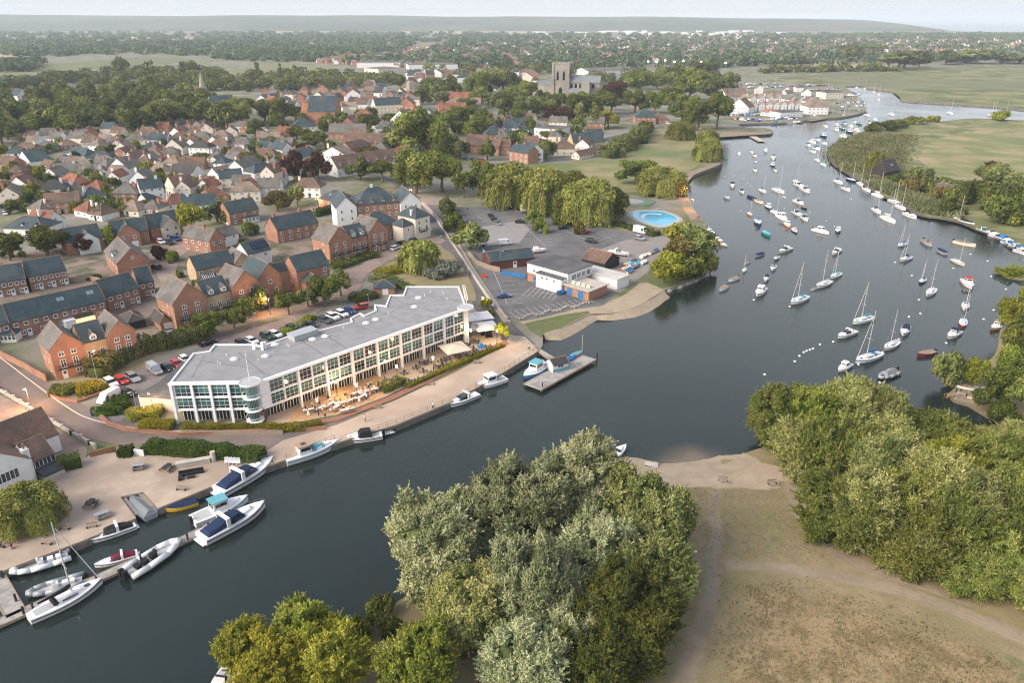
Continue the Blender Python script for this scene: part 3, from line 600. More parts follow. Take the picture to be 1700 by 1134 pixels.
def body(root,x0,y0,W,D,e,r,rt,wall='brick',roof='slate',win=(),base=0,chim=(),detail=True,ridge=True,doors=(),ov=.35):
 """one block of a building: walls (with gables) and a pitched roof, its front on y0, plus windows: (side, how many, sill, w, h, style)"""
 w = MB(); t = .12
 if rt == 'gable': w.exx([(0,base),(0,e - t),(D / 2,r - t * 1.3),(D,e - t),(D,base)],0,W,0,'x')
 elif rt == 'gfront': w.exx([(0,base),(0,e - t),(W / 2,r - t * 1.3),(W,e - t),(W,base)],0,D,0,'y')
 else: w.box(0, W, 0, D, base, e - .1)
 me = w.fix(w.mesh('wall', WALLS[wall])); put('wall', me, root, (x0, y0, 0))
 ro = roof_mesh(W,D,e,r,rt,ov); me = ro.fix(ro.mesh('roof',[ROOFS[roof],M_RIDGE if ridge else ROOFS[roof]])); rob = put('roof',me,root,(x0,y0,0))
 for cx, cy, top, wl in chim:
  key = ('chim', wl)
  if key not in BOX:
   c = MB(); c.box(-.55, .55, -.35, .35, -2.6, 0); c.box(-.62, .62, -.42, .42, 0, .12)
   for q in (-.3, .3): c.tube((q, 0, .12), (q, 0, .55), .13, .11, 7, 1)
   BOX[key] = c.mesh('chimney', [WALLS[wl], M_RIDGE])
  put('chimney', BOX[key], rob, (cx, cy, top))
 for s in win:
  side,n,z,ww,hh = s[:5]; style = s[5] if len(s) > 5 else 'casement'; a0,a1 = (s[6] if len(s) > 6 else (0,1))
  L = W if side in 'FB' else D
  for i in range(n):
   u = L * (a0 + (a1 - a0) * (i + .5) / n)
   x,y = {'F': (x0 + u,y0),'L': (x0,y0 + D - u),'R': (x0 + W,y0 + u),'B': (x0 + u,y0 + D)}[side]
   add_window(root, x, y, z, ww, hh, side, style, detail)
 for s in doors:
  side, u, w_, h_, m_, gar = s
  x, y = {'F': (x0 + u, y0), 'L': (x0, y0 + D - u), 'R': (x0 + W, y0 + u)}[side]
  add_door(root, x, y, base, w_, h_, side, m_, gar)
OCC = []
def site(p1, p2, z):
 """where a front stands, from the two ends of its eaves in the photograph (z above the ground): place, turn, length"""
 a, b = G(*p1, LAND + z), G(*p2, LAND + z); d = b - a
 return Vector((a.x, a.y, LAND)), math.atan2(d.y, d.x), d.length
def rootat(name, desc, cat, p1, p2, z, D=9, group=None, me=None):
 o, rz, W = site(p1, p2, z)
 t = thing(name, desc, cat, o, rz, group)
 c = o + Vector((math.cos(rz) * W / 2 - math.sin(rz) * D / 2,math.sin(rz) * W / 2 + math.cos(rz) * D / 2,0))
 OCC.append((c.x, c.y, max(W, D) * .55)); t['centre'] = (c.x, c.y, 0)
 return t, W, c
def balcony(root, x, y, z, w):
 b = MB(); b.box(-w / 2, w / 2, -.75, 0, -.12, 0)
 k = 'balc%.1f' % w
 if k not in BOX:
  for q in (-w / 2, w / 2 - .04): b.box(q, q + .04, -.75, 0, .98, 1.03)
  b.box(-w / 2, w / 2, -.78, -.74, .98, 1.04)
  for i in range(int(w / .14) + 1): b.box(-w / 2 + i * .14,-w / 2 + i * .14 + .025,-.77,-.745,0,.98)
  BOX[k] = b.mesh('balcony', M_IRON)
 put('balcony', BOX[k], root, (x, y, z))
DORM = {}
def dormer(root, x, y, z, wall='white', roof='slate', w=1.5):
 k = (wall, roof, w)
 if k not in DORM:
  a = MB(); a.box(-w / 2,w / 2,0,2.2,-.3,1.15); a.exx([(-w / 2,1.15),(0,1.85),(w / 2,1.15)],0,2.6,0,'y')
  r = MB(); r.exx([(-w / 2 - .15,1.02),(0,1.95),(w / 2 + .15,1.02),(w / 2 + .15,.92),(0,1.82),(-w / 2 - .15,.92)],-.2,2.9,0,'y');
  r.exx([(-.08, 1.92), (0, 2.02), (.08, 1.92)], -.22, 2.7, 1, 'y')
  DORM[k] = (a.fix(a.mesh('dormer',WALLS[wall])),r.fix(r.mesh('dormer_roof',[ROOFS[roof],M_RIDGE])))
 d = put('dormer', DORM[k][0], root, (x, y, z)); put('dormer_roof', DORM[k][1], d)
 f, g, both = window_mesh(w * .75, .95); put('window', both, d, (0, 0, .05))
SKYL = []
def rooflight(root, x, y, z, slope):
 if not SKYL:
  b = MB(); b.box(-.4,.4,-.6,.6,0,.07); b.box(-.33,.33,-.53,.53,.07,.08,1); SKYL.append(b.mesh('rooflight',[M_STEEL,mat('skylight_glass',(.22,.30,.33),rough=.1,spec=.8)]))
 o = put('rooflight', SKYL[0], root, (x, y, z)); o.rotation_euler = (slope, 0, 0)

# ---- the brick estate
W2 = lambda n, z=3.4, s='F': (s, n, z, 1.15, 1.2)
def town_house(desc, p1, p2, mid='buff', D=10.5, rights=True, fr=(.37, .66), e=7.9):
 """three storeys with a gabled wing at each end and a lower run between, balconies at the first floor"""
 t, W, c = rootat('town_house', desc, 'house', p1, p2, e, D)
 a, b = W * fr[0], W * fr[1]
 def wing(x0, w):
  body(t,x0,0,w,D,e,e + w * .5,'gfront','brick','grey',[('F',2,5.7,1.25,1.15,'casement',(.12,.88)),('F',2,2.75,1.2,2.1,'french',(.12,.88)),('F',1,.9,1.3,1.1,'casement',(.5,.95))],
    doors=[('F', w * .28, .95, 2.1, 'white', False)])
  balcony(t, x0 + w / 2, 0, 2.7, w * .78)
 wing(0, a); wing(b, W - b)
 for z in (1.2, 3.6, 6.2): add_window(t, 0, D * .35, z, .55, .9, 'L', 'single');
 add_window(t, 0, D * .7, 3.4, .55, .9, 'L', 'single')
 m = b - a
 body(t,a + .01,.8,m - .02,D - 2,e - .4,e + 3.0,'gable',mid,'slate',[('F',max(2,round(m / 2.4)),2.9,1.2,2.1,'french'),('F',max(2,round(m / 2.6)),.6,1.5,1.3)])
 k = max(1, round(m / 4.5))
 for i in range(k): dormer(t, a + m * (i + .5) / k, .9, e - .35, 'white')
 for i in range(k): balcony(t, a + m * (i + .5) / k, .8, 2.75, min(3.2, m / k * .8))
 return t, W
t,W = town_house('brick town house with two steep gables behind the hotel car park',ZQ(322,322),ZQ(882,182)); ref('the twin-gabled brick house',t['centre'])
t,W = town_house('brick and buff town houses with two dormers and white garage block beside',Z4(1132,888),(431,467)); ref('the brick and buff houses',t['centre'])
t,W = town_house('all red brick town houses with black balconies along the curved street',Z5(575,482),Z5(962,392),'brick'); ref('the black balcony houses',t['centre'])
# two linked gabled houses
t,W,c = rootat('brick_house','pair of tall brick gabled blocks with slate roofs joined by a buff link','house',Z5(362,668),Z5(578,618),7.9,8)
body(t,0,0,W,8.2,7.9,11.6,'gable','brick','slate',[('F',1,5.6,1.2,1.2,'casement',(.75,.95)),('F',1,2.8,1.2,2.0,'french',(.75,.95)),('L',2,5.5,.9,1.1),('L',1,2.8,1,1.1)])
body(t,W * .1,-3.2,W * .52,3.2,4.6,6.6,'gfront','brick','slate',[('F',1,2.8,1.2,1.2)])
body(t,-9,5.6,9,3.6,7.4,9.4,'gable','buff','slate',[('F',1,4.8,1,1.2),('F',1,1.2,1,1.2)])
body(t,-11.5,1.5,7,12,7.9,11.6,'gfront','brick','slate',[('F',1,5.3,1.1,1.2),('F',2,2.6,1.0,1.2),('L',2,5.4,1.0,1.2),('L',2,2.6,1,1.2)]); balcony(t,W * .85,0,2.7,2.6)
ref('the paired brick blocks', c)
def simple(desc,p1,p2,e,D,r,rt='gable',wall='brick',roof='slate',wins=(),doors=(),chim=(),lights=(),name='brick_house',group=None):
 t, W, c = rootat(name, desc, 'house', p1, p2, e, D, group)
 body(t,0,0,W,D,e,r,rt,wall,roof,[s if isinstance(s[1],int) else s for s in wins],doors=doors,chim=[(W * a,D / 2 if rt != 'gfront' else D * b,r + .9,wl) for a,b,wl in chim])
 sl = math.atan((r - e) / (D / 2))
 for u, v in lights: rooflight(t, W * u, D / 2 * v, e + (r - e) * v + .06, sl)
 return t, W, c
wf = lambda n: [('F', n, 3.2, 1.2, 1.15), ('F', n, .7, 1.3, 1.3)]
t,W,c = simple('buff brick house with a long slate roof and glazed conservatories behind',Z4(1282,662),Z4(1535,612),5.2,8.5,8.7,'gable','buff','slate',[('F',2,3.2,1.2,1.1,'casement',(0,.5)),('L',1,3.4,.9,1.1)]); ref('the long buff house',c)
body(t,W + .05,-.8,5.5,9,5.2,8.2,'gfront','buff','grey',[('F',2,3.2,1.2,1.1)])
for k in (.25, .62):
 cm = MB(); cm.box(-1.8,1.8,-2.6,-.05,0,1.9); cm.loft([[(-1.9,-2.7,1.9),(1.9,-2.7,1.9),(1.9,0,1.9),(-1.9,0,1.9)],[(-1.9,-1.0,3.1),(1.9,-1.0,3.1),(1.9,0,3.1),(-1.9,0,3.1)]],1)
 for i in range(7): cm.tube((-1.8 + .6 * i,-2.7,1.95),(-1.8 + .6 * i,-1.0,3.15),.06,.06,4,2)
 put('conservatory',cm.mesh('conservatory',[M_WHITE,M_GREENGLASS,M_WHITE]),t,(W * k,0,0))
t,W,c = simple('white house with solar panels on its slate roof',Z5(45,560),Z5(195,522),5.0,8,8.2,'gable','white','slate',[('F',2,3,1.2,1.1)])
sp = MB(); sp.box(0, 6.4, 0, 3.1, 0, .06)
for i in range(1, 6): sp.box(i * 6.4 / 6 - .02, i * 6.4 / 6 + .02, 0, 3.1, .06, .07, 1)
o = put('solar_panel',sp.mesh('solar_panel',[mat('solar_cells',(.008,.014,.03),rough=.12,spec=.7),M_STEEL]),t,(W * .3,.7,5.0 + .7 * .8 + .1)); o.rotation_euler = (math.atan(3.2 / 4),0,0)
simple('long red brick house with five windows and a slate roof',Z5(236,402),Z5(506,346),5.3,9,9.4,'gable','brick','slate',wf(5),chim=[(.1,0,'brick'),(.72,0,'brick')])
t,W,c = simple('red brick L-shaped house with weathered grey roof and a lit wall',Z4(1372,470),Z4(1470,440),5.4,14,8.8,'gfront','brick','grey',[('F',2,3.2,1.1,1.1),('L',4,3.2,1.1,1.2),('L',3,.8,1.1,1.2)],chim=[(.5,.4,'brick')])
body(t,W + .05,2.5,9,7,4.4,7.2,'gable','white','grey',[('F',2,2.8,1.1,1)],chim=[(8,3.5,7.8,'white')]); ref('the lit L-shaped house',c)
t,W,c = simple('red brick house under slate with white bay windows',Z4(1502,292),Z4(1695,256),5.3,9,9.2,'gable','brick','slate',wf(3),chim=[(.9,0,'brick')])
body(t,W * .42,-1.6,W * .5,1.6,2.6,3.2,'hip','white','dark',[('F',4,.8,1.2,1.3)]); ref('the white bay house',c)
t,W,c = simple('slate roofed house with a pale rendered front gable above parked cars',Z4(985,385),Z4(1190,345),5.3,9,9.4,'gable','brick','slate',chim=[(.35,0,'brick')])
body(t,W * .3,-2,W * .55,6,5.2,8.4,'gfront','cream','slate',[('F',2,3.2,1.1,1.1),('F',2,.7,1.4,1.3)]); ref('the pale gabled house',c)
t,W,c = simple('red brick house with a front gable over two white garage doors',Z4(732,428),Z4(972,398),5.2,9,9.2,'gable','brick','slate',chim=[(.28,0,'brick')])
body(t,W * .12,-2.5,W * .62,7,5.2,8.6,'gfront','brick','slate',[('F',2,3.2,1.2,1.15)],doors=[('F',W * .17,2.3,2.1,'white',True),('F',W * .45,2.3,2.1,'white',True)]); ref('the two garage house',c)
t,W,c = simple('slate roofed house with a white rendered cross gable behind a spreading tree',Z4(430,480),Z4(672,440),5.2,9,9.2,'gable','brick','slate')
body(t,W * .3,-2.2,W * .55,6,5.0,8.0,'gfront','white','slate',[('F',1,3,1.2,1.2)]); ref('the white cross-gabled house',c)
t,W,c = simple('long brick house end-on with mottled tan roof and a small gable window',Z4(765,622),Z4(978,586),5.6,19,9.8,'gfront','brick','grey',[('F',1,6.4,.9,.9),('L',4,3.2,1,1.1),('R',2,3.2,1,1.1)]); ref('the end-on brick house',c)
dormer(t, W * .12, 7, 6.2, 'white')
def terrace_row(desc, p1, p2, n, D=8.5, e=5.2, r=9, **k):
 t,W,c = simple(desc,p1,p2,e,D,r,'gable','darkbrick','slate',[('F',n * 2,3.25,1.1,1.1),('F',n,.75,1.2,1.25,'casement',(.0,1)),],doors=[('F',W_,.95,2.05,'white',False) for W_ in []],name='terraced_house',**k)
 for i in range(n): add_door(t, W * (i + .82) / n, 0, 0, .95, 2.05)
 return t, W, c
t,W,c = terrace_row('long brown brick terrace under one slate roof with paired rooflights',Z4(62,1003),Z4(690,857),5); ref('the long brown terrace',c)
for u in (.54,.58,.86,.90): rooflight(t,W * u,2.4,5.2 + 3.8 * 2.4 / 4.25 + .06,math.atan(3.8 / 4.25))
pm = MB(); pm.box(0,5,-2.6,-.05,2.3,2.5); pm.box(.1,4.9,-2.5,-.1,0,2.3,1); put('extension',pm.mesh('extension',[ROOFS['dark'],mat('lit_window_wall',(.7,.5,.25),emit=((1,.62,.25),.8))]),t,(W * .62,0,0))
pc = MB(); pc.box(0,3,-2.4,-.05,2.2,2.35); pc.box(.1,2.9,-2.3,-.06,0,2.2); put('conservatory',pc.mesh('conservatory',M_WHITE),t,(W * .5,0,0))
t,W,c = terrace_row('brown brick terrace stepping down toward the yellow garden',Z4(692,832),Z4(908,772),2)
terrace_row('small brown brick end house at the corner of the long terrace',Z4(905,748),Z4(1006,728),1,D=7.5)
terrace_row('brown brick terraced pair with white porch doors on its garden side',Z4(182,702),Z4(432,657),3)
terrace_row('brown brick house with lean-to porch at the edge of the estate',Z4(-90,752),Z4(165,712),3)
terrace_row('brown brick terrace end cut off by the edge of the view',Z4(-260,1075),Z4(56,1008),3)
t,W,c = simple('small brick garage block with a white door beside the town houses',Z4(1050,1012),Z4(1118,996),2.5,8,4.4,'gfront','brick','dark',doors=[('F',2,2.3,2.1,'white',True)],name='garage')
simple('dark timber shelter with low tiled roof behind the twin-gabled house',Z4(840,1010),Z4(950,985),2.3,7,3.9,'hip','blackboard','dark',name='garage')
t,W,c = simple('white sunroom with slate hip roof at the terrace garden',Z4(-10,1090),Z4(95,1085),2.4,4,3.6,'hip','white','slate',[('F',4,.7,.9,1.4)],name='sunroom')
simple('small hipped brick kiosk with white doors behind the hotel roof',Z5(872,782),Z5(1006,776),2.4,6,4.1,'hip','brick','slate',doors=[('F',3.4,1.8,2,'white',True)],name='kiosk'); ref('the hipped brick kiosk',G(640,478))
simple('slate hipped brick house behind the apartment block with a rooflight',Z5(508,195),Z5(650,212),5.0,10,8.6,'hip','brick','slate',[('F',3,3,1.1,1.1)],lights=[(.4,.5)])
t,W,c = simple('white corner house with slate cross gables and a dormer by the road bend',(5,378),(70,380),4.6,11,8.2,'hip','white','slate',[('F',3,.7,1.4,1.4)],name='house'); dormer(t,W * .45,1,4.5,'white'); dormer(t,W * .8,1,4.5,'white')
ref('the white corner house', c)

# ---- apartment block
t,W,c = rootat('apartment_block','tall apartment block of brick and white gables with a cream corner tower','apartments',Z5(752,238),Z5(1040,214),10,13)
body(t,0,0,W,13,10,15.5,'hip','brick','slate',[('F',6,7.4,1.2,1.4),('F',6,4.6,1.2,1.4),('F',6,1.6,1.2,1.4)],chim=[(W * .45,6.5,16.4,'white')]); ref('the apartment block',c)
body(t,-8,-1.5,8,14,10,14,'gfront','white','slate',[('F',2,7.4,.9,1.3),('F',2,4.4,.9,1.3),('F',2,1.4,.9,1.3),('L',3,7.4,.8,1.2),('L',3,4.4,.8,1.2)])
body(t,W,-1.5,8.5,14,10,14,'gfront','white','slate',[('F',2,7.4,.9,1.3),('F',1,4.4,.9,1.3)])
for i in range(4): dormer(t, W * (i + .5) / 4, .3, 10, 'brick', 'slate', 1.6)
o, rz, w = site(Z5(1143, 326), Z5(1238, 302), 8.6)
t2 = thing('corner_tower_house','cream rendered tower house with hipped slate roof at the street corner','house',o,rz); c2 = o
body(t2,0,0,w,10,8.6,12,'hip','cream','slate',[('F',2,5.8,1.0,1.4),('F',2,3.0,1.1,2.0,'french'),('L',2,5.8,.9,1.3),('L',2,2.2,.9,1.3)],chim=[(1,3,11.2,'white')]); balcony(t2,w / 2,0,2.9,4.2); ref('the cream tower house',c2)
body(t2,-5.4,1.2,5.4,6,6.2,8.6,'hip','cream','slate',[('F',1,4,.9,1.2)],doors=[('F',2.6,2.0,2.2,'white',True)])
o, rz, w = site(Z5(932, 366), Z5(1036, 346), 6.6)
t3 = thing('brick_house','red brick house with pyramid slate roof in front of the apartment block','house',o,rz)
body(t3,-7,0,w + 7,10,6.6,10.6,'hip','brick','slate',[('F',3,4.4,1.1,1.2),('F',2,1.2,1.1,1.4)])

# ---- the near house at the left edge
o, rz, W = site(ZL(138, 300), ZL(250, 252), 3.6)
t = thing('waterside_house','waterside house with brown tiled roofs and white glazed sunrooms beside the gravel yard','house',o,rz)
body(t,0,0,W,7,3.6,6.2,'gable','white','brown',[('F',2,1.6,2.3,1.7,'band')],ov=.5)
body(t,-11.8,-3.5,10.6,14,6.2,10.4,'gfront','white','brown',[('F',1,3.4,6.5,1.9,'band'),('F',1,.5,6.5,2.0,'band')],ov=.45)
body(t, -16, 5.5, 24, 9, 4.2, 8.4, 'gable', 'white', 'brown')
cs = MB(); cs.box(.3,W - .2,-3.4,-.05,0,.9); cs.box(.35,W - .25,-3.35,-.06,.9,1.5,1); cs.box(.2,W - .1,-3.5,-.02,1.5,1.65,2)
put('bay_extension', cs.mesh('bay_extension', [M_CONC, M_GLASS, ROOFS['felt']]), t)
put('chimney',(lambda b: b.mesh('chimney',[WALLS['white'],M_RIDGE]))(MB().box(-1.2,-.1,-1.6,-.3,0,6.9).tube((-.6,-.9,6.9),(-.6,-.9,7.9),.22,.2,8,1)),t)
put('chimney',(lambda b: b.mesh('chimney',[WALLS['cream'],M_RIDGE]))(MB().box(-13.2,-9.6,9.5,11.5,7,11.2)),t)
ref('the waterside house', o)
# ---- the long white hotel by the quay
def hotel():
 HT = 9.6                                                                      # height of the parapet
 P = lambda x, y: G(x, y, LAND + HT)
 A, B_, C_ = P(281, 635), P(430, 633), P(775, 511)
 t = thing('hotel','long white glass-fronted hotel with flat grey roof and round corner stair on the quay','hotel',(B_.x,B_.y,LAND),0)
 ref('the white hotel', B_ * .6 + C_ * .4)
 O = Vector((B_.x, B_.y, 0)); loc = lambda p: (p.x - O.x, p.y - O.y)
 outline = [loc(p) for p in (A,B_,C_,P(762,475),P(674.6,475),P(669,489),P(647,489),P(640,507),P(621,505),P(623,515),P(605,523),P(598,519),P(581,528),P(583,534),P(517,551),P(512,546),P(433,574),P(425,571),P(356,571),P(347,582),P(320,586))]
 n = len(outline)
 # upper storeys, set out over the ground floor, and the recessed ground floor
 core = MB(); core.prism(outline, 3.0, HT - .55)
 put('wall',core.mesh('wall',mat('cool_white_cladding',(.80,.81,.83),(.74,.75,.77),.5,.5)),t)
 ins = []
 cx = sum(p[0] for p in outline) / n; cy = sum(p[1] for p in outline) / n
 def offset(poly, d):
  a = sum(poly[i][0] * poly[(i + 1) % n][1] - poly[(i + 1) % n][0] * poly[i][1] for i in range(n)); s = 1 if a > 0 else -1; out = []
  for i in range(n):
   p, q, r = Vector(poly[i - 1]), Vector(poly[i]), Vector(poly[(i + 1) % n])
   e1,e2 = (q - p).normalized(),(r - q).normalized(); n1 = Vector((-e1.y,e1.x)) * s; n2 = Vector((-e2.y,e2.x)) * s
   m = (n1 + n2); m = m / max(.35,m.dot(n1) if m.length else 1); out.append(tuple(q + m * d))
  return out
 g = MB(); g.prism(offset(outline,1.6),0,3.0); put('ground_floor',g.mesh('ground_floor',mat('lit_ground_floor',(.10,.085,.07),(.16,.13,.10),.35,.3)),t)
 inn = offset(outline, .38)
 par = MB()
 for i in range(n):
  j = (i + 1) % n; a, b, c, d = outline[i], outline[j], inn[j], inn[i]
  par.add([(*a,HT - .55),(*b,HT - .55),(*b,HT),(*a,HT),(*d,HT),(*c,HT),(*d,HT - .5),(*c,HT - .5)],[(0,1,2,3),(3,2,5,4),(4,5,7,6)])
 me = par.fix(par.mesh('parapet', M_WHITE)); put('parapet', me, t)
 ro = MB(); ro.prism(inn, HT - .54, HT - .3)
 put('roof',ro.mesh('roof',mat('grey_roof_membrane',(.255,.252,.25),(.295,.29,.285),.07,.8,detail=11,lo=.25,hi=.75,c3=(.235,.232,.23),scale2=.4)),t)
 rng = random.Random(3)
 # roof plant: domes, vents, hatch, seams
 dm = MB(); dm.disc((0,0),1.0,.75,0,.18,16); dm.dome((0,0,.18),.9,.65,.4,14,3); dmm = dm.mesh('roof_dome',mat('opal_dome',(.66,.66,.63),rough=.3))
 for x,y in ((389,597),(441,592),(457,573),(519,564),(540,559),(608,537),(624,531),(688,510),(695,495)):
  p = G(x, y, LAND + HT - .3); put('roof_dome', dmm, t, (p.x - O.x, p.y - O.y, HT - .3))
 vm = MB(); vm.tube((0,0,0),(0,0,.55),.07,.07,6); vm.dome((0,0,.55),.15,.15,.1,6,2); vmm = vm.mesh('roof_vent',M_WHITE)
 for x,y in ((362,604),(366,606),(376,592),(429,600),(477,575),(480,577),(571,546),(645,522),(705,492),(742,498),(715,486),(736,489)):
  p = G(x, y, LAND + HT - .3); put('roof_vent', vmm, t, (p.x - O.x, p.y - O.y, HT - .3))
 p = G(503,557,LAND + HT); pl = MB(); pl.box(-3.2,3.2,-1.6,1.6,-.3,1.0); pl.box(-3.3,3.3,-1.7,1.7,1.0,1.15)
 put('plant_room',pl.mesh('plant_room',mat('plant_room_grey',(.33,.36,.36),(.38,.41,.41),.5,.6)),t,(p.x - O.x,p.y - O.y,HT),math.atan2(C_.y - B_.y,C_.x - B_.x))
 for x, y, hh in ((422, 578, 1.6), (436, 579, 1.6), (440, 577, 1.4)):
  p = G(x,y,LAND + HT); f = MB(); f.box(-.3,.3,-.3,.3,-.3,hh); put('flue',f.mesh('flue',M_WHITE),t,(p.x - O.x,p.y - O.y,HT))
 # the glazed fronts
 pane_m = {}
 def facade(a, b, bays, z0, h, bay_w, gap, name='window'):
  ax,ay = loc(a); bx,by = loc(b); L = math.hypot(bx - ax,by - ay); rz = math.atan2(by - ay,bx - ax); d = (Vector((bx - ax,by - ay)) / L)
  for u in bays:
   w = bay_w
   key = (round(w, 2), round(h, 2))
   if key not in pane_m:
    fr = MB(); T = .05
    fr.box(-w / 2, w / 2, -.12, 0, -.02, T); fr.box(-w / 2, w / 2, -.12, 0, h - T, h)
    for i in range(4):
     x = -w / 2 + w * i / 3 + (T / 2 if i == 0 else -T / 2 if i == 3 else 0); fr.box(x - T / 2,x + T / 2,-.10,0,T,h - T)
    for zz in (.26,.70): fr.box(-w / 2 + T,w / 2 - T,-.11,0,h * zz - .03,h * zz + .03)
    gl = MB(); gl.box(-w / 2 + .03, w / 2 - .03, -.045, -.004, .03, h - .03)
    sh = MB(); sh.box(-w / 2 + .05, w / 2 - .05, -.06, -.046, h * .27, h * .93)
    pane_m[key] = (fr.mesh('frame',M_WHITE),gl.mesh('window',M_DARKGLASS),sh.mesh('blind',M_GREENGLASS))
   q = Vector((ax, ay)) + d * u
   o = put(name, pane_m[key][1], t, (q.x, q.y, z0), rz); put('frame', pane_m[key][0], o)
   if rng.random() < .85: put('blind', pane_m[key][2], o)
 L1 = (B_ - A).length; L2 = (C_ - B_).length
 nA = 4; wA = (L1 - 3.4) / nA
 barsA = [.7 + wA * (i + .5) for i in range(nA)]
 pair = (L2 - 2.4) / 8.1; wB = pair * .43
 barsB = []
 for k in range(8): s = 2.0 + pair * k; barsB += [s + pair * .235,s + pair * .235 + wB + .38]
 for z0, h in ((3.45, 2.45), (6.35, 2.68)):
  facade(A, B_, barsA, z0, h, wA * .91, 0); facade(B_, C_, barsB, z0, h, wB, 0)
 # white columns, floor bands
 def strip(a, b, off, z0, z1, d0, d1, us=None, w=.5, m=M_WHITE, name='column'):
  ax,ay = loc(a); bx,by = loc(b); rz = math.atan2(by - ay,bx - ax); L = math.hypot(bx - ax,by - ay)
  if us is None:
   f = MB(); f.box(off,L - off,-d1,-d0,z0,z1); put(name,f.mesh(name,m),t,(ax,ay,0),rz)
  else:
   f = MB(); f.box(-w / 2, w / 2, -d1, -d0, z0, z1); fm = f.mesh(name, m)
   for u in us: put(name, fm, t, (ax + math.cos(rz) * u, ay + math.sin(rz) * u, 0), rz)
 for a, b in ((A, B_), (B_, C_)):
  strip(a,b,.1,3.0,3.32,.003,.32,name='floor_band'); strip(a,b,.1,5.93,6.27,.003,.32,name='floor_band'); strip(a,b,-.25,HT - .55,HT - .1,.003,.42,name='eaves_band')
 strip(A, B_, 0, 0, HT - .56, -.1, .45, [.2] + [.7 + wA * i for i in range(1, nA)], .55)
 strip(B_, C_, 0, 0, HT - .56, -.1, .5, [2.0 + pair * k - .1 for k in range(1, 9)], .5)
 strip(B_,C_,0,3.0,HT - .56,.003,.2,[2.0 + pair * k + pair * .235 + wB / 2 + .19 for k in range(8)],.2)
 # ground-floor glazing between the columns
 for a, b, us, w in ((A, B_, barsA, wA * .8), (B_, C_, barsB, wB)):
  ax,ay = loc(a); bx,by = loc(b); rz = math.atan2(by - ay,bx - ax); nrm = (-math.sin(rz) * 1.5,math.cos(rz) * 1.5)
  for i, u in enumerate(us):
   f = MB(); k = 'gf%.1f' % w
   if k not in BOX:
    gm = MB(); gm.box(-w / 2, w / 2, -.2, -.12, .1, 2.7); fm = MB()
    for q in range(5): xx = -w / 2 + w * q / 4; fm.box(xx - .05,xx + .05,-.26,-.1,.05,2.8)
    fm.box(-w / 2, w / 2, -.25, -.11, 2.7, 2.85)
    BOX[k] = (gm.mesh('shopfront', M_DARKGLASS), fm.mesh('frame', M_WHITE))
   o = put('shopfront',BOX[k][0],t,(ax + math.cos(rz) * u + nrm[0],ay + math.sin(rz) * u + nrm[1],0),rz); put('frame',BOX[k][1],o)
 # round stair tower with balcony rings and a mast, and the ring and ladder at the far end
 bx, by = loc(B_); tx, ty = bx - 1.6, by - .9
 gt = MB(); gt.disc((0,0),1.05,1.05,0,HT - .4,28); put('stair_glass',gt.mesh('stair_glass',M_GREENGLASS),t,(tx,ty,0))
 ri = MB()
 for i in range(20):
  a = 2 * math.pi * i / 20; ri.box(1.06 * math.cos(a) - .025,1.06 * math.cos(a) + .025,1.06 * math.sin(a) - .025,1.06 * math.sin(a) + .025,0,HT - .4)
 put('stair_mullion', ri.mesh('stair_mullion', M_STEEL), t, (tx, ty, 0))
 rb = MB(); rb.disc((0, 0), 1.85, 1.85, 0, .12, 32)
 for i in range(10):
  a = 2 * math.pi * i / 10; rb.tube((1.82 * math.cos(a),1.82 * math.sin(a),.12),(1.82 * math.cos(a),1.82 * math.sin(a),1.0),.015,.015,4)
 ring = lambda r,z,h: [[(q * math.cos(2 * math.pi * i / 32),q * math.sin(2 * math.pi * i / 32),zz) for i in range(32)] for q,zz in ((r,z),(r,z + h),(r - .08,z + h),(r - .08,z))]
 rb.loft(ring(1.85, 1.0, .05), 0, False); rbm = rb.mesh('ring_balcony', M_WHITE)
 for z in (.9, 3.5, 6.4): put('ring_balcony', rbm, t, (tx, ty, z))
 def crown(x, y, z):
  cr = MB(); cr.disc((0,0),2.15,2.15,0,.25,36); cr.loft(ring(2.17,.0,.4),0,False)
  o = put('roof_ring',cr.mesh('roof_ring',M_WHITE),t,(x,y,z)); fl = MB(); fl.disc((0,0),2.08,2.08,.25,.29,32); put('roof_ring_deck',fl.mesh('roof_ring_deck',mat('ring_deck',(.42,.42,.42),rough=.7)),o); return o
 crown(tx,ty,HT); ms = MB(); ms.tube((0,0,0),(0,0,7),.09,.05,6); put('flagpole',ms.mesh('flagpole',M_WHITE),t,(tx,ty,HT + .3))
 ex, ey = loc(C_); crown(ex - .4, ey - .2, HT); q = loc(P(764, 479)); r = loc(P(771, 503))
 ld = MB()
 for dx in (-.35,.35): ld.tube((q[0] + 1.0 + dx,q[1],HT + .9),(r[0] + dx * 1 + .6,r[1],HT + .9),.07,.07,5)
 for i in range(7):
  f = i / 6; x = q[0] + 1.0 + (r[0] + .6 - q[0] - 1.0) * f; y = q[1] + (r[1] - q[1]) * f
  ld.box(x - .38,x + .38,y - .06,y + .06,HT + .86,HT + .98); ld.tube((x,y,HT - .3),(x,y,HT + .9),.05,.05,4)
 put('roof_ladder', ld.mesh('roof_ladder', M_WHITE), t)
 gt2 = MB(); gt2.disc((0,0),.8,.8,0,HT - .3,24); put('stair_glass',gt2.mesh('stair_glass',M_WHITE),t,(ex - .4,ey - .2,0))
 # low annexe at the near end
 an = [loc(G(x,y,LAND + 3)) for x,y in ((229,655),(262,637),(318,592),(300,640),(296,664),(232,660))]
 am = MB(); am.prism(an, 0, 3.0); put('annexe', am.mesh('annexe', WALLS['cream']), t)
 ar = MB(); ar.prism(an,3.0,3.25); put('annexe_roof',ar.mesh('annexe_roof',ROOFS['felt']),t)
 # roof seams
 se = MB()
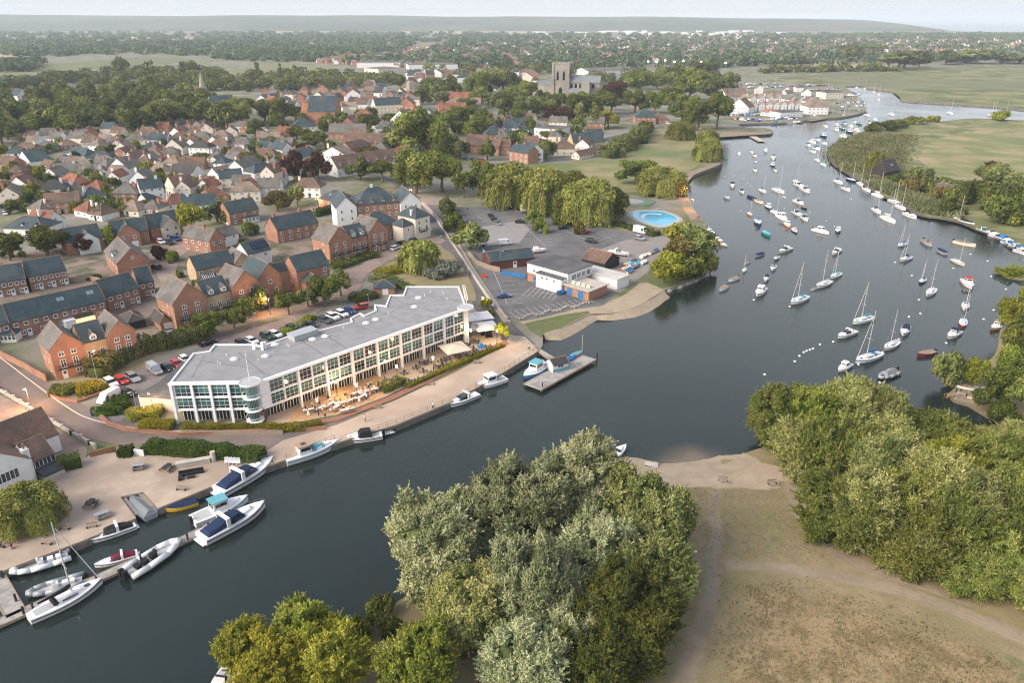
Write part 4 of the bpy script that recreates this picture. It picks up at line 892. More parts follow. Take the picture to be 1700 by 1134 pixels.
 for (x,y),(X,Y) in (((330,598),(420,612)),((500,566),(548,596)),((590,540),(650,560)),((660,500),(735,522)),((455,585),(700,500)),((340,590),(318,628)),((540,556),(580,582)),((700,488),(760,498)),((395,585),(440,622))):
  p,q = loc(G(x,y,LAND + HT - .3)),loc(G(X,Y,LAND + HT - .3)); d = Vector((q[0] - p[0],q[1] - p[1])).normalized(); o = Vector((-d.y,d.x)) * .07
  se.add([(p[0] - o.x,p[1] - o.y,HT - .29),(q[0] - o.x,q[1] - o.y,HT - .29),(q[0] + o.x,q[1] + o.y,HT - .29),(p[0] + o.x,p[1] + o.y,HT - .29)],[(0,1,2,3)])
 put('roof_seam', se.fix(se.mesh('roof_seam', ROOFS['felt'])), t)
hotel()

# ---- the sailing club, its sheds
def flatblock(root, x0, y0, W, D, z0, h, wall, roofm, lip=.3):
 b = MB(); b.box(x0,x0 + W,y0,y0 + D,z0,z0 + h); put('wall',b.mesh('wall',WALLS[wall] if wall in WALLS else wall),root)
 r = MB(); r.box(x0 - lip,x0 + W + lip,y0 - lip,y0 + D + lip,z0 + h,z0 + h + .3); put('roof',r.mesh('roof',roofm),root)
def club():
 p1,p2,p3 = G(*Z6(518,520),LAND + 6.2),G(*Z6(742,582),LAND + 6.2),G(*Z6(900,540),LAND + 6.2)
 d = p2 - p1; rz = math.atan2(d.y, d.x); W = d.length; D = (p3 - p2).length
 t = thing('clubhouse','sailing clubhouse with white upper storey on brick and flat dark roofs','clubhouse',(p1.x,p1.y,LAND),rz); ref('the sailing clubhouse',(p1 + p3) / 2)
 flatblock(t,0,0,W,D,3.0,3.2,'white',ROOFS['felt']); b = MB(); b.box(.1,W - .1,.1,D - .1,0,2.99); put('base_wall',b.mesh('base_wall',WALLS['brick']),t)
 flatblock(t, W * .35, -2.4, W * .62, 2.35, 0, 4.6, 'white', ROOFS['felt'], .15)
 for u in (.18,.5,.62,.8): add_window(t,W * u,-.0 if u < .35 else -2.4,3.7 if u < .35 else 3.2,1.1,.9,'F','casement',False)
 for u in (.2, .32): add_door(t, W * u, .1, 0, 1.0, 2.1, 'F', 'blue')
 for u in (.25, .45, .65, .85): add_window(t, W, D * u, 3.6, 1.9, 1.7, 'R', 'band', False)
 # terrace block toward the river, brick below, pale slab on top
 flatblock(t, W + .05, -1.5, 9.5, D * .75, 0, 3.0, 'brick', M_CONC, .5)
 for u in (2.2, 6.4): add_door(t, W + u, -1.5, 0, 2.0, 2.4, 'F', 'blue', True)
 rl = MB()
 for i in range(9): rl.tube((W + .2 + i * 1.15,-1.4,3.3),(W + .2 + i * 1.15,-1.4,4.3),.03,.03,4)
 rl.tube((W,-1.4,4.3),(W + 9.5,-1.4,4.3),.035,.035,4); put('railing',rl.mesh('railing',M_STEEL),t)
 flatblock(t,2,D + .05,W + 8,6.5,0,3.4,'white',mat('pale_roof_sheet',(.46,.44,.40),(.54,.51,.46),.3,.8),.3)
 fu = MB()
 for i in range(4): fu.box(W + 1.2 + i * 1.9, W + 2.6 + i * 1.9, .5, 1.4, 3.3, 4.05)
 put('terrace_table', fu.mesh('terrace_table', CLOTH['cream']), t)
club()
simple('black timber shed with mossy brown roof by the boat yard',Z6(820,492),Z6(946,522),3.0,9,5.6,'gable','blackboard','brown',name='shed')
t,W,c = simple('long dark red boathouse with slate roof behind the clubhouse',Z6(312,512),Z6(560,486),3.2,9,5.4,'gable','redboard','slate',doors=[('F',9,1.2,2.2,'white',False)],name='boathouse'); ref('the dark red boathouse',c)

# ---- the priory, the spire, the keep
def priory():
 p = G(932, 172); s = ppm(p); w = 25.5 / s; H = hsolve(p, 106)
 t = thing('priory_church','great stone priory church with square pinnacled tower and long nave','church',(p.x,p.y,LAND),R(-14)); ref('the priory tower',p)
 st = mat('priory_stone',(.30,.27,.225),(.36,.325,.275),.2,.9,c3=(.24,.22,.19),scale2=.06); dk = M_DARKGLASS
 b = MB(); b.box(-w / 2, w / 2, -w / 2, w / 2, 0, H); put('tower', b.mesh('tower', st), t)
 bt = MB()
 for i in (-1, 1):
  for j in (-1, 1):
   for k, q in enumerate((1.7, 1.3, .9)):
    bt.box(i * w / 2 - q,i * w / 2 + q,j * w / 2 - q,j * w / 2 + q,H * k * .33,H * (k + 1) * .33)
   bt.box(i * w / 2 - .9,i * w / 2 + .9,j * w / 2 - .9,j * w / 2 + .9,H * .99,H + 1.2); bt.loft([[(i * w / 2 + a * .7,j * w / 2 + c * .7,H + 1.2) for a,c in ((-1,-1),(1,-1),(1,1),(-1,1))],[(i * w / 2 + a * .05,j * w / 2 + c * .05,H + 3.4) for a,c in ((-1,-1),(1,-1),(1,1),(-1,1))]])
 put('buttress', bt.mesh('buttress', st), t)
 ba = MB(); k = 7
 for i in range(k):
  x = -w / 2 + w * (i + .15) / k; q = w * .7 / k
  ba.box(x,x + q,-w / 2 - .35,-w / 2 + .4,H,H + 1.7); ba.box(x,x + q,w / 2 - .4,w / 2 + .35,H,H + 1.7); ba.box(-w / 2 - .35,-w / 2 + .4,x,x + q,H,H + 1.7); ba.box(w / 2 - .4,w / 2 + .35,x,x + q,H,H + 1.7)
 put('battlement', ba.mesh('battlement', st), t)
 def lancet(x, z, w_, h_, y, par, depth=.25):
  q = MB(); q.exx([(-w_ / 2,0),(w_ / 2,0),(w_ / 2,h_ * .7),(0,h_),(-w_ / 2,h_ * .7)],y - depth,y + .1,0,'y'); put('window',q.fix(q.mesh('window',dk)),par,(x,0,z))
 for x in (-w * .2, w * .2): lancet(x, H * .62, w * .13, H * .24, -w / 2, t);
 lancet(0, H * .25, w * .2, H * .2, -w / 2, t)
 for x in (-w * .18, w * .18):
  q = MB(); q.exx([(x - 1.4,0),(x + 1.4,0),(x + 1.4,H * .17),(x,H * .23),(x - 1.4,H * .17)],-w / 2 - .25,-w / 2,0,'y'); o = put('window',q.fix(q.mesh('window',dk)),t,(0,0,H * .66),math.pi / 2)
 nh = H * .58; L = w * 2.0
 n = MB(); n.exx([(-w * .42,0),(-w * .42,nh),(0,nh + w * .32),(w * .42,nh),(w * .42,0)],w / 2,w / 2 + L,0,'x'); put('nave',n.fix(n.mesh('nave',st)),t)
 lead = mat('lead_roof', (.16, .175, .185), (.20, .215, .225), .2, .6)
 nr = MB(); sl = .32 / .42; nr.exx([(-w * .46,nh - .3),(0,nh + w * .37),(w * .46,nh - .3),(w * .46,nh - 1),(0,nh + w * .34),(-w * .46,nh - 1)],w / 2,w / 2 + L + .3,0,'x'); put('nave_roof',nr.fix(nr.mesh('nave_roof',lead)),t)
 ai = MB(); ai.box(w / 2,w / 2 + L * .95,-w * .8,-w * .43,0,nh * .55); ai.box(w / 2 + L * .45,w / 2 + L * .72,-w * 1.0,-w * .43,0,nh * 1.02); put('aisle',ai.mesh('aisle',st),t)
 ar = MB(); ar.exx([(-w * .83,nh * .55),(-w * .41,nh * .75),(-w * .41,nh * .5)],w / 2,w / 2 + L * .96,0,'x'); put('aisle_roof',ar.fix(ar.mesh('aisle_roof',lead)),t)
 for i in range(6):
  q = MB(); q.exx([(-1.1,0),(1.1,0),(1.1,4.2),(0,5.6),(-1.1,4.2)],-.15,.1,0,'y'); m = q.fix(q.mesh('window',dk))
  put('window',m,t,(w / 2 + L * (.1 + i * .14),-w * .42,nh * .68)); put('window',m,t,(w / 2 + L * (.08 + i * .065),-w * .8,3))
 ch = MB(); ch.box(-w / 2 - w * 1.0,-w / 2,-w * .35,w * .35,0,nh * .85); ch.box(-w / 2 - w * 1.35,-w / 2 - w * 1.0,-w * .3,w * .3,0,nh * .5); put('porch',ch.mesh('porch',st),t)
 cr = MB(); cr.exx([(-w * .38,nh * .85),(0,nh * 1.0),(w * .38,nh * .85)],-w / 2 - w * 1.02,-w / 2,0,'x'); put('porch_roof',cr.fix(cr.mesh('porch_roof',lead)),t)
priory()
def spire():
 p = G(339, 163); H = hsolve(p, 118); w = 3.6
 t = thing('spired_church','stone church with slender tapering spire among dark trees','church',(p.x,p.y,LAND),R(10)); ref('the slender church spire',p)
 b = MB(); b.box(-w,w,-w,w,0,H * .4); put('tower',b.mesh('tower',WALLS['stone']),t)
 s = MB(); r = lambda q,z: [(q * math.cos(math.pi * i / 4),q * math.sin(math.pi * i / 4),z) for i in range(8)]
 s.loft([r(w * 1.05,H * .4),r(w * .55,H * .7),r(.1,H)]); put('spire',s.mesh('spire',WALLS['stone']),t)
 body(t,-26,-5,22,12,7,13,'gable','stone','brown',[('F',4,2,1.4,3.2)],detail=False)
spire()
def keep():
 p = G(691,160); t = thing('ruined_keep','broken stone castle keep on a mound above the town roofs','ruin',(p.x,p.y,LAND),R(20)); ref('the ruined keep',p)
 b = MB(); h = hsolve(p, 138)
 b.box(-9,-6,-8,8,0,h); b.box(6,9,-6,8,0,h * .8); b.box(-6,6,5,8,0,h * .9); b.box(-6,-2,-8,-5,0,h * .85); b.box(-9,-4,-8.2,-4,h,h * 1.12); b.box(2,6,-8,-5,0,h * .55)
 put('wall',b.mesh('wall',WALLS['stone']),t); m = MB(); m.dome((0,0,-1),17,15,4,18,3); put('mound',m.mesh('mound',M_LAWN),t)
keep()

# ---- houses of the older suburb,one by one: eaves ends in the photograph,storeys,roof,colours
WORD = dict(white='white',cream='cream',brick='red brick',darkbrick='brown brick',pinkish='pale pink',stone='stone',buff='buff brick')
RW = dict(slate='slate',grey='grey',tan='tan',brown='brown',red='terracotta',orange='orange',dark='charcoal',felt='flat')
RT = dict(hip='hipped', gable='gabled', gfront='front-gabled')
hrng = random.Random(11)
def house(p1,p2,e,rt,wall,roof,D=None,extra='',detail=False,name='house',where='in the older suburb'):
 o, rz, W = site(p1, p2, e)
 D = D or (9 if rt != 'gfront' else 11)
 if rt == 'gable' and W < 6: D = 7
 r = e + (min(W,D) if rt == 'hip' else (D if rt == 'gable' else W)) * (.40 if rt != 'gfront' else .44)
 r = min(r, e + 5)
 size = 'bungalow' if e < 3.5 else 'tall house' if e > 6.5 else 'house'
 t = thing(name,f"{WORD[wall]} {RT[rt]} {size} with {RW[roof]} roof {extra}".strip(),'house',o,rz)
 n = max(1, int(W / 3.2)); wins = [('F', n, .8, 1.3, 1.2)]
 if e > 4.2: wins.append(('F', n, 3.2, 1.2, 1.1))
 if e > 6.5: wins.append(('F', n, 5.7, 1.1, 1.1))
 wins.append(('L', 2, .9 if e < 4.2 else 3.2, .9, 1.0))
 if rt == 'gfront' and e > 3.5: wins.append(('F', 1, e - .1, .9, 1.0))
 body(t,0,0,W,D,e,r,rt,wall,roof,wins,detail=detail,ridge=roof in ('brown','tan','red'),
   chim=[(W * hrng.choice((.2,.8)),D * .45,r + (.5 if rt == 'hip' else .8),hrng.choice(('brick',wall if wall in ('white','cream') else 'brick')))] if hrng.random() < .8 else [])
 add_door(t,W * hrng.uniform(.35,.65),0,0,.95,2.05,'F',hrng.choice(('white','navy','black','red')))
 c = o + Vector((math.cos(rz) * W / 2 - math.sin(rz) * D / 2,math.sin(rz) * W / 2 + math.cos(rz) * D / 2,0)); OCC.append((c.x,c.y,max(W,D) * .55)); t['centre'] = (c.x,c.y,0)
 return t, W, D
H2, H1, H3 = 5.0, 2.7, 7.4
for row in [
 ((20,247),(59,248),H1,'hip','white','brown'),((59,245),(91,244),H1,'hip','cream','grey'),((103,242),(131,239),H1,'hip','darkbrick','tan'),((134,236),(170,234),H2,'hip','cream','tan'),
 ((181,234),(203,233),H2,'hip','darkbrick','tan'),((206,232),(240,231),H2,'hip','cream','grey'),((244,231),(276,231),H2,'gable','white','slate'),((282,230),(309,229),H2,'hip','cream','brown'),
 ((315,228),(348,228),H2,'hip','white','grey'),((350,226),(379,226),H2,'hip','cream','tan'),((235,247),(272,246),H1,'hip','white','slate'),((272,244),(302,244),H2,'gfront','cream','grey'),
 ((312,244),(346,245),H2,'hip','white','dark'),((347,239),(378,240),H2,'hip','white','brown'),((382,238),(417,238),H2,'hip','white','grey'),((436,228),(468,229),H1,'hip','pinkish','tan'),
 ((446,245),(468,248),H2,'gable','white','slate'),((416,257),(457,258),H1,'hip','cream','brown'),((384,273),(406,273),H1,'hip','white','slate'),((403,278),(434,268),H2,'gable','white','grey'),
 ((422,287),(462,280),H2,'hip','white','slate'),((426,311),(465,310),H2,'gable','white','grey'),((382,318),(431,316),H2,'hip','cream','tan'),((364,296),(403,293),H2,'gable','cream','slate'),
 ((321,306),(355,307),H1,'hip','white','brown'),((341,327),(379,322),H1,'hip','brick','red'),((232,313),(271,309),H3,'gable','white','slate'),((273,306),(290,311),H2,'gfront','cream','brown'),((290,311),(315,311),H2,'gfront','cream','brown'),
 ((275,340),(320,334),H1,'hip','white','red'),((301,341),(358,337),H2,'gable','white','slate'),((269,270),(296,271),H1,'hip','cream','tan'),((296,274),(338,273),H1,'gable','brick','brown'),((283,284),(319,287),H1,'gable','white','dark'),
 ((223,269),(247,270),H1,'hip','white','brown'),((180,277),(213,279),H2,'gfront','white','grey'),((92,284),(130,282),H1,'gable','cream','grey'),((107,253),(142,259),H1,'hip','white','slate'),((144,262),(182,262),H1,'hip','white','slate'),
 ((102,268),(128,265),H1,'hip','white','slate'),((164,285),(177,284),H1,'gfront','white','grey'),((150,299),(170,298),H1,'gfront','white','grey'),((176,294),(197,294),H2,'gfront','white','red'),((214,298),(246,298),H2,'gfront','white','grey'),
 ((244,281),(270,285),H1,'hip','cream','tan'),((63,315),(110,312),H2,'hip','white','dark'),((96,299),(122,306),H1,'hip','brick','red'),((72,338),(131,334),H2,'gable','brick','brown'),((138,328),(176,323),H2,'hip','white','slate'),
 ((183,321),(226,321),H2,'hip','darkbrick','grey'),((78,369),(107,361),H2,'gfront','white','red'),((122,348),(145,352),H1,'hip','white','red'),((145,354),(168,357),H1,'hip','white','brown'),((193,348),(229,350),H1,'hip','cream','tan'),((232,346),(262,347),H1,'hip','cream','grey'),
 ((-6,270),(18,272),H2,'gable','brick','brown'),((8,254),(40,253),H1,'hip','white','slate'),((-30,262),(0,258),H1,'hip','cream','brown'),((30,262),(50,268),H2,'gfront','white','slate'),
 ((484,310),(531,311),H2,'hip','white','brown'),((500,262),(526,252),H2,'gable','cream','slate'),((529,256),(576,259),H2,'gfront','white','tan'),((206,262),(222,264),H1,'gfront','white','brown'),((250,258),(268,257),H1,'hip','cream','tan'),((343,262),(370,262),H1,'hip','white','grey'),((380,255),(404,256),H1,'gable','white','brown'),((344,288),(362,290),H1,'gfront','white','tan'),((120,316),(136,314),H1,'gable','white','grey'),((228,330),(244,332),H1,'gfront','white','slate'),((44,345),(66,350),H1,'hip','cream','grey')]:
 house(*row)
t,W,D = house((432,286),(454,287),8.2,'gfront','pinkish','brown',9,'beside the copper beeches'); ref('the pale pink house',t['centre'])
# ---- town centre buildings that stand out
def town(desc, p1, p2, e, rt, wall, roof, D, win=True, r=None, name='town_building', **k):
 o, rz, W = site(p1, p2, e); t = thing(name, desc, 'building', o, rz)
 r = r or e + (min(W, D) if rt == 'hip' else (D if rt == 'gable' else W)) * .4
 n = max(1, int(W / 3.4)); wins = []
 if win:
  z = 1.0
  while z + 1.3 < e: wins.append(('F', n, z, 1.2, 1.35)); z += 2.9
  wins.append(('L', 2, 1.2, 1.0, 1.2))
 body(t,0,0,W,D,e,r,rt,wall,roof,wins,detail=False,ridge=roof in ('tan','brown','orange'),chim=k.get('chim',[(W * .15,D / 2,r + .8,'brick')] if wall != 'stone' else []))
 c = o + Vector((math.cos(rz) * W / 2 - math.sin(rz) * D / 2,math.sin(rz) * W / 2 + math.cos(rz) * D / 2,0)); OCC.append((c.x,c.y,max(W,D) * .55)); t['centre'] = (c.x,c.y,0)
 return t, W, c
t,W,c = town('large three-storey brick block with a bright orange roof',(499,186),(556,186),9,'gable','brick','orange',16); ref('the orange-roofed block',c)
town('brick wing with slate roof next to the orange-roofed block',(556,184),(566,178),11,'gfront','brick','slate',22)
t,W,c = town('long school hall of brick under a grey slate roof',(545,219),(606,219),5,'gable','brick','grey',13); ref('the long school hall',c)
town('long low brick range with a brown roof behind the plane tree',(568,236),(662,237),5,'gable','brick','brown',13)
town('brick school gable with a tall white window',(563,245),(582,247),5.5,'gfront','brick','brown',16); town('small brick lodge with slate pyramid roof and a chimney',(590,243),(610,243),4.6,'hip','brick','slate',11)
t,W,c = town('long brown-roofed terrace with dormers behind the car park trees',(560,279),(664,264),5,'gable','white','brown',12,r=10.5); ref('the long brown-roofed terrace',c)
for i in range(7): dormer(t, W * (i + .5) / 7, 1.2, 5.6, 'white', 'dark', 1.6)
town('white slate-roofed villa at the hall corner',(487,211),(524,209),6,'hip','white','slate',14); town('low dark red brick shop row near the hall',(459,219),(486,219),3.4,'gable','brick','red',9)
t,W,c = town('large pale theatre building with stepped grey roofs',(352,180),(392,178),8,'gable','cream','slate',24); ref('the pale theatre building',c)
town('white front range of the theatre with a low roof',(344,184),(380,188),5,'hip','white','brown',14)
town('brick house with stepped brown gables by the park road',(772,240),(806,241),5.2,'gable','brick','brown',14); town('brown-roofed brick house in the middle of the park road row',(808,243),(828,244),5.2,'gable','brick','brown',10); town('brown-roofed brick house at the end of the park road row',(829,243),(848,243),5.2,'gable','brick','brown',10)
t,W,c = town('large red brick house with slate roof at the park corner',(845,249),(877,254),6.6,'gable','brick','slate',9); ref('the park corner house',c)
t,W,c = town('white gabled house front of tall windows joined to the brick house',(879,252),(902,249),6.8,'gfront','white','slate',12)
for z in (.6, 3.4): add_window(t, W / 2, 0, z, W * .7, 2.0, 'F', 'band', False)
town('brown-roofed cottage pair beside the large brick house',(920,246),(954,246),4.6,'hip','cream','brown',12); town('white front-gabled cottage with brown roof by the park hedge',(955,240),(978,241),4.6,'gfront','white','brown',14)
town('long low garage row with white doors beside the park',(962,258),(990,252),2.6,'gable','pinkish','brown',6); town('grey slate house row above the garages',(952,236),(1004,234),5,'gable','buff','slate',13)
t,W,c = town('wide white modern block with flat roof below the priory',(887,211),(930,214),7.5,'hip','white','felt',18,r=8.2); ref('the white modern block',c)
town('white villa with slate hip roof near the priory trees',(829,211),(860,212),5.4,'hip','white','slate',14); town('white slate cottage uphill from the villa',(830,202),(851,202),5.4,'hip','white','dark',12); town('small white house with slate roof next to the villa',(860,215),(878,215),3.6,'hip','white','slate',10)
town('long red brick range with red roof below the keep',(722,162),(781,162),6,'gable','brick','red',13); town('red-roofed brick row behind the park elms',(729,182),(775,181),5,'gable','brick','red',13); town('long grey tan roofed hall among the town gardens',(752,173),(798,173),5,'gable','stone','tan',14)
t,W,c = town('red brick manor with slate roof at the head of the park',(1056,194),(1090,194),5.6,'hip','brick','slate',16); ref('the brick manor',c)
town('low brick stable with brown roof beside the manor',(1091,198),(1111,198),3.4,'hip','brick','brown',12); town('white hall with blue slate roof and many windows in the town',(623,174),(668,172),8,'gable','cream','slate',14); town('brick gabled hall beside the blue slate hall',(662,172),(686,172),8,'gfront','brick','brown',18)
town('white gabled inn lit by lamps in the town',(683,186),(702,186),7,'gfront','white','grey',14); town('white inn annexe with two small gables',(703,186),(716,186),6,'gfront','white','slate',14); town('white fronted house with tall brick chimney in the town',(588,172),(610,172),8,'gable','white','brown',12); town('timber fronted white hall with wide gable',(648,198),(680,200),4.5,'gfront','white','brown',16)
town('long flat-roofed school with pale walls beyond the wood',(72,147),(168,143),8,'hip','pinkish','felt',40,r=8.8,chim=[]); town('low grey flat-roofed depot at the wood edge',(-20,178),(60,172),4,'hip','cream','felt',24,r=4.8,chim=[]); town('white house with dark gables beyond the wood',(28,158),(50,156),6,'gfront','white','slate',14); town('tan-roofed house row beside the flat school',(70,158),(150,156),4,'gable','brick','brown',12)
town('white industrial shed with grey roof behind the town',(592,103),(664,103),9,'hip','white','felt',60,r=10,chim=[]); town('pale warehouse with stepped roof east of the white shed',(678,107),(760,106),8,'hip','white','grey',50,r=10,chim=[]); town('wide cream store with low roof near the white shed',(628,114),(668,112),7,'hip','cream','grey',40,r=9,chim=[])
t,W,c = town('long low green-roofed sports hall by the floodlit ground',(977,118),(1056,115),6,'gable','white','grey',40,r=10,chim=[]); ref('the sports hall',c)
# marsh buildings
t,W,c = simple('black barn with steep roof and two rooflights among the marsh trees',ZP(300,270),ZP(446,240),2.8,8,8.2,'gable','blackboard','dark',name='barn',lights=[(.55,.45),(.66,.45)]); ref('the black marsh barn',c)
t,W,c = simple('low brown summerhouse with flat grey roof in the marsh scrub',ZP(810,400),ZP(990,420),2.3,6,2.9,'hip','darkbrick','grey',[('F',2,.8,1.4,1.1)],name='summerhouse'); ref('the marsh summerhouse',c)
# marina village
for i in range(5): t,W,D = house((1246 + 14.6 * i,163),(1256 + 14.6 * i,162.6),8,'gfront','white','tan',16,'',name='marina_house')
for i in range(8): house((1249 + 12.2 * i,174 - i * .25),(1258 + 12.2 * i,173.8 - i * .25),6,'gfront','white','tan',13,'',name='marina_house')
town('wide white marina block with twin brown gables',(1211,176),(1243,178),6,'gfront','white','brown',16); ref('the twin-gabled marina block',G(1227,182)); town('long tan roofed marina block at its village end',(1207,160),(1245,158),7,'gable','white','tan',18)
for i in range(4): house((1312 + 14 * i,165 + i),(1324 + 14 * i,164.6 + i),9,'gfront','white','cream' if False else 'grey',14,'',name='marina_house')
town('large white waterfront house with glazed gable and balconies',(1342,177),(1376,177),6.5,'hip','white','tan',20); ref('the white waterfront house',G(1358,182)); town('marina office with orange tiled roof and white awning',(1263,185),(1296,187),3.4,'hip','white','orange',12,r=5.6); town('white yacht club with long glazed front over the slip',(1296,186),(1334,184),5,'hip','white','felt',14,r=5.6); town('pale flat-roofed house on the lawn by the river mouth',(1372,153),(1402,152),7,'hip','cream','felt',16,r=8)

# ---- the rest of the town: rows of houses filling the streets, each a thing
def inside(poly, x, y):
 r = False; j = len(poly) - 1
 for i in range(len(poly)):
  (a, b), (c, d) = poly[i], poly[j]
  if (b > y) != (d > y) and x < (c - a) * (y - b) / (d - b) + a: r = not r
  j = i
 return r
def scatter_town(poly,n,seed,where,walls,roofs,e=(4.6,6.5),spacing=.62,w=(8,15),small=False):
 rng = random.Random(seed); W = [(G(x,y).x,G(x,y).y) for x,y in poly]; x0,x1 = min(p[0] for p in W),max(p[0] for p in W); y0,y1 = min(p[1] for p in W),max(p[1] for p in W); got = 0
 for k in range(n * 40):
  if got >= n: break
  x, y = rng.uniform(x0, x1), rng.uniform(y0, y1)
  if not inside(W, x, y): continue
  ww = rng.uniform(*w); r = ww * spacing
  if any((x - a) ** 2 + (y - b) ** 2 < (r + c) ** 2 * .9 for a, b, c in OCC): continue
  OCC.append((x, y, r)); got += 1
  rt = rng.choice(('gable','gable','hip','gfront')); wall = rng.choice(walls); roof = rng.choice(roofs); ee = rng.uniform(*e); D = rng.uniform(8,10.5)
  rz = R(rng.choice((-8, -8, 5, 12, 82, -20))) + rng.uniform(-.06, .06)
  t = thing('house',f"{WORD[wall]} {RT[rt]} house with {RW[roof]} roof",'house',(x,y,LAND),rz)
  rr = ee + (min(ww,D) if rt == 'hip' else D if rt == 'gable' else ww) * .4; rr = min(rr,ee + 5)
  wins = [('F', max(2, int(ww / 3.5)), 3.1, 1.2, 1.2)] if not small else []
  body(t,-ww / 2,-D / 2,ww,D,ee,rr,rt,wall,roof,wins,detail=False,ridge=False,chim=[(ww * .15,D / 2,rr + .8,'brick')] if rng.random() < .7 and not small else [])
scatter_town([(415,165),(520,150),(690,145),(720,170),(715,200),(640,215),(520,205),(440,200)],52,1,'in the town centre',['white','brick','brick','darkbrick','cream','white'],['slate','grey','brown','red','dark','tan'],(5,8.5),.5)
scatter_town([(640,132),(760,118),(880,126),(905,145),(800,150),(700,150)],34,2,'beyond the ruined keep',['white','white','brick','cream'],['slate','grey','brown','dark'],(5,8),.5,(9,18),True)
scatter_town([(560,205),(700,205),(745,235),(740,262),(690,275),(600,255)],16,3,'near the school hall',['white','brick','darkbrick'],['slate','grey','brown'],(4.6,6))
scatter_town([(820,205),(1000,205),(1010,250),(900,262),(760,262)],14,4,'between the priory and the park',['white','cream','brick'],['slate','brown','grey'])
scatter_town([(0,245),(60,230),(230,215),(470,212),(500,260),(480,320),(330,345),(240,350),(60,345),(0,340)],78,5,'tucked into the older suburb',['white','cream','brick','white'],['grey','tan','brown','slate','red'],(2.6,4.6),.47,(7.5,10.5))
scatter_town([(0,160),(60,150),(110,160),(70,172),(0,172)],7,6,'beyond the dark wood',['white','brick'],['slate','brown'])
scatter_town([(1205,150),(1330,148),(1400,160),(1340,172),(1230,172)],7,7,'at the back of the marina',['white'],['tan','grey'],(5,7),.5,(8,11),True)
# ------------------------------------------------------------------ trees
LEAF = dict(
 green=leafmat('green_leaves',(.070,.102,.022),(.241,.264,.064),(.386,.377,.121)),
 dark=leafmat('dark_leaves', (.063, .092, .031), (.221, .240, .077), (.315, .314, .125)),
 olive=leafmat('olive_leaves',(.058,.073,.018),(.159,.175,.045),(.254,.242,.051)),
 yellow=leafmat('yellow_green_leaves',(.131,.149,.020),(.325,.334,.050),(.464,.422,.072)),
 gold=leafmat('gold_leaves', (.166, .166, .019), (.427, .414, .057), (.580, .487, .075)),
 lime=leafmat('fresh_green_leaves',(.087,.129,.021),(.276,.308,.056),(.409,.425,.110)),
 copper=leafmat('copper_leaves',(.041,.019,.016),(.110,.053,.036),(.166,.083,.048)),
 rust=leafmat('rust_leaves', (.104, .072, .022), (.190, .156, .050), (.237, .204, .070)),
 silver=leafmat('silver_leaves',(.099,.124,.049),(.412,.431,.220),(0.580,0.580,0.345),.12),
 pale=leafmat('pale_willow_leaves',(.082,.112,.028),(.322,.335,.114),(.494,.475,.204),.15),
 willow=leafmat('weeping_leaves',(.124,.144,.030),(.314,.314,.084),(.414,.400,.137)),
 grey=leafmat('grey_green_leaves',(.110,.130,.090),(.250,.260,.200),(.320,.320,.260)),
 hedge=leafmat('hedge_leaves',(.040,.070,.014),(.110,.145,.030),(.160,.190,.040)),
 goldhedge=leafmat('golden_hedge_leaves',(.120,.115,.012),(.290,.260,.025),(.380,.320,.040)),
 reed=leafmat('reed_leaves', (.085, .100, .042), (.175, .180, .085), (.240, .230, .120)),
 far=leafmat('distant_leaves',(.049,.080,.044),(.161,.196,.098),(.228,.246,.138)),
 straw=leafmat('straw_stems', (.200, .145, .075), (.360, .280, .160), (.460, .380, .250)))
def leaves(P, Nrm, size, tint, rng, long=1.0, hang=0.0, dirs=None):
 """many small leaf faces at points P turned about normals Nrm"""
 n = len(P); up = rng.normal(size=(n, 3)); up[:, 2] += .3
 if hang: up = up * (1 - hang); up[:, 2] -= hang * 2
 if dirs is not None: up = dirs + up * .45
 B = up - Nrm * (up * Nrm).sum(1)[:,None]; B /= np.linalg.norm(B,axis=1)[:,None] + 1e-9; T = np.cross(Nrm,B)
 s = size * rng.uniform(.6,1.4,n)[:,None]; a = T * s * .5 / math.sqrt(long); b = B * s * .5 * math.sqrt(long)
 V = np.stack([P - a * .9 - b * .2, P - b, P + a * .9 + b * .1, P + b], 1).reshape(-1, 3)
 return V, np.repeat(tint, 4)
def leaf_mesh(name, V, tint, m, core=None):
 n = len(V) // 4; me = bpy.data.meshes.new(name)
 cv, cf = core if core else (np.zeros((0, 3)), [])
 me.vertices.add(len(V) + len(cv)); me.vertices.foreach_set('co',np.concatenate([V,cv]).astype(np.float32).ravel())
 loops = np.concatenate([np.arange(len(V)),np.array([i + len(V) for f in cf for i in f],dtype=np.int64)]).astype(np.int32)
 me.loops.add(len(loops)); me.loops.foreach_set('vertex_index', loops)
 tot = np.concatenate([np.full(n,4),np.array([len(f) for f in cf],dtype=np.int64)]).astype(np.int32)
 me.polygons.add(len(tot)); me.polygons.foreach_set('loop_start',np.concatenate([[0],np.cumsum(tot)[:-1]]).astype(np.int32)); me.polygons.foreach_set('loop_total',tot)
 at = me.attributes.new('tint','FLOAT','POINT'); at.data.foreach_set('value',np.concatenate([tint,np.full(len(cv),.12)]).astype(np.float32))  # core takes the darkest tint, painting in the shade inside the foliage
 me.materials.append(m); me.update(calc_edges=True); return me
def icos():
 b = bmesh.new(); bmesh.ops.create_icosphere(b,subdivisions=1,radius=1); v = np.array([p.co for p in b.verts]); f = [[q.index for q in p.verts] for p in b.faces]; b.free(); return v,f
ICO = icos()
def sph(rng, n):
 d = rng.normal(size=(n, 3)); return d / np.linalg.norm(d, axis=1)[:, None]
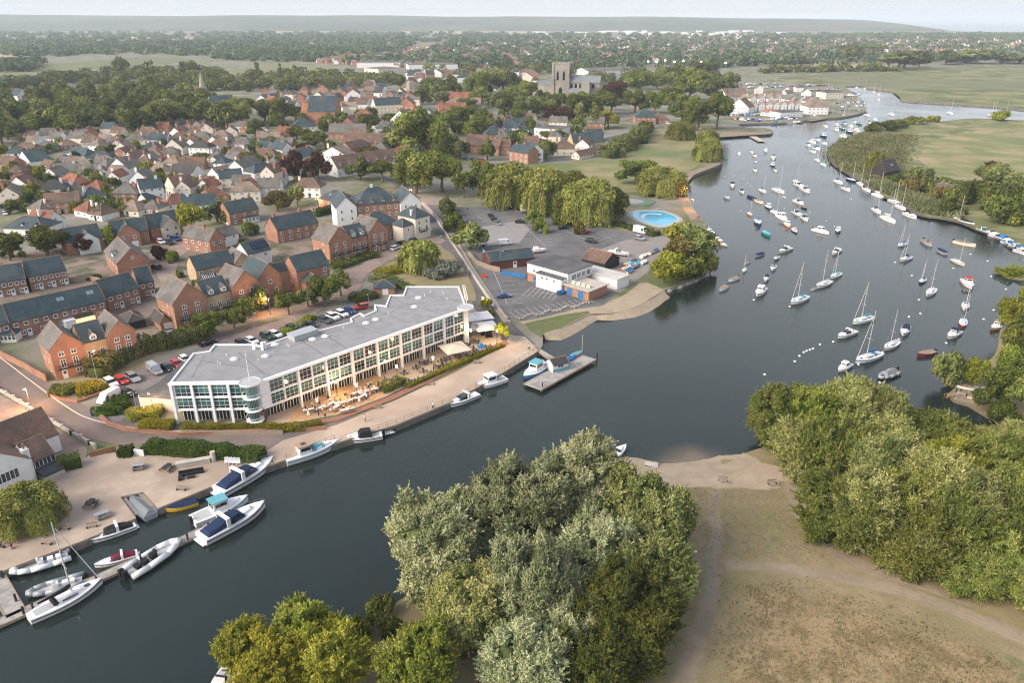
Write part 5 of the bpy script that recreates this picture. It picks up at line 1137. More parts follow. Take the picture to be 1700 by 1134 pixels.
def crown(kind,seed,n_leaf,size,m,R_=1.0,H=1.0,base=.12,blobs=26,name='crown',long=2.0):
 """a crown R_ wide each way and H tall, built of leaf faces over many uneven clumps, thin in places"""
 rng = np.random.RandomState(seed); C, Rb = [], []
 big = blobs > 40; nl = 9 if big else 4; LC = []
 for i in range(nl):                                     # the main boughs: uneven lobes round the middle,one high
  a = 6.283 * (i + rng.uniform(-.3,.3)) / max(1,nl - 1); q = rng.uniform(.34,.56) if i else .08
  LC.append((np.array([math.cos(a) * q,math.sin(a) * q,rng.uniform(.30,.62) if i else .64]),rng.uniform(.36,.50) * (.84 if big else 1)))
 for i in range(blobs):
  if kind in ('round', 'broad', 'bush'):
   lc,lr = LC[i % nl]; d = sph(rng,1)[0]; d[:2] += lc[:2] * 1.1; d[2] = d[2] * .9 + .22; d /= np.linalg.norm(d); f = rng.uniform(.55,.95)
   c = np.array([(lc[0] + d[0] * lr * f) * R_,(lc[1] + d[1] * lr * f) * R_,(base + (1 - base) * (lc[2] + d[2] * lr * f * .92)) * H]); r = rng.uniform(.055,.15) if big else rng.uniform(.17,.34)
   if big: f = rng.uniform(.82,1.1); c = np.array([(lc[0] + d[0] * lr * f) * R_,(lc[1] + d[1] * lr * f) * R_,(base + (1 - base) * (lc[2] + d[2] * lr * f * .92)) * H])
   if kind == 'bush': c[2] = abs(c[2]) * .85; r *= 1.2
  elif kind == 'poplar':
   z = rng.uniform(.06,.95); q = (1 - abs(z - .35) ** 1.3 * .95) * .6; a = rng.uniform(0,6.28); c = np.array([math.cos(a) * q * R_,math.sin(a) * q * R_,z * H]); r = rng.uniform(.3,.45) * (1.12 - z * .75)
  elif kind == 'conifer':
   z = rng.uniform(.05,.96); q = (1 - z) * .72; a = rng.uniform(0,6.28); c = np.array([math.cos(a) * q * R_,math.sin(a) * q * R_,z * H]); r = .12 + .33 * (1 - z)
  elif kind == 'willow':
   a = rng.uniform(0,6.28); q = math.sqrt(rng.uniform(0.02,1)) * .74; c = np.array([math.cos(a) * q * R_,math.sin(a) * q * R_,(.55 + .36 * math.cos(q * 1.7) * rng.uniform(.8,1.1)) * H]); r = rng.uniform(.2,.32)
  C.append(c); Rb.append(r * min(R_, H * (.75 if kind in ('round', 'broad') else 1.2)))
 C, Rb = np.array(C), np.array(Rb); w = Rb ** 2; w /= w.sum()
 bt = rng.uniform(0, 1, blobs)
 idx = rng.choice(blobs, n_leaf * 2, p=w); d = sph(rng, n_leaf * 2)
 rr = rng.uniform(.70,1.08,n_leaf * 2); rr = np.where(rng.rand(n_leaf * 2) < .16,rr + .26,rr); d[:,2] += np.where(rr > 1.1,.35,0); d /= np.linalg.norm(d,axis=1)[:,None]
 P = C[idx] + d * (Rb[idx] * rr)[:, None]
 keep = np.ones(len(P), bool)
 for j in range(blobs):
  keep &= ~((np.linalg.norm(P - C[j], axis=1) < Rb[j] * .66) & (idx != j))
 keep &= P[:, 2] > .02 * H
 if kind in ('round', 'broad'): keep &= ~((d[:, 2] < -.5) & (rng.rand(len(P)) < .6))
 P, d, idx = P[keep][:n_leaf], d[keep][:n_leaf], idx[keep][:n_leaf]
 Nn = d + rng.normal(size=d.shape) * .55; Nn /= np.linalg.norm(Nn, axis=1)[:, None]
 tint = np.clip(.5 * bt[idx] + .5 * rng.rand(len(P)) + .0, 0, 1)
 gd = d + np.array([0,0,.55 if kind != 'willow' else -.4]); V,t = leaves(P,Nn,size,tint,rng,long,dirs=gd)
 if big and kind != 'willow':                            # pointed leafy sprays standing out of the crown
  nt,m_ = n_leaf // 42,16; j = rng.choice(blobs,nt,p=w); dd = sph(rng,nt); dd += (C[j] - np.array([0,0,H * .45])) / (np.linalg.norm(C[j],axis=1)[:,None] + 1e-6) * .8; dd[:,2] += .75; dd /= np.linalg.norm(dd,axis=1)[:,None]
  L_ = rng.uniform(.9,2.0,nt) * size * 2.4; f = (np.arange(m_) + .5) / m_; base_ = C[j] + dd * (Rb[j] * .75)[:,None]
  PT = (base_[:,None,:] + dd[:,None,:] * (f[None,:,None] * L_[:,None,None])).reshape(-1,3) + rng.normal(size=(nt * m_,3)) * (size * .55 * (1.05 - np.tile(f,nt)))[:,None]
  NT = rng.normal(size=(nt * m_,3)); NT /= np.linalg.norm(NT,axis=1)[:,None]; DT = np.repeat(dd,m_,0)
  V2,t2 = leaves(PT,NT,size * .8,np.clip(np.repeat(bt[j],m_) * .45 + .3 + .35 * rng.rand(nt * m_),0,1),rng,long,dirs=DT); V,t = np.concatenate([V,V2]),np.concatenate([t,t2])
 if kind == 'willow':
  k = int(n_leaf * 2.4); a = rng.uniform(0,6.28,k); q = np.sqrt(rng.uniform(.12,1,k)); lump = 1 + .14 * np.sin(a * 5 + seed) + .09 * np.sin(a * 11 + 2 * seed)
  ph = (np.floor(a * 4.4 + seed) * .618) % 1; L = rng.uniform(0,1,k) ** .8 * (.72 + .25 * ph)
  top = .55 + .40 * np.cos(q * 1.55)
  PP = np.stack([np.cos(a) * q * lump * R_ * (.92 + .1 * L),np.sin(a) * q * lump * R_ * (.92 + .1 * L),np.maximum(.03,top - L * .62 * q) * H],1)
  N2 = np.stack([np.cos(a),np.sin(a),.25 + 0 * a],1) + rng.normal(size=(k,3)) * .35; N2 /= np.linalg.norm(N2,axis=1)[:,None]
  V2,t2 = leaves(PP,N2,size * .85,np.clip(.45 * ph + .55 * rng.rand(k),0,1),rng,3.2,.8); V,t = np.concatenate([V,V2]),np.concatenate([t,t2])
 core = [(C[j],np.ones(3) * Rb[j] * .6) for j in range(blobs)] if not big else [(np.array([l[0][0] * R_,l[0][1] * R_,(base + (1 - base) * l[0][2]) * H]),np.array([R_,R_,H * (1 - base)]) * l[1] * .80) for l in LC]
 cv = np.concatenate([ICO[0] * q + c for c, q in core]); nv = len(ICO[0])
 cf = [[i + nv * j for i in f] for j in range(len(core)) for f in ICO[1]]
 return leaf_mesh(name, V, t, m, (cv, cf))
def trunk_mesh(seed, h=.55, r=.06, limbs=5, R_=.6):
 rng = random.Random(seed); b = MB(); pts = [Vector((0, 0, -.05))]
 for i in range(3): pts.append(Vector((rng.uniform(-.04,.04),rng.uniform(-.04,.04),h * (i + 1) / 3)))
 for i in range(3): b.tube(pts[i],pts[i + 1],r * (1.15 - .22 * i),r * (.93 - .22 * i),7)
 for i in range(limbs):
  a = 6.283 * i / limbs + rng.uniform(-.3,.3); s = pts[1].lerp(pts[3],rng.uniform(.2,1)); e = Vector((math.cos(a) * R_ * .6,math.sin(a) * R_ * .6,s.z + rng.uniform(.15,.35)))
  mid = s.lerp(e,.5) + Vector((0,0,.05)); b.tube(s,mid,r * .5,r * .33,5); b.tube(mid,e,r * .33,r * .12,5)
 return b.mesh('trunk', M_BARK)
TR = {}
SPEC = dict(round=(1900,.17,26),broad=(2000,.17,30),bush=(1100,.20,14),poplar=(1300,.16,24),conifer=(1500,.15,26),willow=(2600,.14,26))
def tree_proto(kind, col, v, level=0):
 k = (kind, col, v, level)
 if k not in TR:
  n, s, bl = SPEC[kind]; mul = (1, 3.2, .32)[level]; sz = s * (1, .58, 1.6)[level]
  H = dict(poplar=3.4, conifer=2.6, bush=1.1, willow=1.55, broad=1.7, round=2.0)[kind]
  TR[k] = (crown(kind,100 * v + len(kind) * 7 + level,int(n * mul * (1.6 if kind in ('poplar',) else 1)),sz,LEAF[col],1.0,H,.14 if kind != 'bush' else 0,bl),trunk_mesh(v,H * .55,.07 if kind != 'bush' else .04,5,.8),H)
 return TR[k]
CW = dict(green='green',dark='dark green',olive='olive green',yellow='yellow-green',gold='golden yellow',lime='fresh bright green',copper='dark copper-red',rust='rust brown',silver='silver-grey',pale='pale green',willow='pale green weeping',grey='grey-leaved',hedge='green')
KW = dict(round='round-headed tree',broad='broad spreading tree',bush='bush',poplar='tall columnar tree',conifer='pointed conifer',willow='willow')
trng = random.Random(77); NTREE = [0]
def tree(kind,col,p,width,height,level=0,where='',name=None,group=None,lean=0,desc=None):
 v = NTREE[0] % 3 if level != 2 else NTREE[0] % 2; NTREE[0] += 1
 c, tk, H = tree_proto(kind, col, v, level)
 nm = name or dict(bush='bush',willow='willow_tree',conifer='conifer_tree',poplar='poplar_tree').get(kind,'tree')
 d = desc or f"{CW[col]} {KW[kind]} {where}".strip()
 t = thing(nm,d,'bush' if kind == 'bush' else 'tree',(p.x,p.y,p.z),trng.uniform(0,6.28),group)
 sx = width / 2 / (.86 if kind != 'willow' else .80); sz = height / H
 put('crown',c,t,sc=(sx,sx,sz)); put('trunk',tk,t,sc=(sx,sx,sz)); OCC.append((p.x,p.y,width * .4)); return t
def T(kind, col, cx, yb, w, h, where='', z=LAND, level=0, **k):
 """a tree from its place in the photograph: foot row, and its width and height in photograph pixels"""
 p = G(cx, yb, z); s = ppm(p); W = w / s
 p2 = Vector((p.x * (1 + .25 * W / p.y),p.y + .25 * W,z)); H = max(1.5,hsolve(p2,yb - h)); level = 1 if W > 13 and level == 0 else level
 return tree(kind, col, p2, W, H, level, where, **k)

# ---- the near trees: each built for its own place
NEAR = {}
def big_tree(name,desc,cx,cy,zc,width,height,col,n,leaf,kind='round',seed=1,ground=.7,blobs=60,long=2.6):
 """a near tree: crown middle (in the photograph) at height zc"""
 p = G(cx,cy,zc); t = thing(name,desc,'tree',(p.x,p.y,ground),(seed * 2.4) % 6.28); Hc = zc - ground + height / 2; v = seed % (4 if col == 'silver' else 3); k = (col,kind,v)
 if k not in NEAR:
  z0 = max(0,(zc - ground) - height / 2); NEAR[k] = (crown(kind,seed,int(n * 1.5),leaf * .86,LEAF[col],width / 2,Hc,max(0,z0 / Hc * .8),int(blobs * 4.5),long=long),trunk_mesh(seed,Hc * .55,.5 if width > 12 else .3,7,width * .4),width,Hc)
 c,tk,w0,h0 = NEAR[k]; sc = (width / w0,width / w0,Hc / h0); put('crown',c,t,sc=sc); put('trunk',tk,t,sc=sc); return t
for i, (cx, cy, zc, w, h, col, d) in enumerate([
 (735,909,7.7,18,15.5,'silver','largest silver willow with a rounded crown leaning out over the dark river'),(850,849,9.5,18,17.2,'silver','silver willow with the greyest crown at the heart of the riverside clump'),(950,819,9.9,18,17.2,'silver','tall silver willow whose top rises highest against the water'),
 (1075,874,7.7,15.5,15.5,'pale','silver-green willow spreading over the dirt path on the field side'),(1020,839,8.2,14,14.6,'pale','greenish silver willow at the far shoulder of the riverside clump'),(890,979,8.6,13,16.3,'silver','slim silver willow in front of the clump, narrow and upright'),(775,1014,5.6,14,12.0,'pale','greener willow low in the clump beside the river path'),
 (1000,934,6.9,14,13.8,'silver','silver willow half hidden behind the dark olive tree'),(1085,954,5.6,12,12.0,'pale','low silver-green willow beside the bend of the path'),(1035,1024,6.5,15,12.9,'olive','dense dark olive tree beside the path, flecked with yellow leaves'),(985,1094,5.2,13,10.3,'olive','dark olive tree low at the foot of the clump'),(870,1104,5.6,13,11.2,'silver','low silver willow sprawling at the foot of the clump'),
 (935,1044,5.2,12,10.3,'silver','silver willow filling the middle foot of the clump')]):
 big_tree('silver_willow' if 'silver' in d else 'dense_tree' if 'olive' in d else 'green_willow',d,cx,cy,zc,w,h,col,58000,.41 if col != 'olive' else .38,seed=11 + i,blobs=80)
big_tree('golden_tree','golden autumn tree at the water edge, brightest of the yellow crowns',555,1088,6.5,10.5,10.5,'yellow',30000,.36,seed=21,blobs=55)
big_tree('golden_tree','yellowing tree with olive patches beside the brightest golden crown',455,1112,6.0,10,10,'gold',30000,.36,seed=22,blobs=55)
big_tree('golden_tree','green and yellow tree behind the golden crowns, thin at the top',500,1055,6.2,8.5,9.5,'lime',22000,.34,seed=23,blobs=50)
big_tree('leafy_tree','bright green bushy tree between the golden crowns and the willow clump',690,1105,6,10.5,10,'lime',30000,.36,seed=24,blobs=50)
big_tree('leafy_tree','sparse olive tree overhanging the river at the bank corner',405,1075,5.5,7,8,'yellow',14000,.34,seed=25,blobs=40)
for i, (cx, cy, zc, w, h, col, kind, d) in enumerate([
 (1290,690,6.5,11,13,'green','round','bright green poplar at the beach end of the thicket, leaning over the water'),(1345,700,6.5,11,13,'lime','round','fresh yellow-green tree with bare twigs by the beach'),
 (1300,720,4,9,8,'green','round','low green tree skirting the sandy beach'),(1410,690,7,12,14,'pale','round','pale feathery poplar in the middle of the riverside thicket'),
 (1465,700,7,12,14,'pale','round','pale upright poplar beside the reed bed'),(1385,760,6.5,12,13,'green','round','rounded green willow bulging toward the beach path'),(1400,850,6,13,12,'green','round','broad dark-bellied willow facing the dirt path'),
 (1460,790,7.5,11,14,'pale','round','grey-green willow behind the path thicket'),(1545,815,8,13,14,'pale','round','palest willow with yellow tips in the thicket'),(1515,835,6.5,12,13,'green','round','green willow in the middle of the path side thicket'),
 (1580,790,7,11,13,'yellow','round','yellowish willow crown standing over the thicket'),(1595,885,6,12,12,'green','round','tall green poplar over the bend of the path'),(1665,855,7,10,15,'green','poplar','narrow poplar rising above the thicket edge'),
 (1675,935,5,11,11,'green','round','leafy green tree at the thicket foot near the dirt path'),(1700,870,7,12,14,'dark','round','dark green tree shading the back of the thicket'),(1650,790,6.5,12,12,'green','round','rounded green tree in the hollow behind the thicket'),
 (1710,780,6,12,11,'green','round','green tree beside the reeds at the edge of the view'),(1735,915,6,12,13,'dark','round','dark green tree cut off by the edge of the view'),(1345,750,5.5,12,11,'pale','round','pale round willow filling the beach side of the thicket'),(1430,850,6.5,12,13,'pale','round','feathery pale willow facing the worn field'),(1535,915,4.5,11,10,'green','round','low leafy willow at the thicket foot by the path'),(1455,875,4,10,9,'green','round','low green willow bulging over the path bend'),
 (1620,860,7.5,13,14,'pale','round','pale willow in the thicket behind the narrow poplar'),(1560,730,4.5,12,9,'green','round','green scrub willow at the reed bed edge'),(1480,745,5.5,12,11,'pale','round','pale scrub willow between the poplars and the reeds'),(1620,745,4,12,8,'green','round','low scrub willow in the reed bed'),(1690,740,4,12,8,'pale','round','pale low scrub willow in the reeds'),(1615,955,3.5,9,8,'green','round','small green willow at the outer thicket foot'),(1725,980,3.5,10,8,'green','round','small willow at the thicket foot by the view edge'),(1705,885,7,13,14,'green','round','tall green willow deep in the thicket'),
 (1495,915,3,8,7,'green','bush','low green shrub fringe beside the dirt path'),(1410,860,2.5,8,6,'dark','bush','dark green shrub fringe at the beach path bend')]):
 big_tree('poplar_tree' if 'poplar' in d else 'willow_tree' if 'willow' in d else 'tree',d,cx,cy,zc,w * 1.12,h * 1.05,col,40000,.36,kind,40 + i,blobs=60)
# right-hand spit and islet
for cx,yb,w,h,k,c,d in [(1574,640,60,55,'bush','dark','dark round bush overhanging the water at the spit tip'),(1612,650,45,60,'round','yellow','thin yellow tree above the beached dinghies'),(1650,690,80,90,'round','green','green tree above the dinghy shore'),(1690,640,90,130,'round','olive','tall olive tree on the spit'),
       (1685,570,80,100,'round','yellow','yellowing tree at the head of the spit'),(1700,700,80,90,'round','green','bushy green tree low on the spit'),(1665,640,60,70,'broad','lime','bright yellow-green tree on the spit slope'),(1730,610,90,130,'round','green','green tree on the spit at the edge of the view'),(1660,705,50,40,'bush','hedge','low green bush along the spit shore')]:
 T(k, c, cx, yb, w * .84, h * .9, z=.6, level=1, desc=d)
# ---- the yard willow and the estate trees
T('willow','willow',57,884,86,70,level=1,desc='weeping willow with a mop of pale green strands on the gravel yard'); ref('the yard willow',G(57,884))
for cx, yb, w, h, k, c, d in [
 (348,566,50,46,'round','green','fresh green street tree in front of the dormer town houses'),(389,548,34,36,'round','green','small round street tree beside the dormer town houses'),(480,526,38,38,'round','green','green street tree behind the white parked cars'),(512,512,34,34,'round','dark','dark green street tree by the brick gabled blocks'),
 (540,512,50,52,'round','green','bushy street tree nearest the hotel roof, green'),(566,495,40,46,'round','dark','dark round tree beside the brick gabled blocks'),(428,518,44,44,'bush','dark','dark shrubby tree by the glowing street lamp'),(410,528,30,34,'bush','green','green bush against the dormer town houses'),
 (322,398,46,56,'round','yellow','golden olive round tree in the courtyard'),(362,372,38,32,'round','dark','dark clipped round tree in the courtyard'),(80,430,72,52,'round','olive','large olive tree behind the brown terrace'),(18,436,50,46,'round','olive','olive tree at the estate edge'),(187,412,32,36,'round','yellow','yellow-green tree before the brick garages house'),
 (140,424,26,32,'round','copper','small copper tree behind the terrace gardens'),(268,432,22,24,'bush','copper','small plum-red tree on the courtyard island'),(285,436,22,20,'bush','lime','bright green shrub on the courtyard island'),(462,354,44,34,'round','rust','rusty pink-tinged tree behind the long brick house'),(495,344,32,34,'round','pale','pale green tree near the hipped slate house'),
 (417,392,26,24,'bush','green','round green bush by the long brick house'),(560,346,20,26,'bush','copper','purple-leaved bush by the apartment block'),(190,360,44,28,'bush','dark','dark bushy tree behind the slate roofs'),(128,354,20,22,'bush','yellow','yellow bush among the red bungalow roofs'),
 (696,452,56,50,'willow','willow','weeping willow on the green by the curved street'),(737,462,46,26,'bush','grey','grey-leaved shrub mound on the green'),(718,462,26,20,'bush','grey','smaller grey shrub beside the grey mound'),(780,418,52,44,'round','pale','pale rounded tree at the car park corner'),(752,384,30,26,'bush','green','green shrub along the road wall'),(742,362,26,34,'round','pale','pale thin tree at the road wall'),
 (806,516,20,22,'round','yellow','small lamp-lit tree at the end of the hotel terrace'),(832,568,30,30,'round','gold','golden lamp-lit shrub at the terrace corner'),(812,390,0,0,'','','')]:
 if k: T(k, c, cx, yb, w, h, level=1 if yb > 470 else 0, desc=d)
for cx,yb,w,h in [(745,352,26,22),(757,372,24,22),(768,394,22,20)]: T('bush','olive',cx,yb,w,h,'along the road wall')
# poplars of the car park, pool and park
for cx, yb, w, h, k, c, d in [
 (846,344,76,70,'willow','willow',''),(908,356,70,74,'willow','willow',''),(945,350,54,62,'willow','willow',''),(975,372,80,70,'willow','willow',''),(935,376,30,30,'bush','willow','round willowy bush at the car park edge'),(880,346,60,62,'willow','willow',''),(1020,366,44,52,'round','olive','olive tree next to the paddling pool'),
 (884,378,22,32,'round','lime','bright lemon-lit tree in the middle of the car park'),(900,388,20,24,'bush','lime','lemon-lit bush in the car park bays'),(963,390,18,24,'bush','rust','small rusty tree beside a red car'),(1056,308,56,44,'round','green','round green park tree on the lawn'),(1100,326,64,44,'willow','willow','wide weeping willow by the paddling pool path'),(1085,318,46,40,'willow','willow','smaller weeping willow behind the wide one'),
 (1130,232,38,30,'willow','willow','round willow on the park lawn edge'),(1174,246,30,30,'willow','willow','willow at the upstream river corner'),(1174,268,38,36,'willow','willow','willow drooping over the river wall'),
 (1100,474,50,50,'round','yellow','olive yellow willow on the rocky point'),(1128,446,60,46,'round','rust','rust-tinged willow on the rocky point'),(1155,440,60,60,'round','pale','pale willow at the tip of the rocky point'),(1140,420,50,46,'round','pale','pale green willow behind the rusty one on the point'),(1168,448,36,34,'bush','olive','low olive bush on the rocks of the point'),(1112,462,50,40,'bush','yellow','yellow-green scrub filling the rocky point'),(1145,462,50,40,'bush','olive','olive scrub above the rocks of the point'),(1120,420,50,44,'round','yellow','yellowish willow at the back of the point'),
 (695,264,88,78,'broad','green','very large green tree rising above the school roofs'),(690,326,88,76,'broad','green','large rounded green tree by the street bend'),(735,322,64,66,'round','green','dark green tree beside the street bend'),(672,310,40,44,'round','olive','olive tree in front of the brown terrace'),(800,330,46,66,'round','green','tall bright tree between the willows and the road'),(770,330,36,42,'round','olive','olive tree at the car park entrance'),
 (742,226,44,42,'round','green','green tree west of the park road houses'),(598,300,40,36,'round','dark','dark tree in front of the long brown terrace'),(635,304,44,36,'round','olive','brownish tree in front of the long brown terrace'),(490,300,36,48,'round','copper','copper beech beside the pale pink house'),(529,302,40,46,'round','copper','wider copper beech next to the white hipped house'),
 (610,224,40,34,'round','olive','plane tree behind the school hall'),(616,246,22,42,'conifer','dark','dark conifer before the brown school range'),(524,244,38,26,'round','olive','brown-green tree by the bungalow street'),(505,236,24,22,'round','green','round green tree beside the hall villa'),(470,206,42,44,'round','green','tall green tree west of the orange-roofed block'),(440,204,44,40,'round','dark',''),
 (412,198,36,34,'round','olive',''),(425,232,34,34,'round','dark',''),(545,208,24,20,'round','dark','dark tree before the orange-roofed block'),(836,196,44,42,'round','dark','dark elm in front of the priory'),(868,198,44,40,'round','dark',''),(800,164,50,46,'broad','green',''),(835,160,50,42,'broad','dark',''),(870,168,40,34,'round','green',''),
 (770,214,40,40,'round','green',''),(800,226,46,44,'round','olive',''),(785,232,36,36,'round','green',''),(879,220,18,26,'round','green','narrow green tree beside the white modern block'),(926,190,40,34,'round','olive',''),(960,196,46,44,'round','green',''),(990,196,40,40,'round','olive',''),(962,206,20,34,'round','pale','slender pale tree below the priory nave'),
 (920,202,44,26,'round','copper','copper beech at the foot of the priory'),(945,204,36,24,'round','copper','second copper tree beside the priory lane'),(985,214,34,46,'conifer','dark','dark cedar near the golden tree'),(1009,214,38,32,'round','gold','golden yellow tree at the top of the park'),(1025,170,46,36,'round','copper','large copper beech beyond the nave'),(1015,190,40,34,'round','olive',''),(1054,188,40,40,'round','green',''),(1086,190,36,40,'round','lime','lime-green tree behind the manor'),
 (1110,190,50,44,'round','green',''),(1132,206,52,50,'round','green','tall green tree at the park gate'),(1160,218,48,56,'round','green',''),(1190,216,46,58,'round','green','large tree standing at the bend of the river'),(1145,168,54,56,'round','green',''),(1180,170,46,44,'round','dark',''),(1120,150,50,40,'round','green',''),(1205,160,40,40,'round','dark',''),(1165,130,46,30,'round','dark',''),
 (1020,262,30,24,'bush','dark',''),(1043,250,34,30,'bush','dark',''),(1058,238,30,30,'bush','dark',''),(1068,226,26,24,'bush','dark',''),(906,264,32,30,'round','green','round tree in front of the brick park corner house'),(1090,150,50,30,'round','green',''),(1060,160,50,40,'round','green','')]:
 T(k, c, cx, yb, w, h, 'near the park' if not d else '', desc=d or None)
# marsh scrub
for cx, yb, w, h, k, c, d in [
 (1450,288,27,34,'willow','willow','weeping willow beside the black marsh barn'),(1520,304,40,28,'bush','dark','dark green bush in front of the marsh barn'),(1484,304,20,15,'bush','hedge',''),(1515,318,38,24,'bush','rust','rust-brown bush on the marsh bank'),(1538,320,24,20,'bush','olive',''),(1650,318,72,42,'broad','dark','wide flat-topped tree on the marsh'),(1560,330,34,22,'bush','rust',''),(1585,338,40,30,'bush','olive',''),
 (1612,340,40,40,'bush','olive',''),(1640,348,60,50,'bush','olive','broad olive thicket on the marsh bank'),(1680,352,60,56,'bush','dark',''),(1665,372,70,46,'bush','green',''),(1688,376,34,22,'bush','lime','bright lime bush above the river bank path'),(1710,366,50,50,'bush','green',''),(1560,312,40,16,'bush','dark',''),(1590,316,40,16,'bush','dark',''),(1648,276,24,8,'bush','copper','small dark bramble alone in the meadow'),(1520,352,40,18,'bush','reed',''),(1580,356,36,20,'bush','olive',''),
 (1446,219,30,14,'bush','olive',''),(1470,217,34,16,'bush','olive',''),(1490,213,30,14,'bush','olive',''),(1515,206,34,14,'bush','yellow',''),(1546,203,20,12,'bush','yellow',''),(1660,200,34,16,'bush','yellow','yellow bush by the far creek')]:
 T(k, c, cx, yb, w, h, 'on the marsh bank', z=.7, desc=d or None) if c != 'reed' else None
# ---- woods and hedgerows: trees one can tell apart, scattered to fill their outlines
def wood(poly, n, seed, cols, kinds, w, h, where, minsp=.5, level=0):
 rng = random.Random(seed); got = 0; y0,y1 = min(p[1] for p in poly),max(p[1] for p in poly); x0,x1 = min(p[0] for p in poly),max(p[0] for p in poly); mine = []
 for k in range(n * 60):
  if got >= n: break
  px, py = rng.uniform(x0, x1), rng.uniform(y0, y1)
  if not inside(poly, px, py): continue
  p = G(px, py); ww = rng.uniform(*w); hh = rng.uniform(*h)
  if any((p.x - a) ** 2 + (p.y - b) ** 2 < (ww * minsp + c) ** 2 for a,b,c in mine) or any((p.x - a) ** 2 + (p.y - b) ** 2 < (ww * .3 + c * .8) ** 2 for a,b,c in OCC0): continue
  mine.append((p.x, p.y, ww * minsp)); got += 1
  tree(rng.choice(kinds), rng.choice(cols), p, ww, hh, level, where)
OCC0 = list(OCC)
wood([(0,200),(0,172),(60,170),(160,160),(240,156),(330,160),(345,175),(340,196),(400,205),(430,212),(360,218),(280,222),(160,226),(60,232),(0,240)],84,1,['dark','dark','dark','green','olive','olive'],['round','round','broad'],(15,25),(13,20),'in the dark wood',.34)
wood([(640,142),(730,140),(900,150),(900,190),(780,190),(740,200),(660,200)],22,3,['green','dark','olive'],['round','broad'],(14,22),(11,16),'among the town gardens',.5)
wood([(0,245),(230,232),(470,232),(560,262),(500,330),(330,350),(60,350),(0,360)],120,5,['green','dark','olive','yellow','hedge','green'],['round','bush','bush','bush'],(4.5,9),(3.5,7.5),'in the suburban gardens',.5)
wood([(0,410),(330,380),(560,390),(560,470),(470,520),(300,560),(180,600),(100,560),(0,560)],34,7,['green','dark','olive','hedge','lime'],['bush','bush','round'],(2.4,4.5),(1.6,3.4),'in the estate gardens',.6)
wood([(420,210),(560,190),(760,200),(1000,215),(1000,260),(760,275),(560,265)],50,6,['green','dark','olive'],['round','bush'],(7,13),(6,12),'between the town houses',.45)
for x,y,h,kd in [(247,134,34,'poplar'),(255,134,36,'poplar'),(428,125,24,'poplar'),(467,130,26,'poplar'),(490,130,24,'poplar'),(318,128,26,'broad'),(202,124,26,'broad'),(520,134,18,'poplar'),(322,126,30,'conifer')]: T(kd,'dark',x,y,12 if kd == 'poplar' else 28,h,'by the far meadow',level=2)
for i in range(20): T('bush','dark',1272 + i * 11.5 + trng.uniform(-3,3),121 + trng.uniform(-1,1) - i * .2,trng.uniform(14,26),trng.uniform(7,14),'by the stubble field',level=2)
for x,y,w,h in [(1500,116,60,32),(1525,112,30,22),(1475,112,36,24),(1570,107,40,22),(1610,106,60,24),(1660,106,50,18),(1690,105,50,14),(1410,102,34,26),(1448,90,40,18),(1320,108,34,14)]: T('broad','dark',x,y,w,h,'by the reed marsh',level=2)

# ---- hedges and planting
def hedge(name,desc,cat,line,width,height,col,leaf=.28,dens=34,z=LAND,seed=1,lump=.25):
 rng = np.random.RandomState(seed); P = [Vector((p.x,p.y,0)) for p in pxs(smooth(line,4),z)]; seg = [(P[i + 1] - P[i]).length for i in range(len(P) - 1)]; L = sum(seg); n = int(L * (width + 2 * height) * dens)
 s = np.array(seg); pr = s / s.sum(); k = rng.choice(len(s), n, p=pr); t = rng.rand(n)
 A = np.array([tuple(p) for p in P]); base = A[k] * (1 - t)[:,None] + A[k + 1] * t[:,None]; d = A[k + 1] - A[k]; d /= np.linalg.norm(d,axis=1)[:,None] + 1e-9; nr = np.stack([-d[:,1],d[:,0],0 * t],1)
 u = rng.uniform(0, width + 2 * height, n); top = (u > height) & (u < height + width)
 side = np.where(u <= height,-1,1); off = np.where(top,(u - height) - width / 2,side * width / 2); hz = np.where(top,height,np.where(u <= height,u,u - height - width))
 ph = np.sin(base[:,0] * 1.1 + 1) * np.sin(base[:,1] * 1.3 + 2) * .6 + np.sin(base[:,0] * .37) * .4
 hz = hz * (1 + lump * ph) + rng.normal(size=n) * .07; off = off * (1 + lump * .5 * ph) + rng.normal(size=n) * .07
 Q = base + nr * off[:,None]; Q[:,2] = np.maximum(.02,hz); Nn = np.where(top[:,None],np.array([0,0,1.0]),nr * side[:,None]) + rng.normal(size=(n,3)) * .55; Nn /= np.linalg.norm(Nn,axis=1)[:,None]
 o = P[len(P) // 2]; Q[:, 0] -= o.x; Q[:, 1] -= o.y
 V, tt = leaves(Q, Nn, leaf, np.clip(rng.rand(n) * .6 + .2 + .2 * ph, 0, 1), rng, 1.4)
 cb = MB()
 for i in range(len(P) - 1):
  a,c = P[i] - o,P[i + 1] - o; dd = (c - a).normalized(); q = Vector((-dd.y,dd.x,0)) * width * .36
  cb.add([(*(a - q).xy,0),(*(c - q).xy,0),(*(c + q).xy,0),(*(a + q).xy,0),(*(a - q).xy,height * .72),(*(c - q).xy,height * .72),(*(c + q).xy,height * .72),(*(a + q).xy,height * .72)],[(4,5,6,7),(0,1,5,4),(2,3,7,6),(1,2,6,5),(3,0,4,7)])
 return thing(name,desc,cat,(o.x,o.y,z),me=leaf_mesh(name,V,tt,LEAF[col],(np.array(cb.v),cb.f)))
hedge('hedge','thick clipped green hedge between the gravel yard and the quay road','hedge',[(243,748),(300,752),(370,757),(436,764)],3.4,2.0,'hedge',dens=46)
hedge('hedge','short block of clipped hedge beside the yard gate','hedge',[(198,757),(222,755)],2.6,1.8,'hedge')
hedge('hedge','dark green hedge against the waterside house','hedge',[(98,782),(136,772)],2.6,2.2,'hedge')
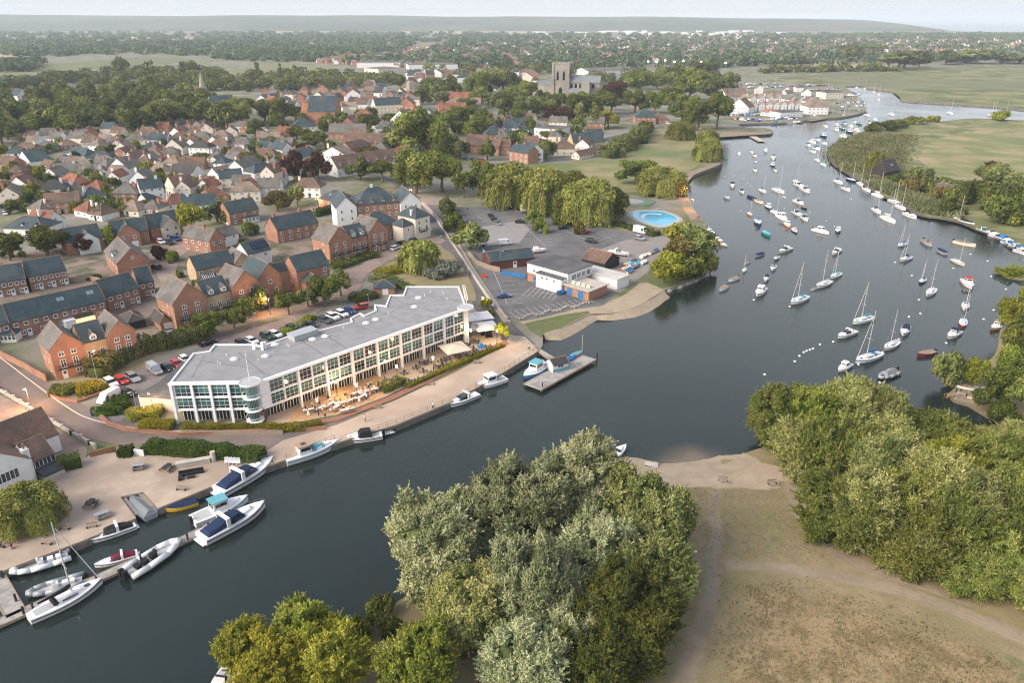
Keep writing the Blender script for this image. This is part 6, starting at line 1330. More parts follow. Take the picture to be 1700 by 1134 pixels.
hedge('hedge','low golden clipped hedge along the terrace edge facing the promenade','hedge',[(674,645),(735,618),(790,594),(836,575)],1.3,.9,'goldhedge',.22,60)
hedge('hedge','golden hedge in front of the hotel end wall','hedge',[(234,712),(262,711),(288,712)],3.2,1.6,'goldhedge',.26,46)
hedge('hedge','yellow green hedge under the hotel ground floor windows','hedge',[(305,714),(360,715),(430,714),(490,715),(535,707)],1.8,1.3,'goldhedge',.24,46,seed=3)
hedge('hedge','tall shrub screen between the twin-gabled house and the parked cars','hedge',[(160,628),(200,600),(245,582),(290,574),(340,560)],5,3.2,'dark',.4,22,seed=4,lump=.5)
hedge('hedge','golden ground-cover bank on the hotel car park corner','hedge',[(128,655),(150,650),(172,640)],4.5,1.1,'goldhedge',.3,36,seed=5,lump=.6)
hedge('hedge','green shrub bank on the hotel car park corner','hedge',[(84,652),(104,650),(124,652)],5.0,1.2,'olive',.3,36,seed=6,lump=.6)
hedge('hedge','green shrub bed inside the bend by the white van','hedge',[(176,692),(192,676),(215,668)],6,1.6,'hedge',.3,34,seed=7,lump=.6)
hedge('hedge','yellow-green shrub bed below the low annexe','hedge',[(214,698),(240,690),(270,688)],4,1.4,'yellow',.3,34,seed=8,lump=.6)
hedge('hedge','shrub border behind the parked white cars','hedge',[(585,502),(605,496),(626,492)],5,1.8,'olive',.35,24,seed=9,lump=.6)
hedge('hedge','shrub border along the white parking strip','hedge',[(470,556),(490,548),(520,528)],3,1.3,'yellow',.35,24,seed=10,lump=.6)
hedge('hedge','clipped yellow-green hedge on the green by the willow','hedge',[(628,458),(650,452),(682,450)],6,1.5,'goldhedge',.4,20,seed=11)
hedge('hedge','dark shrub bed by the hipped brick kiosk','hedge',[(620,470),(640,462),(655,470),(682,482)],4,1.3,'dark',.35,20,seed=12,lump=.6)
hedge('hedge','shrub border in front of the red brick town houses','hedge',[(550,446),(575,440),(600,430),(625,424)],6,1.6,'olive',.4,18,seed=13,lump=.7)
hedge('hedge','tall clipped hedge glowing under a lamp by the apartment block','hedge',[(524,360),(566,348)],3,3,'hedge',.5,14,seed=14)
hedge('hedge','long dark hedge climbing the park edge','hedge',[(1005,262),(1030,250),(1055,236),(1072,216)],9,6,'dark',.8,5,seed=15,lump=.5)
hedge('hedge','green hedge around the paddling pool lawn','hedge',[(1022,372),(1050,380),(1090,392)],5,1.4,'olive',.45,14,seed=16,lump=.6)
hedge('hedge','reed fringe hedge at the small islet','reeds',[(1662,456),(1700,455),(1740,460)],7,1.6,'yellow',.35,24,z=.4,seed=17,lump=.6)
hedge('hedge','lamp-lit golden shrub by the terrace corner gate','hedge',[(806,524),(816,528)],3,2,'yellow',.35,20,seed=18,lump=.6)
hedge('hedge','terrace garden shrubs beside the wedding deck','hedge',[(634,652),(650,646),(668,634)],3,1.4,'olive',.25,34,seed=19,lump=.7)
hedge('hedge','garden shrubs behind the long brown terrace','hedge',[(150,596),(180,560),(215,540)],4,1.6,'olive',.4,20,seed=20,lump=.7)
hedge('hedge','yellow garden bush behind the terrace step','hedge',[(212,500),(226,494)],3,2,'goldhedge',.35,20,seed=21,lump=.6)
# reeds and rough grass nobody could count
def tufts(name, label, poly, n, h, col, z, seed, wide=.35, clump=False):
 rng = np.random.RandomState(seed); x0,x1 = min(p[0] for p in poly),max(p[0] for p in poly); y0,y1 = min(p[1] for p in poly),max(p[1] for p in poly); W = [G(x,y,z) for x,y in poly]; Wp = [(p.x,p.y) for p in W]
 a,b_,c,d = min(p[0] for p in Wp),max(p[0] for p in Wp),min(p[1] for p in Wp),max(p[1] for p in Wp); pts = []
 while len(pts) < n:
  for x, y in zip(rng.uniform(a, b_, 4000), rng.uniform(c, d, 4000)):
   if inside(Wp,x,y) and (not clump or math.sin(x * .9 + 3 * math.sin(y * .23)) * math.sin(y * .8 + 2 * math.sin(x * .31)) > .2 + .7 * random.random()): pts.append((x,y))
   if len(pts) >= n: break
 P = np.array([(x,y,z) for x,y in pts]); den = np.sin(P[:,0] * .21 + seed) * np.sin(P[:,1] * .17 + 1.3) + .5 * np.sin(P[:,0] * .71) * np.sin(P[:,1] * .63); hh = h * np.clip(.75 + .35 * den + rng.normal(size=n) * .2,.25,1.6)
 P[:,:2] += rng.normal(size=(n,2)) * min(4,(b_ - a) * .03); P[:,2] += hh * .45; Nn = rng.normal(size=(n,3)); Nn[:,2] = np.abs(Nn[:,2]) * .6 + .1; Nn /= np.linalg.norm(Nn,axis=1)[:,None]
 V,t = leaves(P,Nn,h * .9,np.clip(.5 + .3 * den + rng.normal(size=n) * .2,0,1),rng,1 / wide,.5)
 o = put(name, leaf_mesh(name, V, t, LEAF[col])); o['kind'] = 'stuff'; o['label'] = label
tufts('reeds','green reed bed between the thicket and the creek',[(1500,716),(1560,714),(1640,720),(1740,740),(1800,770),(1740,790),(1640,770),(1560,760),(1520,750)],14000,1.5,'reed',.7,1)
tufts('reeds','tall reeds along the marsh river bank',[(1440,306),(1462,318),(1492,330),(1532,353),(1562,358),(1600,364),(1580,345),(1540,330),(1500,316),(1470,302)],9000,2.0,'reed',.7,2)
tufts('reeds','reeds on the rounded end of the marsh',[(1400,232),(1384,244),(1378,255),(1390,268),(1412,284),(1450,300),(1500,290),(1500,250),(1520,225),(1440,222)],12000,1.3,'reed',.7,3)
tufts('grass','dry rough grass tufts on the near field',[(1215,962),(1330,968),(1450,1005),(1580,1050),(1700,1100),(1740,1180),(1190,1180),(1200,1060)],12000,.17,'straw',.7,4,.3)
tufts('grass','thin dry grass by the beach path',[(1130,812),(1290,815),(1330,880),(1400,935),(1280,930),(1165,925),(1150,860)],3000,.2,'straw',.7,5,.3)
tufts('weeds','darker weed clumps scattered through the rough field',[(1215,962),(1330,968),(1450,1005),(1580,1050),(1700,1100),(1740,1180),(1190,1180),(1200,1060)],1300,.28,'reed',.7,6,.4,True)
tufts('weeds','russet dock stems scattered through the rough field',[(1215,962),(1330,968),(1450,1005),(1580,1050),(1700,1100),(1740,1180),(1190,1180),(1200,1060)],500,.26,'rust',.7,7,.3,True)
for cx,yb,w,h,c in [(905,196,34,30,'green'),(955,198,40,40,'olive'),(978,192,36,36,'dark'),(905,178,30,26,'dark'),(1000,184,34,36,'green')]: T('round',c,cx,yb,w,h,'before the priory')
for cx,yb,w,h,c,d in [(632,1030,46,40,'green','green bush on the bare bank by the water'),(600,1062,40,34,'lime','bright bush between the golden tree and the bank corner'),(655,1068,44,36,'olive','olive bush at the foot of the riverside clump')]: T('bush',c,cx,yb,w,h,z=.7,level=1,desc=d)
# ------------------------------------------------------------------ boats
def hull_rings(L, B_, fb, fine=1.0, transom=.85, n=9, draft=.25):
 """sections of a hull from the stern (x = -L/2) to the bow (x = L/2): outline at the rail, the waterline and the keel"""
 rows = []
 for i in range(n):
  u = i / (n - 1); x = -L / 2 + L * u
  w = B_ / 2 * (transom + (1 - transom) * math.sin(min(1,u / .45) * math.pi / 2)) * (1 - max(0,(u - .45) / .55) ** (2.2 * fine)) + .02
  z = fb * (1 + .28 * max(0, (u - .35) / .65) ** 2)
  rows.append((x, w, z))
 return rows
BM = {}
def bparts(kind, hull, cover, seed=0):
 """the parts of one kind of boat, ten metres long with its bow toward +x"""
 key = (kind, hull, cover)
 if key in BM: return BM[key]
 H, K = HULL[hull], CLOTH.get(cover, CLOTH['navy']); out = []
 def shell(L, B_, fb, transom=.85, fine=1.0, stripe=True, m=H, deck=M_GEL, rail=.0):
  r = hull_rings(L, B_, fb, fine, transom); b = MB()
  rings = [[(x,-w,z),(x,-w * .97,z * .45),(x,-w * .86,-.05),(x,0,-.35),(x,w * .86,-.05),(x,w * .97,z * .45),(x,w,z)] for x,w,z in r]
  b.loft(rings, 0, False, False); b.add(rings[0], [tuple(range(7))])
  out.append(('hull',b.fix(b.mesh('hull',[m],True)) if False else b.mesh('hull',[m]),(0,0,0),[]))
  d = MB(); up = [(x, -w, z) for x, w, z in r] + [(x, w, z) for x, w, z in r]; k = len(r)
  d.add([(x,y,z + .012) for x,y,z in up],[(i,i + 1,k + i + 1,k + i) for i in range(k - 1)])
  out.append(('deck', d.mesh('deck', deck), (0, 0, 0), []))
  if stripe:
   s = MB()
   for sg in (-1,1): s.add([(x,sg * (w * .985 + .012),z * .62) for x,w,z in r] + [(x,sg * (w * 1.0 + .014),z * .80) for x,w,z in r],[(i,i + 1,k + i + 1,k + i) for i in range(k - 1)])
   out.append(('stripe',s.mesh('stripe',K if cover != 'none' else HULL['navy']),(0,0,0),[]))
   a = MB()
   for sg in (-1,1): a.add([(x,sg * (w * .90 + .01),-.02) for x,w,z in r] + [(x,sg * (w * .935 + .015),z * .14) for x,w,z in r],[(i,i + 1,k + i + 1,k + i) for i in range(k - 1)])
   out.append(('waterline',a.mesh('waterline',M_ANTIFOUL if hull != 'red' else HULL['black']),(0,0,0),[]))
  return r
 def one(name, b, m, sub=()): out.append((name, b.mesh(name, m), (0, 0, 0), list(sub)))
 def cabin(x0, x1, w0, w1, z0, h, front=.35, back=.12, mi=0, b=None, top=.82):
  b = b or MB(); b.loft([[(x0,-w0,z0),(x1,-w1,z0),(x1,w1,z0),(x0,w0,z0)],[(x0 + back * h,-w0 * top,z0 + h),(x1 - front * h * 2,-w1 * top,z0 + h),(x1 - front * h * 2,w1 * top,z0 + h),(x0 + back * h,w0 * top,z0 + h)]],mi); return b
 if kind == 'sloop':
  shell(10, 3.1, .95, .62, 1.0)
  one('cabin', cabin(-1.3, 2.9, .95, .55, .98, .5, .9, .2), M_GEL)
  g = MB(); [g.box(-.7,1.4,s * .83 - .06,s * .83 + .06,1.15,1.33) for s in (-1,1)]; one('cabin_window',g,M_DARKGLASS); g = MB(); g.box(2.6,3.3,-.3,.3,1.24,1.27); one('deck_hatch',g,M_DARKGLASS)
  c = MB(); c.box(-4.2,-1.4,-.75,.75,.78,.99); one('cockpit',c,mat('cockpit_grey',(.42,.42,.41),rough=.7))
  m = MB(); m.tube((.9,0,.95),(.9,0,13.6),.12,.08,6); m.tube((.9,-.85,6),(.9,.85,6),.03,.03,4); m.tube((.9,-.65,9.6),(.9,.65,9.6),.03,.03,4)
  st = MB()
  for a in ((4.8,0,1.2),(-4.9,0,1.0),(.7,1.45,.95),(.7,-1.45,.95)): st.tube(a,(.9,0,13.4),.012,.012,3)
  out.append(('mast',m.mesh('mast',M_ALU),(0,0,0),[('rigging',st.mesh('rigging',M_STEEL))]))
  bo = MB(); bo.tube((.8, 0, 2.0), (-3.6, 0, 2.1), .07, .06, 6); one('boom', bo, M_ALU)
  if cover != 'none':
   sc = MB(); sc.loft([[(x,r * math.cos(a),2.28 + dz + r * 1.3 * math.sin(a)) for a in [math.pi * q / 4 for q in range(8)]] for x,r,dz in ((.85,.26,.35),(.2,.27,.12),(-1.6,.2,0),(-3.5,.10,0))]); one('sail_cover',sc,K)
   fu = MB(); fu.tube((4.6,0,1.6),(1.15,0,12.4),.07,.05,5); one('furled_jib',fu,M_GEL)
   dg = cabin(-1.9, -1.0, .9, .85, 1.2, .7, .5, .3); one('spray_hood', dg, K)
  pu = MB()
  for s in (-1,1): pu.tube((4.8,s * .15,1.2),(3.7,s * .75,1.8),.02,.02,4); pu.tube((3.7,s * .75,1.8),(-4.4,s * 1.05,1.6),.012,.012,3); pu.tube((-4.8,s * .95,1),(-4.8,s * .95,1.6),.02,.02,4)
  one('guard_rail', pu, M_STEEL)
 elif kind == 'cruiser':                                     # flybridge-less sports cruiser with a cover over the cockpit
  shell(10, 3.1, 1.05, .92, 1.15)
  one('foredeck', cabin(-.4, 3.7, 1.1, .30, 1.06, .42, 1.3, .1), M_GEL)
  w = cabin(-.9, 1.4, 1.25, .95, 1.2, .75, .75, -.1); one('windscreen', w, M_DARKGLASS)
  a = MB(); a.box(-1.75,-1.2,-1.38,-1.2,1.0,2.3); a.box(-1.75,-1.2,1.2,1.38,1.0,2.3); a.box(-1.75,-1.2,-1.38,1.38,2.3,2.48); one('radar_arch',a,M_GEL)
  if cover != 'none':
   k = MB(); k.loft([[(-4.5,-1.2,1.08),(1.0,-1.15,1.35),(1.0,1.15,1.35),(-4.5,1.2,1.08)],[(-4.1,-.8,1.5),(-1.3,-.9,2.0),(-1.3,.9,2.0),(-4.1,.8,1.5)]]); k.loft([[(-1.35,-1.0,1.5),(1.3,-.9,1.4),(1.3,.9,1.4),(-1.35,1.0,1.5)],[(-1.3,-.85,2.0),(.4,-.7,2.02),(.4,.7,2.02),(-1.3,.85,2.0)]]); one('cockpit_cover',k,K)
  b = MB(); b.box(-5.5, -4.98, -1.2, 1.2, .2, .36); one('bathing_platform', b, M_GEL)
  h = MB(); h.box(2.3, 2.8, -.24, .24, 1.33, 1.46); one('deck_hatch', h, M_DARKGLASS)
  pu = MB(); [pu.tube((4.8,s * .1,1.75),(1.0,s * 1.3,1.8),.02,.02,4) for s in (-1,1)]; [pu.tube((x,s * y,1.2),(x,s * y,1.8),.015,.015,4) for s in (-1,1) for x,y in ((3.8,.5),(2.4,.95),(1.0,1.28))]; one('guard_rail',pu,M_STEEL)
 elif kind == 'wheelhouse':                                  # small cabin fishing boat
  shell(10, 3.6, 1.15, .88, 1.0)
  one('foredeck', cabin(1.2, 3.9, 1.2, .4, 1.18, .5, .7, .1), M_GEL)
  one('wheelhouse', cabin(-1.6, 1.4, 1.25, 1.15, 1.15, 1.9, .14, .05, top=.9), M_GEL)
  g = MB(); g.box(-1.2,.8,-1.23,-1.14,2.1,2.7); g.box(-1.2,.8,1.14,1.23,2.1,2.7); g.box(1.02,1.12,-.9,.9,2.1,2.7); g.box(-1.62,-1.5,-.8,.8,1.9,2.7); one('cabin_window',g,M_DARKGLASS)
  r = MB(); r.box(-1.8,1.2,-1.25,1.25,3.05,3.17); one('cabin_roof',r,K if cover not in ('none',) else M_GEL)
  c = MB(); c.box(-4.6,-1.8,-1.3,1.3,.9,1.17); one('cockpit',c,mat('cockpit_grey',(.42,.42,.41),rough=.7))
  e = MB(); e.box(-5.5, -5.02, -.28, .28, .3, 1.75); one('outboard_motor', e, M_BLACK)
  t = MB(); t.tube((-1.0,.3,3.1),(-1.0,.3,4.6),.03,.02,4); one('aerial',t,M_STEEL)
 elif kind == 'dayboat':                                     # open boat with a cuddy and a cover or console
  shell(10, 3.5, 1.2, .86, .9)
  one('cuddy', cabin(.3, 3.8, 1.4, .4, 1.2, .65, .8, .1), M_GEL)
  w = cabin(-.2, .9, 1.35, 1.2, 1.6, .7, .5, -.2); one('windscreen', w, M_DARKGLASS)
  c = MB(); c.box(-4.4,-.1,-1.5,1.5,.85,1.22); one('cockpit',c,mat('cockpit_grey',(.42,.42,.41),rough=.7))
  if cover != 'none':
   k = MB(); k.loft([[(-2.6,-1.6,1.3),(.6,-1.5,1.5),(.6,1.5,1.5),(-2.6,1.6,1.3)],[(-2.3,-1.0,2.7),(.0,-1.0,2.75),(.0,1.0,2.75),(-2.3,1.0,2.7)]]); one('canopy',k,K)
  e = MB(); e.box(-5.7, -5.02, -.4, .4, .3, 2.0); one('outboard_motor', e, M_BLACK)
 elif kind in ('dinghy', 'covered'):
  shell(10,4.0,1.3,.75,.9,False,deck=mat('boat_inside',(.30,.27,.23),(.24,.21,.18),2) if kind == 'dinghy' else K)
  if kind == 'dinghy':
   t = MB(); [t.box(x,x + .7,-1.6,1.6,1.32,1.42) for x in (-3,-.4,1.9)]; one('thwart',t,M_TEAK)
   r = hull_rings(10, 4.0, 1.3, .9, .75); g = MB(); k = len(r)
   for s in (-1,1): g.add([(x,s * (w + .06),z + .10) for x,w,z in r] + [(x,s * (w - .22),z + .10) for x,w,z in r],[(i,i + 1,k + i + 1,k + i) for i in range(k - 1)])
   one('gunwale', g, M_TEAK)
   e = MB(); e.box(-5.6, -5.02, -.4, .4, .4, 2.0); one('outboard_motor', e, M_BLACK)
  else:
   k = MB(); k.loft([[(-4.8,-1.4,1.32),(3.8,-.8,1.55),(3.8,.8,1.55),(-4.8,1.4,1.32)],[(-4.4,-.15,2.0),(3.2,-.1,1.9),(3.2,.1,1.9),(-4.4,.15,2.0)]]); one('boat_cover',k,K)
 elif kind == 'rib':
  t = MB(); pts = [(-5,1.5),(-2,1.6),(1.6,1.45),(3.6,.85),(4.7,0),(3.6,-.85),(1.6,-1.45),(-2,-1.6),(-5,-1.5)]
  for i in range(8): t.tube((*pts[i],.75 + .06 * max(0,pts[i][0])),(*pts[i + 1],.75 + .06 * max(0,pts[i + 1][0])),.52,.52,9)
  out.append(('tube', t.mesh('tube', [H], True), (0, 0, 0), []))
  b = MB(); b.loft([[(-4.6,-1.3,.35),(2.6,-1.1,.45),(4.0,0,.7),(2.6,1.1,.45),(-4.6,1.3,.35)],[(-4.6,-1.3,.6),(2.6,-1.1,.7),(4.0,0,.9),(2.6,1.1,.7),(-4.6,1.3,.6)]]); one('deck',b,mat('cockpit_grey',(.42,.42,.41),rough=.7))
  s = MB(); s.box(-.6,.4,-.5,.5,.6,1.6); s.box(.2,.5,-.4,.4,1.6,2.0); s.box(-2.2,-1.2,-.55,.55,.6,1.35); s.box(-3.4,-2.6,-.55,.55,.6,1.3); one('console',s,M_GEL if cover != 'black' else K)
  e = MB(); [e.box(-5.9,-5.1,y - .28,y + .28,.3,1.9) for y in ((-.5,.5) if cover == 'black' else (0,))]; one('outboard_motor',e,M_BLACK)
  if cover not in ('none', 'black'):
   k = MB(); k.loft([[(-4.4,-1.4,1.2),(2.4,-1.2,1.25),(2.4,1.2,1.25),(-4.4,1.4,1.2)],[(-3.6,-.4,2.0),(1.2,-.3,2.1),(1.2,.3,2.1),(-3.6,.4,2.0)]]); one('boat_cover',k,K)
 elif kind == 'launch':                                      # old wooden launch with a pilot house
  shell(10, 2.9, 1.15, .8, .9, deck=M_GEL)
  one('foredeck', cabin(.6, 3.8, .9, .35, 1.18, .5, .5, .1), M_GEL)
  one('pilot_house', cabin(-2.6, -.2, 1.05, 1.0, 1.12, 1.6, .12, .05, top=.92), M_GEL)
  g = MB(); g.box(-2.3,-.6,-1.05,-.96,1.9,2.45); g.box(-2.3,-.6,.96,1.05,1.9,2.45); g.box(-.48,-.38,-.8,.8,1.9,2.45); one('cabin_window',g,M_DARKGLASS)
  r = MB(); r.box(-2.8,-.2,-1.1,1.1,2.72,2.84); one('cabin_roof',r,CLOTH['tan']); s = MB(); s.box(-1.9,-1.1,-.4,.4,2.84,2.9); one('solar_panel',s,M_DARKGLASS)
  k = MB(); k.loft([[(-.1,-.8,1.2),(2.2,-.7,1.3),(2.2,.7,1.3),(-.1,.8,1.2)],[(.2,-.5,1.95),(1.9,-.4,1.95),(1.9,.4,1.95),(.2,.5,1.95)]]); one('canopy',k,K)
  c = MB(); c.box(-4.6, -2.8, -.95, .95, .9, 1.16); one('cockpit', c, M_TEAK)
 BM[key] = out; return out
BCOUNT = {}
def boat(name,kind,hull,cover,stern,bow,desc,L=None,frm=lambda x,y: (x,y),z=0.0,group=None,simple=False,bowlift=0,length=None):
 s, b = G(*frm(*stern), z), G(*frm(*bow), z + (.6 if bowlift else 0)); d = b - s; d.z = 0
 L = length or L or max(3.0, d.length); c = (s + b) / 2
 t = thing(name, desc, 'boat', (c.x, c.y, z), math.atan2(d.y, d.x), group, L / 10)
 for pn, me, lc, sub in bparts(kind, hull, cover):
  if simple and pn in ('guard_rail','waterline','aerial','furled_jib','deck_hatch','bathing_platform','cockpit'): continue
  o = put(pn, me, t)
  for sn, sm in sub:
   if not simple: put(sn, sm, o)
 return t
# the boats lying at the yard pontoon and quay
boat('motor_cruiser','cruiser','white','navy',ZL(1030,462),ZL(1290,310),'white motor cruiser with navy cockpit cover moored along the yard quay',z=.0)
boat('motor_cruiser','cruiser','white','navy',ZL(950,685),ZL(1250,520),'white motor cruiser with navy cover and dark stripe at the pontoon end')
boat('cabin_boat','wheelhouse','white','turquoise',ZL(910,600),ZL(1170,490),'white cabin boat with turquoise covers inside the pontoon')
boat('speedboat','covered','yellow','navy',ZL(935,500),ZL(770,540),'yellow tubed speedboat under a navy cover at the yard wall')
boat('covered_dinghy','covered','grey','grey',ZL(715,575),ZL(620,490),'grey covered boat drawn up in the slip')
boat('bowrider','cruiser','white','black',ZL(640,610),ZL(395,695),'white bowrider with black cover tied along the yard wall')
boat('sports_boat','cruiser','white','maroon',ZL(650,745),ZL(448,805),'white sports boat with a maroon canopy inside the pontoon')
boat('rib','rib','white','black',ZL(600,850),ZL(850,690),'large white rigid inflatable with twin black outboards outside the pontoon')
boat('rib','rib','white','none',ZL(335,750),ZL(48,845),'long white rigid inflatable lying under the yard wall')
boat('rib','rib','grey','none',ZL(400,865),ZL(125,945),'pale grey rigid inflatable behind the yacht')
t = boat('sailing_yacht','sloop','white','black',ZL(140,1060),ZL(485,880),'racing yacht with pale deck and black boom on the near side of the pontoon')
boat('motor_launch','launch','white','turquoise',(474,771),(563,741),'old white launch with tan pilot house and green canopy at the quay steps')
boat('bowrider','dayboat','white','black',(628,727),(571,735),'white bowrider with a small black bimini at the promenade wall',length=8.6)
boat('inflatable_dinghy','rib','white','none',(648,719),(630,724),'little white tender nosed behind the bowrider',length=4)
boat('cabin_cruiser','cruiser','white','none',(784,661),(749,675),'white cabin cruiser with open cockpit at the promenade wall',length=9)
boat('cabin_cruiser','wheelhouse','white','white',(832,634),(793,646),'all white hardtop cruiser at the promenade wall beneath the railings',length=9)
boat('fishing_boat','wheelhouse','blue','turquoise',(905,610),(872,632),'turquoise decked fishing boat lying at the wooden jetty',length=10.5)
boat('motor_boat','dayboat','white','none',(1010,765),(1035,748),'white motor boat half hidden behind the silver willows',length=7)
boat('motor_boat','dayboat','white','none',(376,1128),(362,1150),'white boat peeping out under the golden trees',length=7)
# moored out in the river; most lie with their bows downstream toward the camera
def M(kind,hull,cover,a,b,desc,f=ZR,name=None,**k): return boat(name or dict(sloop='sailing_boat',cruiser='motor_cruiser',wheelhouse='cabin_boat',dayboat='motor_boat',dinghy='dinghy',covered='covered_dinghy',rib='rib',launch='motor_launch')[kind],kind,hull,cover,a,b,desc,frm=f,**k)
M('cruiser','white','none',(862,515),(776,545),'big white motor cruiser moored in the lower pool'); M('sloop','white','turquoise',(930,452),(872,468),'white sloop with turquoise sail cover behind the big cruiser',length=9); M('sloop','white','blue',(970,635),(884,662),'white sloop with blue sail cover low in the pool',length=10)
M('sloop','white','none',(1065,572),(1016,600),'bare-masted white sloop below the open motor boats',length=8); M('dayboat','white','navy',(1118,492),(1100,535),'white motor boat with dark console and navy canopy',length=7); M('wheelhouse','white','white',(838,675),(778,712),'little white cabin boat nearest the thicket',length=6)
M('rib','grey','grey',(1060,715),(988,748),'grey rigid inflatable with an A-frame near the thicket',length=7.5); M('dinghy','maroon','none',(1248,618),(1178,632),'dark red open boat with outboard',length=6); M('wheelhouse','white','navy',(1375,515),(1322,548),'white cabin boat with navy windscreen cover below the red sloop',length=7)
M('sloop','red','none',(1400,452),(1393,498),'red hulled sailing boat moored bow-on',length=7); M('sloop','white','navy',(1412,368),(1404,412),'white sloop with blue hood above the red one',length=7); M('wheelhouse','white','red',(1402,260),(1440,300),'white fishing boat with red trim high in the pool',length=8.5)
M('sloop','white','none',(1258,300),(1215,342),'white sloop with a tall bare mast in the pool middle',length=8.5); M('sloop','navy','navy',(1210,250),(1182,276),'navy hulled little yacht',length=6); M('sloop','white','turquoise',(624,345),(546,376),'white sloop with turquoise hood off the rocky point',length=9.5)
M('sloop','white','none',(740,268),(672,295),'white sloop with pale tender at its bow',length=9); M('dinghy','white','none',(668,296),(645,306),'round white tender beside the sloop',length=3); M('sloop','white','turquoise',(790,225),(742,250),'white sloop with turquoise boom cover beside another sloop',length=7.5); M('cruiser','white','none',(790,105),(748,135),'white cabin boat with high bow in the upper pool',length=7.5)
M('wheelhouse','white','none',(415,295),(372,345),'white cabin cruiser off the point with square windows',length=8); M('dinghy','white','none',(232,285),(190,312),'white open launch off the rocks',length=5.5); M('dinghy','white','none',(284,245),(236,262),'slim white rowing boat with dark seats off the rocks',length=5.5)
M('sloop','white','white',(325,195),(305,222),'small white dayboat with short mast off the rocks',length=4.5); M('dayboat','white','navy',(430,232),(418,270),'white dayboat with a blue cover',length=5.5); M('dayboat','white','none',(465,180),(450,218),'bare white motor boat in the short line of three',length=5.5); M('dayboat','grey','none',(485,135),(462,165),'grey motor boat in the short line of three',length=5); M('covered','grey','navy',(408,125),(368,142),'grey inflatable boat with blue cover',length=5.5); M('cruiser','white','none',(545,100),(485,122),'white cruiser with a raked windscreen upstream of the line',length=8); M('dinghy','white','none',(340,165),(315,178),'small pale tender near the rocks',length=3.6)
M('sloop','white','navy',(1132,148),(1092,160),'white sloop with navy cover near the marsh moorings',length=7.5); M('sloop','white','blue',(1115,76),(1075,90),'white sloop with a short blue cover',length=6.5); M('dinghy','grey','none',(1195,58),(1248,92),'grey open workboat with a person aboard',length=7.5); M('covered','grey','navy',(1315,130),(1268,102),'dinghy wholly under a dark blue cover',length=6.5); M('sloop','cream','none',(1350,160),(1396,182),'cream hulled sloop near the reed islet',length=7); M('dinghy','cream','none',(1375,72),(1435,85),'long cream rowing boat with rowers',length=8)
M('wheelhouse','wood','tan',(1590,480),(1540,505),'old brown wooden boat by the spit',length=7)
# upper moorings
for kind, hull, cov, a, b, L, d in [
 ('wheelhouse','white','white',(1060,870),(1155,895),7.5,'white cabin boat with dark side stripe'),('wheelhouse','black','white',(1285,850),(1275,900),6,'black hulled launch seen bow-on'),('sloop','white','none',(830,365),(900,405),8,'white sloop alongside the twin cruisers'),('cruiser','white','navy',(850,400),(935,430),8,'white cruiser with a navy rear cover'),('cruiser','white','none',(905,440),(1005,490),9.5,'large white cruiser in the raft of three'),
 ('cruiser','white','none',(845,570),(930,605),8,'white cruiser alone above the black punt'),('dinghy','black','none',(920,630),(968,655),4.5,'black punt'),('cruiser','white','navy',(830,680),(912,720),7.5,'white cruiser paired with another and navy hood'),('cruiser','white','navy',(910,725),(982,775),7.5,'white cruiser with blue hood at the pair end'),('sloop','white','none',(630,455),(735,490),9.5,'long white yacht with tender'),('dinghy','white','none',(722,520),(752,532),3,'tiny white tender'),
 ('sloop','white','navy',(488,455),(560,488),7,'white sloop with black hood'),('dinghy','cream','none',(445,560),(535,600),7,'long cream open boat'),('covered','navy','navy',(375,525),(440,550),5.5,'navy covered launch'),('wheelhouse','navy','white',(550,610),(615,665),6.5,'navy fishing boat with white wheelhouse'),('sloop','orange','none',(372,690),(415,725),5.5,'orange hulled little sailing boat'),('sloop','white','none',(620,680),(690,710),7.5,'white sloop heading the line of motor boats'),
 ('wheelhouse','white','white',(670,720),(770,775),8.5,'white twin-windowed cabin cruiser in the line'),('wheelhouse','orange','white',(745,790),(800,845),6.5,'orange hulled fishing boat'),('dayboat','black','white',(815,850),(875,905),5.5,'dark hulled dayboat at the line end'),('wheelhouse','navy','blue',(450,745),(505,850),8,'navy hulled cruiser with blue wheelhouse roof'),('covered','green','turquoise',(525,885),(605,940),7,'green hulled boat under a turquoise cover'),
 ('dayboat','white','navy',(195,380),(245,455),7.5,'white and navy fishing boat near the park wall'),('dayboat','white','navy',(290,460),(345,500),5.5,'white dayboat with small navy hood'),('dayboat','grey','grey',(130,520),(200,560),6,'grey dayboat with a dark canopy near the pool'),('dayboat','white','none',(630,240),(680,295),6,'white motor boat above the long yacht'),('wheelhouse','navy','white',(605,190),(645,235),7,'navy boat below the blue roofed cruiser'),('wheelhouse','white','navy',(610,110),(655,175),8,'white boat with navy roof bow-on'),
 ('dayboat','white','none',(425,245),(475,285),6,'bare white boat by the park wall'),('dayboat','white','none',(440,165),(475,190),4.5,'small white boat upstream'),('wheelhouse','white','none',(530,50),(580,80),6.5,'white launch with box cabin'),('dayboat','white','none',(390,65),(440,95),6,'white boat in the upstream pair'),('dayboat','white','none',(420,105),(470,130),6,'second white boat in the upstream pair'),('dayboat','white','white',(270,85),(310,118),5.5,'lone white boat upstream by the willows'),
 ('sloop','white','navy',(1240,365),(1330,400),8.5,'white sloop with navy mainsail cover at the marsh edge'),('sloop','navy','navy',(1375,350),(1460,380),8.5,'dark blue yacht at the marsh edge'),('dayboat','white','none',(1330,440),(1400,470),7.5,'white mastless hull by the dark blue yacht'),('sloop','white','none',(1045,150),(1100,175),7,'white sloop upstream of the marsh yachts'),('sloop','white','turquoise',(1105,195),(1165,220),7,'white sloop with turquoise hood upstream of the marsh')]:
 M(kind, hull, cov, a, b, d + ' in the upper moorings', ZN, length=L, simple=True)
